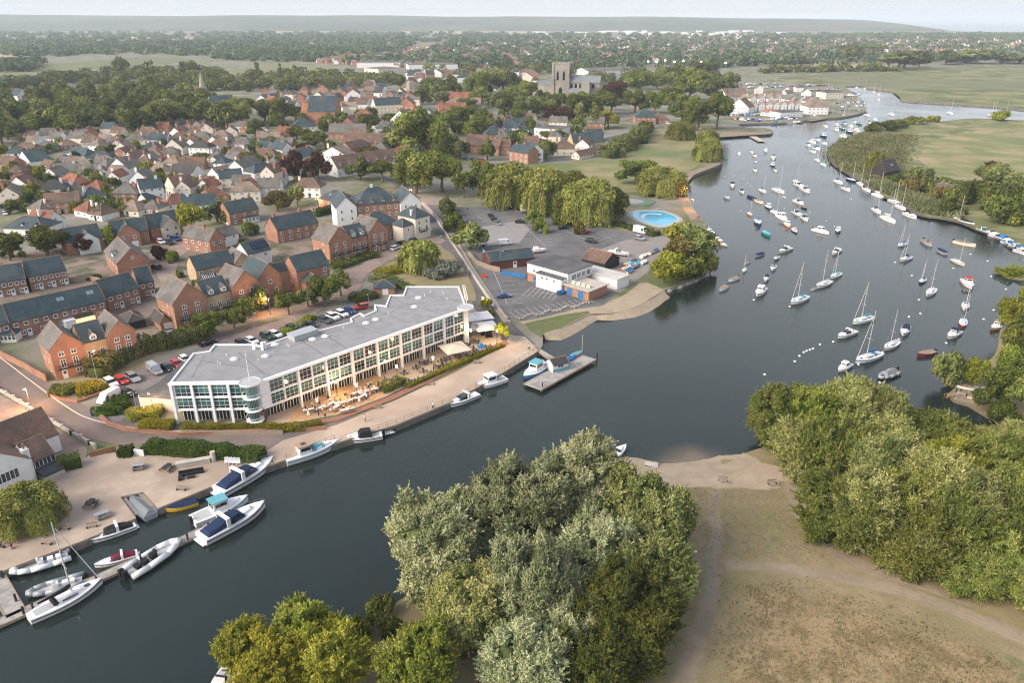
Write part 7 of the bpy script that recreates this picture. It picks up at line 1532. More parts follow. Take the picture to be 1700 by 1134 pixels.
for kind, hull, cov, a, b, L, d in [
 ('sloop','white','none',(15,385),(85,425),8,'white sloop off the marsh barn'),('sloop','white','none',(75,445),(155,480),8,'white sloop below the marsh barn landing'),('sloop','white','white',(180,505),(275,540),9,'white sloop with white boom cover off the reeds'),('sloop','white','none',(350,570),(440,600),8.5,'white sloop in the tight marsh trio'),('sloop','white','none',(415,625),(498,660),8.5,'white sloop closest to the reeds'),('sloop','white','navy',(168,650),(260,700),8.5,'white sloop with a black sail bag'),('sloop','white','cream',(265,735),(400,795),10.5,'large cream-decked yacht with a furled jib off the marsh'),('dayboat','white','none',(503,705),(605,745),8.5,'white mastless yacht hull off the reeds')]:
 M(kind, hull, cov, a, b, d, ZP, length=L, simple=True)
# the row along the marsh bank
for i,(x,y,kind,cov,d) in enumerate([(905,715,'dayboat','navy','white boat with navy cover, first of the bank row'),(965,735,'dayboat','none','open white boat in the bank row'),(1025,755,'sloop','none','white sailing boat in the bank row'),(1120,790,'covered','black','boat under a black cover at the bank pontoon'),(1300,880,'cruiser','green','white cruiser with green cover on the bank'),(1370,905,'dayboat','none','white open cruiser by the green covered one'),(1430,940,'cruiser','none','white cruiser with bare cockpit in the bank row'),
         (1500,965,'dayboat','blue','white boat with pale blue side in the bank row'),(1560,1010,'cruiser','blue','white cruiser under a blue cover on the bank'),(1640,1050,'cruiser','blue','second blue covered cruiser on the bank'),(1690,1100,'dayboat','none','white motor boat at the end of the bank row')]):
 M(kind, 'white', cov, (x - 45, y - 12), (x + 55, y + 22), d, ZP, length=8)
# beyond the bend and in the marina: small in the picture
frng = random.Random(9)
UP = [((1160,665),'white'),((1270,645),'white'),((1270,700),'white'),((1330,690),'green'),((1350,645),'grey'),((1415,665),'white'),((1450,620),'white'),((1500,640),'green'),((1405,725),'navy'),((1475,710),'cream'),((1140,765),'navy'),((1080,800),'white'),((1030,825),'white'),((985,855),'white'),((1150,840),'white'),((1070,890),'white'),((1030,920),'white'),((1340,770),'white'),((1600,625),'white'),((1660,605),'turquoise')]
for (x,y),h in UP: M(frng.choice(('dayboat','wheelhouse','cruiser')),h,frng.choice(('none','white','navy','blue')),(x - 30,y - 6),(x + 30,y + 14),f'{h} hulled motor boat beyond the river bend',ZM,length=frng.uniform(6.5,9.5),simple=True)
for x,y in [(1470,275),(1550,285),(1640,320),(1690,345),(1690,400)]: M('sloop','white','none',(x - 25,y - 4),(x + 25,y + 10),'white yacht at the far river mouth',ZM,length=9,simple=True)
for x,y in [(1480,190),(1577,188),(1650,190),(1668,193),(1380,190),(1645,192),(1440,191),(1400,193)]: boat('sailing_boat','sloop','white',frng.choice(('none','navy')),(x - 7,y - 1),(x + 7,y + 2),'white yacht in the far creek',length=10,simple=True)
def berth_row(a,b,n,where,kinds=('dayboat','cruiser','sloop','dayboat'),turn=.9,z=0.0):
 for i in range(n):
  f = (i + .5) / n; p = G(a[0] + (b[0] - a[0]) * f,a[1] + (b[1] - a[1]) * f,z); k = frng.choice(kinds); h = frng.choice(('white','white','white','navy','blue','grey','red','cream'))
  L = frng.uniform(6,9); t = thing('sailing_boat' if k == 'sloop' else 'motor_boat',f"{h} {'yacht' if k == 'sloop' else 'boat'} {where}",'boat',(p.x,p.y,z),turn + frng.uniform(-.15,.15),None,L / 10)
  for pn,me,lc,sub in bparts(k,h,frng.choice(('none','navy','blue','white','grey'))):
   if pn in ('hull','deck','cabin','mast','cuddy','wheelhouse','canopy','cockpit_cover','windscreen','boat_cover','foredeck','sail_cover','boom','furled_jib'): put(pn,me,t)
berth_row((1382,174),(1432,171),13,'berthed on the outer marina pontoon',turn=2.2); berth_row((1384,180),(1434,177),13,'berthed on the middle marina pontoon',turn=2.2); berth_row((1386,186),(1432,184),11,'berthed on the inner marina pontoon',turn=2.2)
berth_row((1205,141),(1300,139),17,'laid up behind the marina village',('cruiser','dayboat','sloop'),.3,LAND + .6); berth_row((1210,146),(1300,144),14,'on stands behind the marina',('cruiser','dayboat','sloop'),.4,LAND + .6); berth_row((1312,143),(1372,141),11,'laid up beside the river mouth',('cruiser','dayboat'),.2,LAND + .6)
berth_row((1300,151),(1395,148),15,'ashore beside the marina village',('cruiser','dayboat','sloop'),.3,LAND + .6); berth_row((1378,160),(1426,157),9,'berthed at the marina lawn',('cruiser','dayboat'),2.2,LAND + .3); berth_row((1210,191),(1258,190),9,'parked by the marina gate',('covered','dayboat'),.6,LAND + .3); berth_row((1216,197),(1262,201),13,'on the dinghy park by the slip',('covered','covered','dinghy'),1.2,LAND + .1); berth_row((1262,198),(1325,196),15,'drawn up on the club slip',('covered','dinghy','covered'),1.0,LAND + .1); berth_row((1262,206),(1330,204),11,'tied along the club slip wall',('dinghy','dayboat'),.1); berth_row((1330,196),(1366,193),7,'by the marina fuel quay',('cruiser','dayboat'),.2)
# small craft beached and stacked
for i,(x,y,h) in enumerate([(1415,820,'grey'),(1350,830,'wood'),(1400,855,'white'),(1415,790,'white'),(1435,820,'white'),(1450,745,'red'),(1485,760,'grey'),(1490,785,'white'),(1465,840,'cream')]):
 a = frng.uniform(-1,1); M('dinghy',h,'none',(x - 28,y - 8 * a),(x + 28,y + 8 * a),f'{dict(wood="brown wooden").get(h, h)} rowing dinghy beached on the spit',ZR,length=4,z=.62 if x > 1410 else .1)
for i in range(9):
 x,y = 1408 + i * 22,235 + i * 23; hc = ('blue','white','red','white','grey','white','red','white','cream')[i]
 M('covered' if i % 3 == 0 else 'dayboat',hc,('blue','none','red','white','grey','white','none','white','tan')[i],(x - 10,y - 4),(x + 34,y + 12),f'{hc} boat tied stern-to along the park wall',Z6,length=5.5)
for i,(x,y) in enumerate([(1160,485),(1205,465),(1225,455),(1100,505),(1070,530),(1130,525),(1160,520),(1040,580),(1080,570),(1110,545),(1060,555),(1095,530)]):
 hc = ('white','white','cream','blue','red','white')[i % 6]; M('covered',hc,('white','tan','blue','grey','cream','turquoise')[i % 6],(x - 18,y + 12),(x + 22,y - 10),f"{hc} dinghy under a {('white', 'tan', 'blue', 'grey', 'cream', 'turquoise')[i % 6]} cover",Z6,length=4.6,z=LAND + .25)
M('cruiser','white','none',(985,465),(1065,478),'white cabin cruiser laid up on the boat yard hardstanding',Z6,length=8,z=LAND + .6); M('dayboat','white','white',(545,460),(610,455),'white boat on a trailer behind the boathouse',Z6,length=6.5,z=LAND + .5); M('covered','blue','blue',(745,680),(700,690),'blue rowing shell rack beside the clubhouse',Z6,length=6,z=LAND + .4)
for i in range(5): M('covered','grey','grey',(715 + i * 14,668 + i * 4),(790 + i * 14,690 + i * 4),'grey rowing shell',Z6,length=7,z=LAND + .3)
# mooring buoys
bu = MB(); bu.dome((0,0,-.1),.36,.36,.42,10,4); bm_ = bu.mesh('mooring_buoy',mat('buoy_white',(.72,.70,.66),rough=.5)); bo_ = bu.mesh('mooring_buoy',mat('buoy_orange',(.65,.2,.05),rough=.5))
for x,y in [(540,385),(755,560),(880,672),(1000,612),(1080,548),(1315,566),(1180,352),(1145,232),(1130,436),(1187,420),(1500,448),(1550,403),(1610,300),(1538,236),(1435,126),(1520,160),(1062,166),(362,352),(416,722),(565,657),(588,630),(655,594),(690,573),(610,612),(624,605),(640,600),(1090,160),(985,762),(1350,196)]:
 p = G(*ZR(x,y),0); thing('mooring_buoy','white mooring buoy in the lower pool','buoy',(p.x,p.y,0),me=bm_,group='mooring buoys')
for x,y in [(335,340),(370,385),(400,420),(145,318),(40,418),(305,668),(550,345),(740,640),(1165,768),(1245,825),(1415,550),(1000,685),(850,70),(240,310)]:
 p = G(*ZN(x,y),0); thing('mooring_buoy','small white mooring buoy in the upper moorings','buoy',(p.x,p.y,0),me=bm_,group='mooring buoys',sc=.8)
# ------------------------------------------------------------------ cars and vans
PAINT = {k: mat('car_paint_' + k,c,rough=.22,spec=.6,metal=mt) for k,(c,mt) in dict(black=((.012,.012,.014),.0),white=((.72,.72,.72),0),silver=((.42,.44,.46),.6),red=((.42,.02,.02),0),blue=((.02,.07,.22),.2),grey=((.11,.12,.13),.4),green=((.02,.05,.035),.2),yellow=((.6,.5,.08),0),cream=((.6,.58,.5),0),lightblue=((.10,.25,.38),.3)).items()}
M_LAMP = mat('headlamp_glass',(.6,.62,.64),rough=.1,spec=.8); M_TAIL = mat('tail_lamp',(.35,.01,.01),rough=.2)
CARM = {}
def car_parts(kind, col):
 k = (kind, col)
 if k in CARM: return CARM[k]
 P = PAINT[col]; out = []
 L,Wd,sill,belt,top = dict(hatch=(4.1,1.76,.28,.92,1.47),saloon=(4.6,1.82,.27,.92,1.44),suv=(4.6,1.9,.36,1.05,1.72),van=(5.4,2.0,.34,1.15,2.25),motorhome=(6.2,2.2,.4,1.2,2.9))[kind]
 pro = dict(hatch=[(-2.05,.45),(-2.0,.95),(-1.0,.98),(1.2,.97),(1.95,.76),(2.05,.45)],saloon=[(-2.3,.45),(-2.25,.95),(-1.0,.98),(1.2,.95),(2.2,.74),(2.3,.45)],suv=[(-2.3,.5),(-2.25,1.08),(-1,1.1),(1.2,1.1),(2.2,.92),(2.3,.5)],van=[(-2.7,.45),(-2.68,1.2),(0,1.2),(1.7,1.2),(2.6,.95),(2.7,.45)],motorhome=[(-3.1,.5),(-3.08,1.2),(0,1.2),(2.0,1.2),(3.0,1.0),(3.1,.5)])[kind]
 b = MB(); h = Wd / 2
 up = [(x, -h if 0 else -h, z) for x, z in pro]
 sec = [[(x, -h * .93, z0) for z0 in (sill,)] for x, _ in pro]
 rings = [[(x,-h * .92,sill),(x,-h,sill + .18),(x,-h * .97,z),(x,h * .97,z),(x,h,sill + .18),(x,h * .92,sill)] for x,z in pro]
 b.loft(rings); out.append(('body', b.fix(b.mesh('body', P))))
 cab = dict(hatch=(-1.95,1.15,-1.75,.25),saloon=(-1.65,1.15,-1.0,.3),suv=(-2.2,1.15,-2.05,.35),van=(-2.66,2.15,-2.6,1.25),motorhome=(-3.05,2.4,-3.0,2.1))[kind]
 g = MB(); a0,a1,t0,t1 = cab; w0,w1 = h * .94,h * .78 if kind not in ('van','motorhome') else h * .88
 g.loft([[(a0,-w0,belt),(a1,-w0,belt),(a1,w0,belt),(a0,w0,belt)],[(t0,-w1,top - .06),(t1,-w1,top - .06),(t1,w1,top - .06),(t0,w1,top - .06)]])
 out.append(('window',g.mesh('window',M_DARKGLASS if kind not in ('van','motorhome') else P)))
 r = MB(); r.loft([[(t0 - .03,-w1 * 1.01,top - .065),(t1 + .03,-w1 * 1.01,top - .065),(t1 + .03,w1 * 1.01,top - .065),(t0 - .03,w1 * 1.01,top - .065)],[(t0 + .12,-w1 * .9,top),(t1 - .1,-w1 * .9,top),(t1 - .1,w1 * .9,top),(t0 + .12,w1 * .9,top)]]); out.append(('roof',r.mesh('roof',P)))
 if kind in ('van', 'motorhome'):
  s = MB(); s.loft([[(a1 + .012 - .1,-w0 * .92,belt + .08),(a1 + .012 - .1,w0 * .92,belt + .08)],[(t1 + .08,-w1 * .92,top - .22),(t1 + .08,w1 * .92,top - .22)]],cap=False,closed=False)
  for sg in (-1,1): s.add([(a1 - 1.3,sg * (w0 + .012),belt + .1),(a1 - .4,sg * (w0 + .012),belt + .1),(t1 - .15,sg * (w1 + .05),top - .45),(a1 - 1.3,sg * (w1 + .05),top - .45)],[(0,1,2,3)])
  s.loft([[(a1 - .05,-w0 * .9,belt + .06),(a1 - .05,w0 * .9,belt + .06)],[(t1 + .1,-w1 * .9,top - .3),(t1 + .1,w1 * .9,top - .3)]],cap=False,closed=False); out.append(('windscreen',s.mesh('windscreen',M_DARKGLASS)))
 else:
  p = MB()
  for sg in (-1, 1):
   xm = (a0 + a1) / 2 - .1; p.loft([[(xm - .05,sg * (w0 + .008),belt),(xm + .05,sg * (w0 + .008),belt)],[(xm - .05,sg * (w1 + .012),top - .06),(xm + .05,sg * (w1 + .012),top - .06)]],cap=False,closed=False)
  out.append(('door_pillar', p.mesh('door_pillar', P)))
 hl = MB(); hl.box(-.2,.06,-.17,.17,-.07,.09); hm = hl.mesh('headlight',M_LAMP); tm = hl.mesh('tail_light',M_TAIL)
 out.append(('headlight',hm,(L / 2 - .10,-h * .72,belt - .22))); out.append(('headlight',hm,(L / 2 - .10,h * .72,belt - .22))); out.append(('tail_light',tm,(-L / 2 + .07,-h * .78,belt - .14))); out.append(('tail_light',tm,(-L / 2 + .07,h * .78,belt - .14)))
 w = MB(); w.tube((0,-.11,0),(0,.11,0),.33,.33,14); w.tube((0,-.12,0),(0,.12,0),.19,.19,10,1); wm = w.mesh('wheel',[M_BLACK,M_STEEL])
 for x in (-L * .3, L * .31):
  for y in (-h + .1, h - .1): out.append(('wheel', wm, (x, y, .33)))
 CARM[k] = out; return out
CNAME = dict(hatch='hatchback',saloon='saloon car',suv='estate car',van='van',motorhome='motorhome')
def car(kind, col, x, y, hx, hy, where, z=LAND + .09):
 p, q = G(x, y, z), G(x + hx, y + hy, z); d = q - p
 t = thing('van' if kind == 'van' else 'motorhome' if kind == 'motorhome' else 'parked_car',f"{dict(lightblue='light blue', green='dark green').get(col, col)} {CNAME[kind]} {where}",'van' if kind == 'van' else 'motorhome' if kind == 'motorhome' else 'car',(p.x,p.y,z),math.atan2(d.y,d.x))
 for a in car_parts(kind, col): put(a[0], a[1], t, a[2] if len(a) > 2 else (0, 0, 0))
for kind, col, x, y, hx, hy, w in [
 ('suv','white',185,640,12,8,'parked first in the row by the golden shrub bank'),('hatch','red',203,635,11,7,'parked between the white and silver cars'),('suv','silver',222,631,12,9,'parked at the end of the shrub bank row'),('van','silver',257,618,14,10,'parked beside the hotel car park shrubs'),('hatch','black',279,614,10,6,'parked between the silver van and a red car'),('hatch','red',294,608,10,8,'parked by the hotel roof corner'),('hatch','white',308,600,10,7,'parked furthest in beside the hotel roof corner'),
 ('van','white',182,664,-14,8,'driving out of the hotel car park'),('hatch','black',213,656,10,3,'in the shade by the low annexe'),('suv','green',444,562,12,5,'parked behind the hotel near the lamp'),('hatch','white',458,558,11,4,'parked behind the hotel near the lamp'),('suv','green',487,549,12,4,'in the parking strip behind the hotel'),('hatch','grey',501,546,10,4,'in the parking strip behind the hotel'),('hatch','black',517,542,10,4,'in the parking strip behind the hotel'),('suv','grey',540,535,12,4,'beside the two white estates'),
 ('suv','white',553,529,12,5,'with its partner in the strip behind the hotel'),('suv','white',568,524,12,5,'in the strip behind the hotel next to a blue car'),('hatch','blue',581,519,10,5,'in the strip behind the hotel'),('suv','red',600,513,-12,2,'at the end of the strip behind the hotel'),('hatch','white',419,569,12,5,'seen over the hotel parapet'),('hatch','black',402,572,10,4,'seen over the hotel parapet'),('saloon','black',345,572,12,-4,'under the street tree'),('hatch','silver',285,558,10,3,'outside the brick garage block'),('hatch','black',312,558,10,3,'outside the dormer town houses'),
 ('saloon','black',667,405,-10,-2,'at the apartment block forecourt'),('saloon','black',688,401,10,3,'by the cream tower house'),('suv','white',657,414,12,-5,'parked by the curved street'),('saloon','black',327,415,10,3,'by the lit brick wall'),('suv','black',259,446,-12,-3,'turning in the estate courtyard'),('suv','red',262,402,8,4,'in the courtyard row'),('suv','white',268,404,8,4,'in the courtyard row'),('suv','black',282,405,8,4,'in the courtyard row'),('suv','blue',292,399,8,2,'in the courtyard row'),('hatch','blue',310,394,8,1,'parked alone by the round olive tree'),
 ('hatch','white',9,356,2,10,'on the kerb of the side street'),('hatch','lightblue',4,335,6,-2,'on the side street'),('hatch','grey',5,344,6,-1,'on the side street'),('saloon','black',23,305,6,-3,'at the lane corner'),('hatch','yellow',14,314,-6,2,'at the lane corner'),('saloon','lightblue',66,265,5,-4,'at the top of the side street'),('hatch','white',60,270,5,-4,'at the top of the side street'),
 ('hatch','black',816,361,8,4,'in the big car park'),('hatch','black',821,367,8,4,'in the big car park'),('hatch','silver',826,373,8,3,'in the big car park'),('saloon','black',864,370,9,0,'by itself near the lemon-green tree'),('motorhome','white',868,350,4,5,'parked under the weeping willows'),('van','white',838,406,10,-1,'behind the long boathouse'),('hatch','grey',802,412,4,8,'beside the boathouse wall'),('saloon','black',936,380,9,-1,'in the middle of the big car park'),('saloon','red',972,387,8,-2,'behind the small rusty tree'),('suv','black',982,403,10,2,'crossing the big car park'),
 ('motorhome','white',1063,387,8,2,'beside the pool hedge'),('suv','silver',1062,398,9,2,'in front of the white camper'),('saloon','blue',836,494,11,-1,'alone in the bays near the hotel'),('suv','grey',892,355,6,3,'under the weeping willows'),('hatch','black',1035,424,8,2,'by the boat yard')]:
 car(kind, col, x, y, hx, hy, w)
for a,b,n,w in [((745,262),(800,268),5,'along the park road'),((1110,206),(1140,204),5,'by the park gate'),((1155,226),(1185,224),3,'beside the river path'),((480,246),(520,244),4,'in the hall car park'),((600,266),(650,262),5,'behind the long terrace')]:
 for i in range(n):
  f = i / max(1,n - 1); car(('hatch','suv','saloon')[i % 3],('white','black','silver','red','blue')[(i * 2 + n) % 5],a[0] + (b[0] - a[0]) * f,a[1] + (b[1] - a[1]) * f,6,1,w)

# ------------------------------------------------------------------ street lamps (lit),railings,benches
M_GLOW = mat('lamp_glow',(1,.75,.45),emit=((1,.62,.28),12)); M_GLOWW = mat('lamp_glow_white',(1,.9,.8),emit=((1,.82,.62),25)); M_DIM = mat('lamp_off',(.6,.58,.55),rough=.4)
LMP = {}
def lamp(x, y, h, where, lit=None, z=LAND, col=(1, .62, .3), style='post'):
 p = G(x,y,z); lit = (lit or 0) * (2.4 if style == 'post' else 1.9); k = (round(h),style,bool(lit))
 if k not in LMP:
  b = MB(); b.tube((0,0,0),(0,0,h),.09,.06,7); b.tube((0,0,0),(0,0,.9),.12,.12,7); hd = MB(); bl = MB()
  if style == 'post': b.tube((0,0,h),(.7,0,h + .15),.045,.045,5); hd.box(.45,1.15,-.16,.16,h + .12,h + .26); bl.box(.5,1.1,-.13,.13,h + .05,h + .119)
  else: hd.disc((0,0),.3,.3,h + .5,h + .6,12); bl.dome((0,0,h),.17,.17,.34,10,4)
  LMP[k] = (b.mesh('post',M_IRON if style == 'globe' else M_STEEL),hd.mesh('lamp_head',M_STEEL),bl.mesh('lamp_bulb',M_GLOW if lit else M_DIM))
 t = thing('street_lamp',('lit ' if lit else 'unlit ') + ('globe lamp post ' if style == 'globe' else 'street lamp ') + where,'lamp',(p.x,p.y,z),trng.uniform(0,6.28))
 a, b_, c = LMP[k]; put('post', a, t); o = put('lamp_head', b_, t); put('lamp_bulb', c, o)
 if lit:
  li = bpy.data.lights.new('lamp_light','POINT'); li.energy = lit; li.color = col; li.shadow_soft_size = .3; lo = bpy.data.objects.new('lamp_light',li); COL.objects.link(lo); lo.parent = t; lo.location = (0.8 if style == 'post' else 0,0,h - .15 if style == 'post' else h + .75)
for x,y,h,w,e in [(163,637,8,'over the hotel car park shrubs',500),(52,678,5,'on the forecourt wall',700),(257,690,5,'in the hotel end garden',250),(228,685,5,'by the low annexe',0),(425,560,7,'behind the hotel parking strip',0),(500,555,5,'at the parking strip',0),(613,515,5,'at the end of the parking strip',0),(449,523,5,'glowing orange by the dark shrub',480),
      (632,437,6,'on the curved street',0),(730,418,6,'at the road junction',0),(757,440,5,'along the quay road',0),(776,460,5,'on the car park wall',0),(526,349,5,'by the tall lit hedge',500),(684,336,6,'glowing at the street bend',700),(831,446,6,'beside the boathouse',0),(850,535,6,'at the boulder edge of the car park',0)]:
 lamp(x, y, h, w, e, col=(1, .5, .2))
for x,y,h,w,e in [(802,518,4,'at the hotel terrace corner',350),(825,574,3.6,'in the golden shrub',420),(720,618,3.4,'on the terrace edge',320),(660,632,3.4,'between the terrace tables',320),(594,664,3.2,'on the deck',420),(529,690,3.2,'at the near end of the wedding deck',420),(560,658,2.6,'against the hotel glass',260),(640,620,2.6,'under the hotel front',200),(782,570,3.2,'beside the square parasol',260)]:
 lamp(x, y, h, w, e, z=LAND + .15, style='globe')
for x,y,w in [(1178,246,'by the upstream willows'),(1137,330,'on the river path near the pool'),(1150,350,'on the river path bend'),(1160,225,'by the park gate'),(1132,300,'by the river wall'),(955,205,'in the priory lane'),(540,190,'outside the orange-roofed block'),(700,188,'outside the lit inn'),(688,180,'beside the lit inn')]:
 lamp(x, y, 5, w, 900 if 'lit inn' in w or 'block' in w else 350, col=(1, .5, .2))
def railing(desc,line,h=1.1,z=LAND,step=2.0,m=M_IRON,name='railing',rails=(.5,1.05)):
 P = [Vector((p.x, p.y, 0)) for p in pxs(line, z)]; o = P[0].copy(); b = MB()
 for i in range(len(P) - 1):
  a, c = P[i] - o, P[i + 1] - o; L = (c - a).length; n = max(1, int(L / step))
  for k in range(n + (i == len(P) - 2)): q = a.lerp(c,k / n); b.tube((q.x,q.y,0),(q.x,q.y,h),.035,.03,5)
  for r in rails: b.tube((a.x, a.y, r), (c.x, c.y, r), .025, .025, 4)
 return thing(name, desc, 'railing', (o.x, o.y, z), me=b.mesh(name, m))
railing('dark iron railing along the promenade edge above the river',[(566,732),(658,704),(747,667),(820,627),(893,581)])
railing('dark iron railing beside the quay steps', [(458, 768), (510, 748), (556, 730)])
railing('wooden rail along the beach path wall',[(868,572),(850,548),(838,534),(822,512)],1.2,m=M_WOOD)
def wall_line(name, desc, line, w, h, m, z=LAND, cat='wall', cap=None, piers=0):
 P = [Vector((p.x,p.y,0)) for p in pxs(line,z)]; o = P[0].copy(); b = MB(); c_ = MB(); pr = MB()
 for i in range(len(P) - 1):
  a,c = P[i] - o,P[i + 1] - o; d = (c - a).normalized(); q = Vector((-d.y,d.x,0)) * w / 2
  b.prism([(a - q).xy, (c - q).xy, (c + q).xy, (a + q).xy], 0, h)
  if cap: q2 = q * 1.3; c_.prism([(a - q2).xy,(c - q2).xy,(c + q2).xy,(a + q2).xy],h + .002,h + .09)
  if piers:
   n = max(1, int((c - a).length / piers))
   for k in range(n + 1): s = a.lerp(c,k / n); pr.box(s.x - .28,s.x + .28,s.y - .28,s.y + .28,0,h + .35); pr.loft([[(s.x + u * .36,s.y + v * .36,h + .35) for u,v in ((-1,-1),(1,-1),(1,1),(-1,1))],[(s.x + u * .1,s.y + v * .1,h + .62) for u,v in ((-1,-1),(1,-1),(1,1),(-1,1))]])
 t = thing(name, desc, cat, (o.x, o.y, z), me=None); put('wall', b.mesh('wall', m), t)
 if cap: put('coping', c_.mesh('coping', cap), t)
 if piers: put('pier', pr.mesh('pier', M_CONC), t)
 return t
wall_line('balustrade_wall','pale balustrade wall with capped piers between road and paved forecourt',[(-30,632),(0,650),(60,686),(120,722),(150,738),(158,745)],.3,.75,M_CONC,cap=M_CONC,piers=3.2)
wall_line('garden_wall','long red brick garden wall beside the estate road',[(-60,566),(0,592),(40,612),(78,634)],.3,1.9,WALLS['brick'])
wall_line('low_wall','low curved red brick wall around the hotel end garden',[(168,694),(180,706),(210,716),(300,724),(440,718),(540,714)],.5,.7,WALLS['brick'],cap=M_REDPAVE)
wall_line('low_wall','low curved brick kerb wall around the car park shrub bank',[(80,655),(100,664),(130,668),(176,652)],.5,.5,WALLS['brick'])
wall_line('road_wall','pale low wall along the quay road beside the car park',[(716,352),(742,392),(768,430),(792,468),(818,506),(842,532)],.35,.9,M_CONC,cap=M_KERB)
wall_line('quay_fence','timber fence with planks along the foot of the hotel hedge',[(305,722),(400,723),(470,722)],.12,1.1,M_WOOD,cat='fence')
wall_line('yard_wall','white yard wall beside the gate with small notices',[(224,756),(240,758)],.25,1.4,WALLS['white'])
wall_line('club_fence','wooden board fence round the boathouse yard',[(778,424),(792,440),(812,448),(830,452)],.15,1.8,M_WOOD,cat='fence')
wall_line('club_fence','blue board fence between the boathouse and the clubhouse',[(833,456),(850,458),(872,462)],.12,1.4,CLOTH['blue'],cat='fence')
wall_line('barrier','red and white plastic barrier by the boathouse gate',[(800,460),(808,461)],.4,.9,CLOTH['red'],cat='barrier')
wall_line('hoarding','row of coloured surfboards and banners by the boathouse end',[(802,424),(812,436)],.2,2.4,CLOTH['turquoise'],cat='banners')
g = wall_line('yard_gate','brown five-bar timber gate to the gravel yard',[(150,760),(193,749)],.12,1.2,M_TEAK,cat='gate')
wall_line('garden_fence','weathered timber fence behind the long terrace gardens',[(110,470),(150,466),(168,470)],.15,1.7,M_WOOD,cat='fence')
wall_line('garden_wall','white garden wall among the suburb bungalows',[(60,322),(100,318),(140,312)],.3,1.3,WALLS['white'])
BENCH = []
def bench(x, y, ang, where, name='bench'):
 if not BENCH:
  s = MB(); [s.box(-.9,.9,-.22 + i * .12,-.13 + i * .12,.42,.46) for i in range(4)]; k = MB(); [k.box(-.9,.9,.27,.31,.55 + i * .13,.64 + i * .13) for i in range(3)]; l = MB(); [l.box(q - .05,q + .05,-.22,.3,0,.42) for q in (-.75,.75)]
  BENCH.extend([s.mesh('seat',M_WOOD),k.mesh('backrest',M_WOOD),l.mesh('leg_frame',M_IRON)])
 p = G(x,y); t = thing(name,f'wooden bench {where}','bench',(p.x,p.y,LAND + .1),ang)
 for n, m in zip(('seat', 'backrest', 'leg_frame'), BENCH): put(n, m, t)
for x,y,w in [(716,640,'on the promenade facing the river'),(627,679,'on the promenade facing the river'),(792,604,'on the promenade facing the river'),(153,877,'on the gravel yard edge'),(301,815,'beside the slip on the gravel yard'),(78,905,'on the gravel yard edge'),(108,880,'under the yard willow'),(1200,800,'on the beach by the sandy path'),(1282,805,'on the beach by the sandy path')]: bench(x,y,trng.uniform(-.2,.6),w)
# yard furniture
cm = MB(); cm.box(-.3,.3,-.3,.3,.36,.42); cm.box(-.3,.3,.26,.32,.42,1.0); cl = MB(); [cl.box(x - .03,x + .03,y - .03,y + .03,0,.36) for x in (-.26,.26) for y in (-.26,.26)]
cs_, cle = cm.mesh('seat', CLOTH['white']), cl.mesh('leg_frame', CLOTH['white'])
for i, x in enumerate((377, 383, 389, 396)):
 p = G(x,771 + i * .4); t = thing('lounge_chair','white lounge chair by the clipped hedge','chair',(p.x,p.y,LAND + .1),.3); put('seat',cs_,t,sc=1.3); put('leg_frame',cle,t,sc=1.3)
pt = MB(); pt.box(-.9,.9,-.4,.4,.7,.76); pt.box(-.9,.9,-.85,-.6,.42,.47); pt.box(-.9,.9,.6,.85,.42,.47); pl = MB(); [pl.box(x - .06,x + .06,-.75,.75,0,.7) for x in (-.6,.6)]
ptm,plm = pt.mesh('table_top',M_WOOD),pl.mesh('leg_frame',M_WOOD); ptg = pt.mesh('table_top',M_STEEL); ptd = pt.mesh('table_top',M_IRON)
for x,y,m,d in [(230,779,ptg,'pale grey picnic table on the gravel yard'),(278,782,ptd,'dark picnic table on the gravel yard'),(152,842,ptd,'grey table tennis sized table on the gravel yard'),(170,860,ptg,'folded grey metal table near the slip')]:
 p = G(x,y); t = thing('picnic_table',d,'table',(p.x,p.y,LAND + .1),trng.uniform(0,3),sc=1.25); put('table_top',m,t); put('leg_frame',plm,t)
def sofa(x, y, rz, d):
 p = G(x,y); b = MB(); b.box(-2.2,2.2,-.4,.4,0,.42); b.box(-2.2,2.2,.3,.5,.42,.85); b.box(-2.2,-1.4,-1.8,-.4,0,.42); k = MB(); k.box(-.7,.7,-1.6,-.9,0,.4); t = thing('outdoor_sofa',d,'sofa',(p.x,p.y,LAND + .1),rz); put('seat',b.mesh('seat',CLOTH['black']),t); put('coffee_table',k.mesh('coffee_table',M_IRON),t)
sofa(318, 788, .35, 'black rattan corner sofa with low table on the gravel yard')
p = G(322,772); b = MB(); b.box(-3,3,-.5,.5,0,1.0); b.box(-3.1,3.1,-.6,.6,1.0,1.1); b.tube((3.6,0,0),(3.6,0,2.2),.5,.5,10); t = thing('outdoor_kitchen','pale outdoor kitchen counter with a round pizza oven by the hedge','kitchen',(p.x,p.y,LAND),.35); put('counter',b.mesh('counter',M_CONC),t)
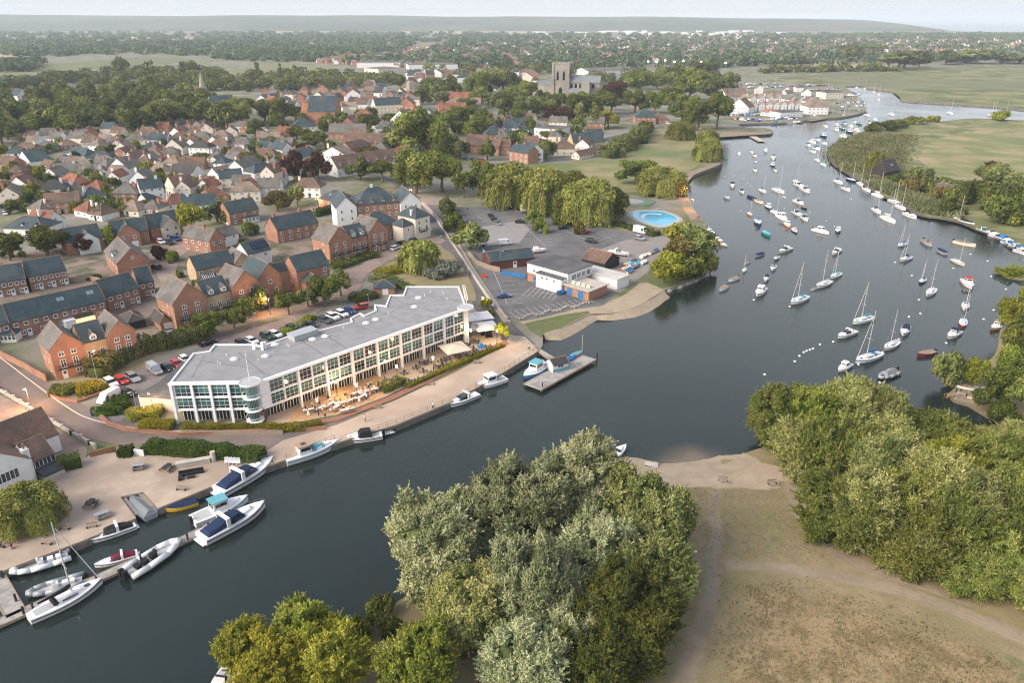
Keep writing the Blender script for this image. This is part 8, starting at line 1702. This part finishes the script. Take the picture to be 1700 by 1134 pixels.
# pontoons, slipway and jetty
def decking(name, desc, line, w, z=.55, m=M_PONTOON, piles=True, cat='pontoon'):
 P = [Vector((p.x,p.y,0)) for p in pxs(line,z)]; o = P[0].copy(); t = thing(name,desc,cat,(o.x,o.y,0)); b = MB(); e = MB()
 for i in range(len(P) - 1):
  a,c = P[i] - o,P[i + 1] - o; d = (c - a).normalized(); q = Vector((-d.y,d.x,0)) * w / 2; b.prism([(a - q).xy,(c - q).xy,(c + q).xy,(a + q).xy],z - .25,z);
  for s in (-1,1): r = q * s; e.prism([(a + r * .9).xy,(c + r * .9).xy,(c + r * 1.04).xy,(a + r * 1.04).xy],z - .4,z + .06)
 put('deck', b.mesh('deck', m), t); put('edge_beam', e.mesh('edge_beam', M_WOOD), t)
 if piles:
  for k, pp in enumerate(P):
   q = pp - o; pm = MB(); pm.tube((0,0,-1),(0,0,1.9),.16,.16,8); put('pile',pm.mesh('pile',M_IRON),t,(q.x + w * .45,q.y,0))
 return t
decking('pontoon','long grey floating pontoon between the yachts and the yard',[ZL(-60,1085),ZL(130,1000),ZL(430,865),ZL(640,770),ZL(860,670),ZL(960,620),ZL(1060,560)],1.9)
decking('pontoon','short grey access pontoon at the corner of the yard',[ZL(-20,850),ZL(40,960),ZL(75,1020)],2.6)
decking('slipway','timber jetty beside the covered boat in the slip',[ZL(575,480),ZL(625,560)],1.4,1.0,M_WOOD,False,'jetty'); decking('slipway','timber jetty on the far side of the slip',[ZL(680,445),ZL(735,505)],2.0,1.1,M_WOOD,False,'jetty')
decking('ferry_jetty','broad wooden ferry jetty with a hut reaching into the river',[(884,642),(976,592)],5.2,.9,M_PONTOON,True,'jetty'); decking('gangway','narrow gangway from the promenade to the ferry jetty',[(893,580),(925,600)],1.4,1.15,M_PONTOON,False,'gangway')
p = G(925,612,.9); t = thing('ferry_hut','small turquoise ferry hut with dark roof on the jetty','hut',(p.x,p.y,.9),.5); body(t,-2.2,-1.6,4.4,3.2,2.2,3.1,'gable','white','dark',[('F',1,.9,1.6,.9,'band')],detail=False); b = MB(); b.box(-2.21,2.21,-1.63,-1.605,0,.85); put('door',b.mesh('door',CLOTH['turquoise']),t)
for x,y,kind,hull,cov,d in [(948,596,'covered','blue','blue','blue covered dinghy lying on the ferry jetty'),(957,590,'covered','red','turquoise','red dinghy lying on the ferry jetty')]: boat('dinghy',kind,hull,cov,(x - 8,y + 4),(x + 8,y - 4),d,length=4,z=.95)
p = G(966,588,.9); b = MB(); b.tube((0,0,0),(0,0,5.5),.07,.05,6); t = thing('flagpole','thin white mast standing on the ferry jetty','mast',(p.x,p.y,.9),me=b.mesh('flagpole',M_ALU))
boat('ferry_boat','launch','cream','tan',(925,606),(898,618),'cluttered wooden ferry boat between the hut and the jetty',length=7.5)
decking('stone_slip','stone landing slab half hidden behind the silver willows',[(1070,772),(1092,775)],3,.7,M_CONC,False,'landing')
decking('park_jetty','white landing stage at the bend of the river path',[(1250,226),(1265,234)],5,.8,M_CONC,False,'jetty'); decking('marina_pontoon','outer pontoon of the marina berths',[(1380,177),(1434,174)],2,.5,M_PONTOON,False); decking('marina_pontoon','inner pontoon of the marina berths',[(1382,184),(1434,181)],2,.5,M_PONTOON,False); decking('fuel_quay','dark timber fuel quay at the marina',[(1345,200),(1368,196)],4,.9,M_WOOD,False)
decking('bank_pontoon','dark wooden pontoon on the marsh bank',[ZP(1120,795),ZP(1290,830)],2,.5,M_WOOD,False); decking('barn_landing','wooden landing stage before the marsh barn',[ZP(0,285),ZP(150,305),ZP(220,285)],4,.8,M_WOOD,False)
# the paddling pool
def pool():
 c = G(1087,361); s = ppm(c); a = G(1050,361); e = G(1118,361); rx = (e.x - a.x) / 2.1; b0 = G(1087,372); b1 = G(1087,349); ry = (b1.y - b0.y) / 2
 t = thing('paddling_pool','bright blue kidney-shaped paddling pool with white markings in a pink surround','pool',(c.x,c.y,LAND),0); ref('the blue paddling pool',c)
 sh = lambda k,n=40: [((rx * k) * math.cos(2 * math.pi * i / n) * (1 + .12 * math.cos(4 * math.pi * i / n + 1)),ry * k * math.sin(2 * math.pi * i / n) * (1 + .10 * math.sin(2 * math.pi * i / n * 3))) for i in range(n)]
 for nm,k,z,m in (('surround',1.27,.10,mat('pink_surround',(.40,.33,.27),(.35,.29,.24),.3,.9)),('edge',1.13,.13,mat('pale_pool_edge',(.35,.46,.46),rough=.8)),('basin',1.0,.15,mat('pool_blue',(.05,.36,.58),(.07,.44,.66),.2,.12,spec=.6))): b = MB(); b.prism(sh(k),0,z); put(nm,b.mesh(nm,m),t)
 b = MB(); pts = [(rx * .62 * math.cos(q),ry * .52 * math.sin(q)) for q in [math.pi * (.25 + .8 * i / 14) for i in range(15)]]
 for i in range(14):
  p,q = Vector(pts[i]),Vector(pts[i + 1]); d = (q - p).normalized(); o = Vector((-d.y,d.x)) * .7; b.add([(*(p - o),.158),(*(q - o),.158),(*(q + o),.158),(*(p + o),.158)],[(0,1,2,3)])
 put('pool_marking', b.fix(b.mesh('pool_marking', M_WHITE)), t)
 b = MB(); b.tube((0,0,.1),(0,0,4),.12,.1,8); b.disc((0,0),.9,.9,3.9,4.1,16); put('water_spray_post',b.mesh('water_spray_post',M_STEEL),t,(rx * .15,0,0))
pool()
p = G(1048,335); b = MB(); b.disc((0,0),11,9,0,.3,28,0); b.disc((0,0),6,5,.3,.36,24,1); t = thing('play_area','round green play area with a low ring fence above the pool','play area',(p.x,p.y,LAND)); put('play_surface',b.mesh('play_surface',[mat('play_green',(.13,.19,.13),rough=.9),mat('play_grey',(.30,.29,.27),rough=.9)]),t)
# boulders along the car park and the rocky point
rk = MB(); rk.v = [tuple(Vector(v) * (1 + .18 * math.sin(i * 2.3))) for i,v in enumerate(ICO[0])]; rk.f = [tuple(f) for f in ICO[1]]; rk.m = [0] * len(rk.f); rkm = rk.mesh('boulder',mat('pale_rock',(.36,.33,.28),(.28,.26,.22),1,.9))
for i in range(26): f = i / 25; p = G(858 + 120 * f,530 - 26 * f + 2 * math.sin(i)); thing('boulder','pale boulder lining the car park edge above the beach','rock',(p.x,p.y,LAND + .25),i,'boulders of the car park',(.55 + .2 * math.sin(i * 3),.5,.45),rkm)
for i in range(70):
 f = i / 69; pts = [(1102,484),(1131,475),(1170,457),(1187,434),(1188,410),(1178,378)]; k = min(4,int(f * 5)); g_ = f * 5 - k; p = G(pts[k][0] + (pts[k + 1][0] - pts[k][0]) * g_,pts[k][1] + (pts[k + 1][1] - pts[k][1]) * g_,.4); thing('boulder','pale rock at the waterline of the wooded point','rock',(p.x + .6 * math.sin(i * 7),p.y + .6 * math.cos(i * 5),.4),i,'rocks of the point',(.9 + .3 * math.sin(i * 3),.8,.7),rkm)

# ------------------------------------------------------------------ the terrace: parasols,tables,people
def parasol(x, y, w, h, rz, col, desc, tilt=0):
 p = G(x,y,LAND + h); t = thing('parasol',desc,'parasol',(p.x,p.y,LAND + .15),rz); b = MB(); q = w / 2
 b.loft([[(-q,-q,h - .35),(q,-q,h - .35),(q,q,h - .35),(-q,q,h - .35)],[(-q,-q,h - .15),(q,-q,h - .15),(q,q,h - .15),(-q,q,h - .15)],[(-.12,-.12,h + .75),(.12,-.12,h + .75),(.12,.12,h + .75),(-.12,.12,h + .75)]]); put('canopy',b.mesh('canopy',CLOTH[col]),t); s = MB(); s.tube((0,0,0),(0,0,h + .8),.06,.06,6); put('pole',s.mesh('pole',M_STEEL),t); f = MB(); f.disc((0,0),.5,.5,0,.12,12); put('base',f.mesh('base',M_CONC),t)
parasol(755,577,6.4,2.8,.5,'cream','square cream parasol spread over the middle of the terrace'); parasol(798,524,6.0,3,.35,'white','white parasol at the far end of the terrace'); parasol(806,541,6.2,3,.35,'white','larger white parasol next to the far one'); parasol(781,528,4.6,3,.35,'white','white parasol tucked behind the hotel corner'); parasol(786,543,4.4,2.9,.35,'grey','grey-white parasol under the hotel corner'); parasol(799,575,1.9,2.2,.3,'blue','small blue umbrella on a terrace table')
tb = MB(); tb.disc((0,0),.42,.42,.70,.74,14); tb.tube((0,0,0),(0,0,.7),.05,.05,6); tb.disc((0,0),.25,.25,0,.03,10); tbm = tb.mesh('cafe_table',M_IRON)
ch = MB(); ch.box(-.22,.22,-.22,.22,.42,.47); ch.box(-.22,.22,.19,.23,.47,.88); chl = MB(); [chl.box(x - .02,x + .02,y - .02,y + .02,0,.42) for x in (-.19,.19) for y in (-.19,.19)]
chm,chlm = ch.mesh('seat',mat('rattan_dark',(.06,.055,.05),rough=.8)),chl.mesh('leg_frame',M_IRON)
def cafe(x, y, n, where, z=LAND + .15):
 p = G(x,y,z); thing('cafe_table',f'round dark cafe table {where}','table',(p.x,p.y,z),me=tbm,group='cafe tables')
 a0 = trng.uniform(0, 6)
 for i in range(n):
  a = a0 + 6.283 * i / n; t = thing('cafe_chair',f'dark woven cafe chair at a table {where}','chair',(p.x + .8 * math.cos(a),p.y + .8 * math.sin(a),z),a - math.pi / 2,'cafe chairs'); put('seat',chm,t); put('leg_frame',chlm,t)
for x,y in [(701,606),(710,604),(692,613),(671,622),(703,619),(733,602),(742,598),(760,594),(774,588),(786,582),(748,607),(765,600),(780,593),(794,586),(811,578),(726,612),(735,609),(752,589),(775,575),(790,570),(700,632),(684,636),(717,624),(674,641),(660,640)]: cafe(x,y,4,'on the hotel terrace')
for x,y,d in [(804,556,'black rattan lounge set'),(812,560,'black rattan sofa'),(811,553,'black rattan armchair pair')]:
 p = G(x,y,LAND + .15); b = MB(); b.box(-.9,.9,-.4,.4,0,.42); b.box(-.9,.9,.3,.45,.42,.8); thing('outdoor_sofa',d + ' under the white parasols','sofa',(p.x,p.y,LAND + .15),.4,me=b.mesh('outdoor_sofa',CLOTH['black']))

# people: one continuous body grown from a posed skeleton; clothes and hair as parts
PB = {}
def person_parts(pose):
 if pose in PB: return PB[pose]
 me = bpy.data.meshes.new('body'); bm = bmesh.new(); sit = pose == 'sit'; zp = .48 if sit else .92
 V = {}; J = []
 def v(n, p, r, par=None):
  V[n] = bm.verts.new(p); J.append(r)
  if par: bm.edges.new((V[par], V[n]))
 v('pelvis',(0,0,zp),.13); v('waist',(0,0,zp + .18),.115,'pelvis'); v('chest',(0,0,zp + .40),.14,'waist'); v('neck',(0,.0,zp + .56),.052,'chest'); v('jaw',(0,-.02,zp + .63),.075,'neck'); v('head',(0,-.005,zp + .73),.10,'jaw'); v('crown',(0,.01,zp + .80),.07,'head');
 for s, n in ((-1, 'l'), (1, 'r')):
  fw = {'stand': 0, 'walk': .22 * s, 'sit': 0, 'glass': 0}[pose]
  v('sh' + n,(s * .19,0,zp + .47),.062,'chest'); bend = pose in ('sit',) or (pose == 'glass' and s == 1)
  v('el' + n,(s * .25,-.05 if not bend else -.10,zp + .20),.045,'sh' + n); hand = (s * .25,-.10 - fw * .5,zp - .04) if not bend else (s * .12,-.34,zp + .22)
  v('wr' + n,hand,.032,'el' + n); v('pa' + n,(hand[0],hand[1] - .03,hand[2] - .07 if not bend else hand[2] + .02),.036,'wr' + n)
  for f in range(3): v(f'fi{n}{f}',(hand[0] + (f - 1) * .022,hand[1] - .05 - (.05 if bend else 0),hand[2] - (.15 if not bend else .0)),.011,'pa' + n)
  v('th' + n,(hand[0] - s * .045,hand[1] - .06,hand[2] - .08 if not bend else hand[2] + .05),.012,'pa' + n)
  v('hi' + n, (s * .10, 0, zp - .04), .105, 'pelvis')
  if sit: v('kn' + n,(s * .12,-.44,zp),.066,'hi' + n); v('an' + n,(s * .12,-.46,.09),.045,'kn' + n); v('to' + n,(s * .13,-.62,.04),.04,'an' + n)
  else: v('kn' + n,(s * .11,-fw * .55 - .01,.50),.066,'hi' + n); v('an' + n,(s * .11,-fw + .02,.09),.042,'kn' + n); v('to' + n,(s * .12,-fw - .14,.04),.04,'an' + n)
 bm.verts.index_update(); bm.to_mesh(me); bm.free(); ob = bpy.data.objects.new('tmp',me); COL.objects.link(ob)
 md = ob.modifiers.new('s', 'SKIN');
 for i, r in enumerate(J): me.skin_vertices[0].data[i].radius = (r, r)
 me.skin_vertices[0].data[0].use_root = True
 ob.modifiers.new('d', 'SUBSURF').levels = 1
 dg = bpy.context.evaluated_depsgraph_get(); bodym = bpy.data.meshes.new_from_object(ob.evaluated_get(dg)); bpy.data.objects.remove(ob); bodym.name = 'body'
 ring = lambda z,rx,ry,y=0: [(rx * math.cos(2 * math.pi * i / 12),y + ry * math.sin(2 * math.pi * i / 12),z) for i in range(12)]
 top = MB(); top.loft([ring(zp - .06,.185,.15),ring(zp + .18,.155,.13),ring(zp + .40,.20,.15),ring(zp + .50,.17,.11),ring(zp + .53,.075,.07)])
 for s in (-1,1): top.tube((s * .17,0,zp + .46),(s * .245,-.03,zp + .26),.082,.068,8)
 low = MB(); skirt = MB()
 if sit:
  for s in (-1,1): low.tube((s * .10,.05,zp),(s * .12,-.45,zp + .01),.125,.09,8); low.tube((s * .12,-.44,zp + .02),(s * .12,-.46,.12),.088,.062,8)
  skirt.loft([ring(zp - .12, .24, .30, -.2), ring(zp + .10, .17, .15)])
 else:
  for s in (-1,1): fw = .22 * s if pose == 'walk' else 0; low.tube((s * .10,0,zp + .02),(s * .11,-fw * .55,.5),.125,.088,8); low.tube((s * .11,-fw * .55,.5),(s * .11,-fw + .02,.10),.088,.064,8)
  skirt.loft([ring(.18,.36,.34),ring(.5,.25,.23),ring(zp - .05,.19,.165),ring(zp + .12,.158,.135)])
 hair = MB(); hair.dome((0,.02,zp + .72),.112,.122,.13,10,4,zmin=-.15); long_ = MB(); long_.dome((0,.02,zp + .72),.112,.122,.13,10,4,zmin=-.15); long_.loft([ring(zp + .48,.10,.05,.09),ring(zp + .72,.11,.08,.05)])
 PB[pose] = dict(body=bodym,top=top.fix(top.mesh('shirt',CLOTH['white'])),low=low.fix(low.mesh('trousers',CLOTH['navy'])),skirt=skirt.fix(skirt.mesh('dress_skirt',CLOTH['white'])),hair=hair.mesh('hair',M_HAIR),long=long_.mesh('hair',M_HAIR)); PB[pose]['body'].materials.clear(); PB[pose]['body'].materials.append(M_SKIN); PB[pose]['body'].polygons.foreach_set('use_smooth',[True] * len(bodym.polygons)); return PB[pose]
MC = {}
def recol(me, m):
 k = (me.name, m.name)
 if k not in MC: c = me.copy(); c.materials[0] = m; MC[k] = c
 return MC[k]
PC = {}
def person(x, y, pose, top, low, where, z=LAND + .15, rz=None, dress=False):
 p = G(x,y,z); P = person_parts(pose); d = f"person in {top + ' dress' if dress else top + ' top, ' + low + ' trousers,'} {dict(stand='standing', walk='walking', sit='sitting', glass='drinking')[pose]} {where}"
 t = thing('person',d,'person',(p.x,p.y,z),trng.uniform(0,6.28) if rz is None else rz); b = put('body',P['body'],t); put('shirt',recol(P['top'],CLOTH[top]),t); put('dress_skirt' if dress else 'trousers',recol(P['skirt'] if dress else P['low'],CLOTH[top if dress else low]),t); put('hair',P['long'] if dress else P['hair'],t)
tops,lows = ['white','white','pink','cream','navy','white','cream','black','pink','white'],['navy','black','grey','tan','black']
PX = [(519,678),(524,684),(531,676),(536,687),(543,679),(549,671),(552,684),(560,676),(566,668),(571,679),(577,671),(584,664),(588,673),(597,667),(603,657),(609,664),(615,656),(621,649),(590,660),(600,648),(612,645),(628,642),(545,662),(556,664),(575,656),(512,690),(540,693),(581,683),(607,650),(617,640),(625,652),(634,648),(508,684),(528,668),(565,685)]
for i,(x,y) in enumerate(PX): person(x,y,('stand','glass','walk','stand','sit')[i % 5],tops[(i * 7) % 10],lows[i % 5],'on the deck',LAND + .2,dress=i % 3 == 1)
wt = MB(); wt.box(-1.5,1.5,-.38,.38,.70,.76); wl_ = MB(); [wl_.box(x - .04,x + .04,-.3,.3,0,.70) for x in (-1.2,1.2)]; wb = MB(); [wb.box(-1.4,1.4,y - .14,y + .14,.42,.46) for y in (-.7,.7)]; wtm,wlm,wbm = wt.mesh('table_top',CLOTH['white']),wl_.mesh('leg_frame',M_WOOD),wb.mesh('bench_seat',M_TEAK)
for i,(x,y) in enumerate([(515,684),(533,681),(547,676),(567,673),(583,668),(601,662),(617,651),(592,656),(556,681),(577,684),(606,655)]):
 p = G(x,y,LAND + .2); t = thing('party_table','long white-topped table with benches on the deck','table',(p.x,p.y,LAND + .2),.45 + (i % 3) * .3,'party tables'); put('table_top',wtm,t); put('leg_frame',wlm,t); put('bench_seat',wbm,t)
person(639,634,'stand','navy','navy','beside the deck steps'); person(878,581,'walk','white','navy','at the end of the promenade',LAND + .1); person(606,700,'walk','cream','grey','along the promenade',LAND + .1); person(719,678,'walk','white','black','by the promenade railing',LAND + .1); person(3,912,'sit','black','navy','on the gravel yard edge',LAND - .1); person(20,912,'sit','maroon','grey','beside the other yard sitter',LAND - .1)
person(877,346,'walk','white','black','near the pool end of the park',LAND); person(776,350,'stand','black','grey','at the car park entrance',LAND); person(*ZR(1222,72),'stand','black','navy','steering the grey workboat',.5); person(*ZR(1390,76),'sit','navy','black','rowing in the cream boat',.1); person(*ZR(1415,79),'sit','navy','grey','at the stern of the cream boat',.1)
# bunting strings and light wires over the deck
b = MB(); A_ = G(560, 640, LAND + 5);
for q in ((512,668),(540,664),(585,655),(622,640)): e = G(*q,LAND + 2.4); b.tube((0,0,0),e - A_,.02,.02,3)
thing('light_string','string of festoon wires from the hotel front over the wedding deck','string lights',tuple(A_),me=b.mesh('light_string',M_IRON))

# floodlights beyond the town
for x,y in [(1103,116),(1118,118),(1133,116),(1163,118),(1203,120),(1075,117),(1089,118)]:
 p = G(x,y); h = hsolve(p,y - 16); b = MB(); b.tube((0,0,0),(0,0,h),.35,.25,6); t = thing('floodlight','tall floodlight mast shining over the sports ground','floodlight',(p.x,p.y,LAND)); put('post',b.mesh('post',M_STEEL),t); hd = MB(); hd.box(-1.1,1.1,-.4,.2,h - .8,h + .8); put('lamp_head',hd.mesh('lamp_head',mat('floodlight_glow',(1,.95,.85),emit=((1,.86,.66),40))),t)

# ------------------------------------------------------------------ far woods,far streets,haze
def far_mass():
 rng = np.random.RandomState(4)
 def zone(poly, n):
  W = [G(x,y) for x,y in poly]; Wp = [(p.x,p.y) for p in W]; out = []; x0,x1 = min(p[0] for p in poly),max(p[0] for p in poly); y0,y1 = min(p[1] for p in poly),max(p[1] for p in poly)
  while len(out) < n:
   for x, y in zip(rng.uniform(x0, x1, 500), rng.uniform(y0, y1, 500)):
    if inside(poly, x, y): p = G(x, y); out.append((p.x, p.y))
    if len(out) >= n: break
  return out
 woods = zone([(0,92),(0,80),(100,74),(260,72),(420,62),(640,60),(700,64),(660,92),(520,102),(400,102),(310,92),(200,90),(100,94)],1050) + zone([(-10,84),(-10,54),(300,54),(700,54),(1000,57),(1000,68),(700,70),(420,70),(260,78),(100,84)],800) + zone([(560,108),(660,90),(900,88),(1200,88),(1500,92),(1700,92),(1700,104),(1500,104),(1200,112),(900,116),(700,112)],700) + zone([(700,88),(760,62),(1000,57),(1700,57),(1700,86),(1400,86),(900,88)],1100) + zone([(1250,60),(1440,57),(1700,58),(1700,66),(1250,66)],450) + zone([(0,120),(0,108),(80,104),(60,118)],60)
 def mass(name, label, pts, nl, rr, hh, far, leaf):
  C = np.array([(x,y,0) for x,y in pts]); n = len(C); dist = C[:,1]; Rr = rng.uniform(*rr,n) * (np.clip(dist / 2600,1,2.2) if far else 1); Hh = rng.uniform(*hh,n)
  d = sph(rng,n * nl); idx = np.repeat(np.arange(n),nl); lump = 1 + .22 * np.sin(d[:,0] * 7 + idx) * np.sin(d[:,1] * 6 + 2 * idx) + .12 * np.sin(d[:,2] * 11 + idx); P = np.stack([C[idx,0] + d[:,0] * Rr[idx] * .85 * lump,C[idx,1] + d[:,1] * Rr[idx] * .85 * lump,LAND + Hh[idx] * (.55 + .45 * d[:,2] * lump)],1); Nn = d + rng.normal(size=d.shape) * .4; Nn /= np.linalg.norm(Nn,axis=1)[:,None]
  tt = np.clip(.55 * rng.rand(n)[idx] + .45 * rng.rand(n * nl),0,1); V,t = leaves(P,Nn,1.0,tt,rng,1.2); ctr = np.repeat(P,4,axis=0); V = ctr + (V - ctr) * np.repeat(Rr[idx],4)[:,None] * leaf
  o = put(name,leaf_mesh(name,V,t,LEAF['far' if far else 'dark'])); o['kind'] = 'stuff'; o['label'] = label
 mass('far_woods','distant woods and hedgerow trees beyond the town',woods,34,(7,13),(9,17),True,.62)
 belt = zone([(0,146),(80,128),(200,120),(330,122),(420,127),(540,129),(640,132),(660,142),(520,150),(400,152),(330,150),(230,148),(180,142),(60,146),(0,156)],190) + zone([(980,150),(1210,142),(1210,124),(1100,122),(980,130)],45) + zone([(700,128),(980,126),(980,118),(700,120)],30)
 mass('tree_belt','belt of trees between the town and the far meadows',belt,260,(7,13),(9,15),False,.24)
 towns = zone([(520,104),(640,84),(800,72),(1000,66),(1250,66),(1700,66),(1700,84),(1500,90),(1250,96),(1000,106),(800,112),(650,112)],2600) + zone([(1000,62),(1400,60),(1700,62),(1700,70),(1000,70)],700) + zone([(60,66),(300,62),(420,58),(420,64),(200,70)],40)
 b = {k: MB() for k in ('w', 'b', 'r', 'g', 's')}
 for x, y in towns:
  k = rng.choice(['w','b','b','w']); w,dd,e = rng.uniform(7,13),rng.uniform(7,10),rng.uniform(4.5,6); a = rng.choice([.1,1.6,.5]); c,s = math.cos(a),math.sin(a); f = lambda u,v,z: (x + u * c - v * s,y + u * s + v * c,LAND + z)
  b[k].add([f(-w / 2,-dd / 2,0),f(w / 2,-dd / 2,0),f(w / 2,dd / 2,0),f(-w / 2,dd / 2,0),f(-w / 2,-dd / 2,e),f(w / 2,-dd / 2,e),f(w / 2,dd / 2,e),f(-w / 2,dd / 2,e),f(-w / 2,0,e + 3.4),f(w / 2,0,e + 3.4)],[(0,1,5,4),(1,2,6,9,5),(2,3,7,6),(3,0,4,8,7)]); q = .4
  b[rng.choice(['r','r','g','s'])].add([f(-w / 2 - q,-dd / 2 - q,e - .2),f(w / 2 + q,-dd / 2 - q,e - .2),f(w / 2 + q,dd / 2 + q,e - .2),f(-w / 2 - q,dd / 2 + q,e - .2),f(-w / 2 - q,0,e + 3.6),f(w / 2 + q,0,e + 3.6)],[(0,1,5,4),(2,3,4,5)])
 for i in range(46):
  px,py = rng.uniform(880,1320),rng.uniform(52,60); p = G(px,py); w,dd,e = rng.uniform(30,90),rng.uniform(25,50),rng.uniform(7,11); b['w'].box(p.x - w / 2,p.x + w / 2,p.y,p.y + dd,LAND,LAND + e)
 m = MB();
 for i,k in enumerate('wbrgs'): o_ = len(m.v); m.v += b[k].v; m.f += [tuple(j + o_ for j in f) for f in b[k].f]; m.m += [i] * len(b[k].f)
 o = put('far_town',m.mesh('far_town',[WALLS['white'],mat('far_brick',(.34,.17,.11),(.40,.22,.15),.05),mat('far_red_roof',(.30,.15,.10),(.22,.13,.10),.05),mat('far_grey_roof',(.20,.17,.15),rough=.9),mat('far_slate',(.10,.12,.14),rough=.7)])); o['kind'] = 'stuff'; o['label'] = 'distant streets of small houses toward the horizon'
far_mass()
def haze():
 b = MB(); b.box(-32000,32000,-120,27000,-1.6,175); m = bpy.data.materials.new('evening_haze'); m.use_nodes = True; N,L = m.node_tree.nodes,m.node_tree.links
 for n in list(N):
  if n.type != 'OUTPUT_MATERIAL': N.remove(n)
 v = N.new('ShaderNodeVolumePrincipled'); v.inputs['Color'].default_value = (.82,.925,1.0,1); v.inputs['Density'].default_value = HAZE_D; v.inputs['Anisotropy'].default_value = .0; L.new(v.outputs[0],N['Material Output'].inputs['Volume'])
 o = put('haze',b.mesh('haze',m)); o['kind'] = 'stuff'; o['label'] = 'thin evening haze over the river and the town'
HAZE_D = .000085
haze()
finish_labels()
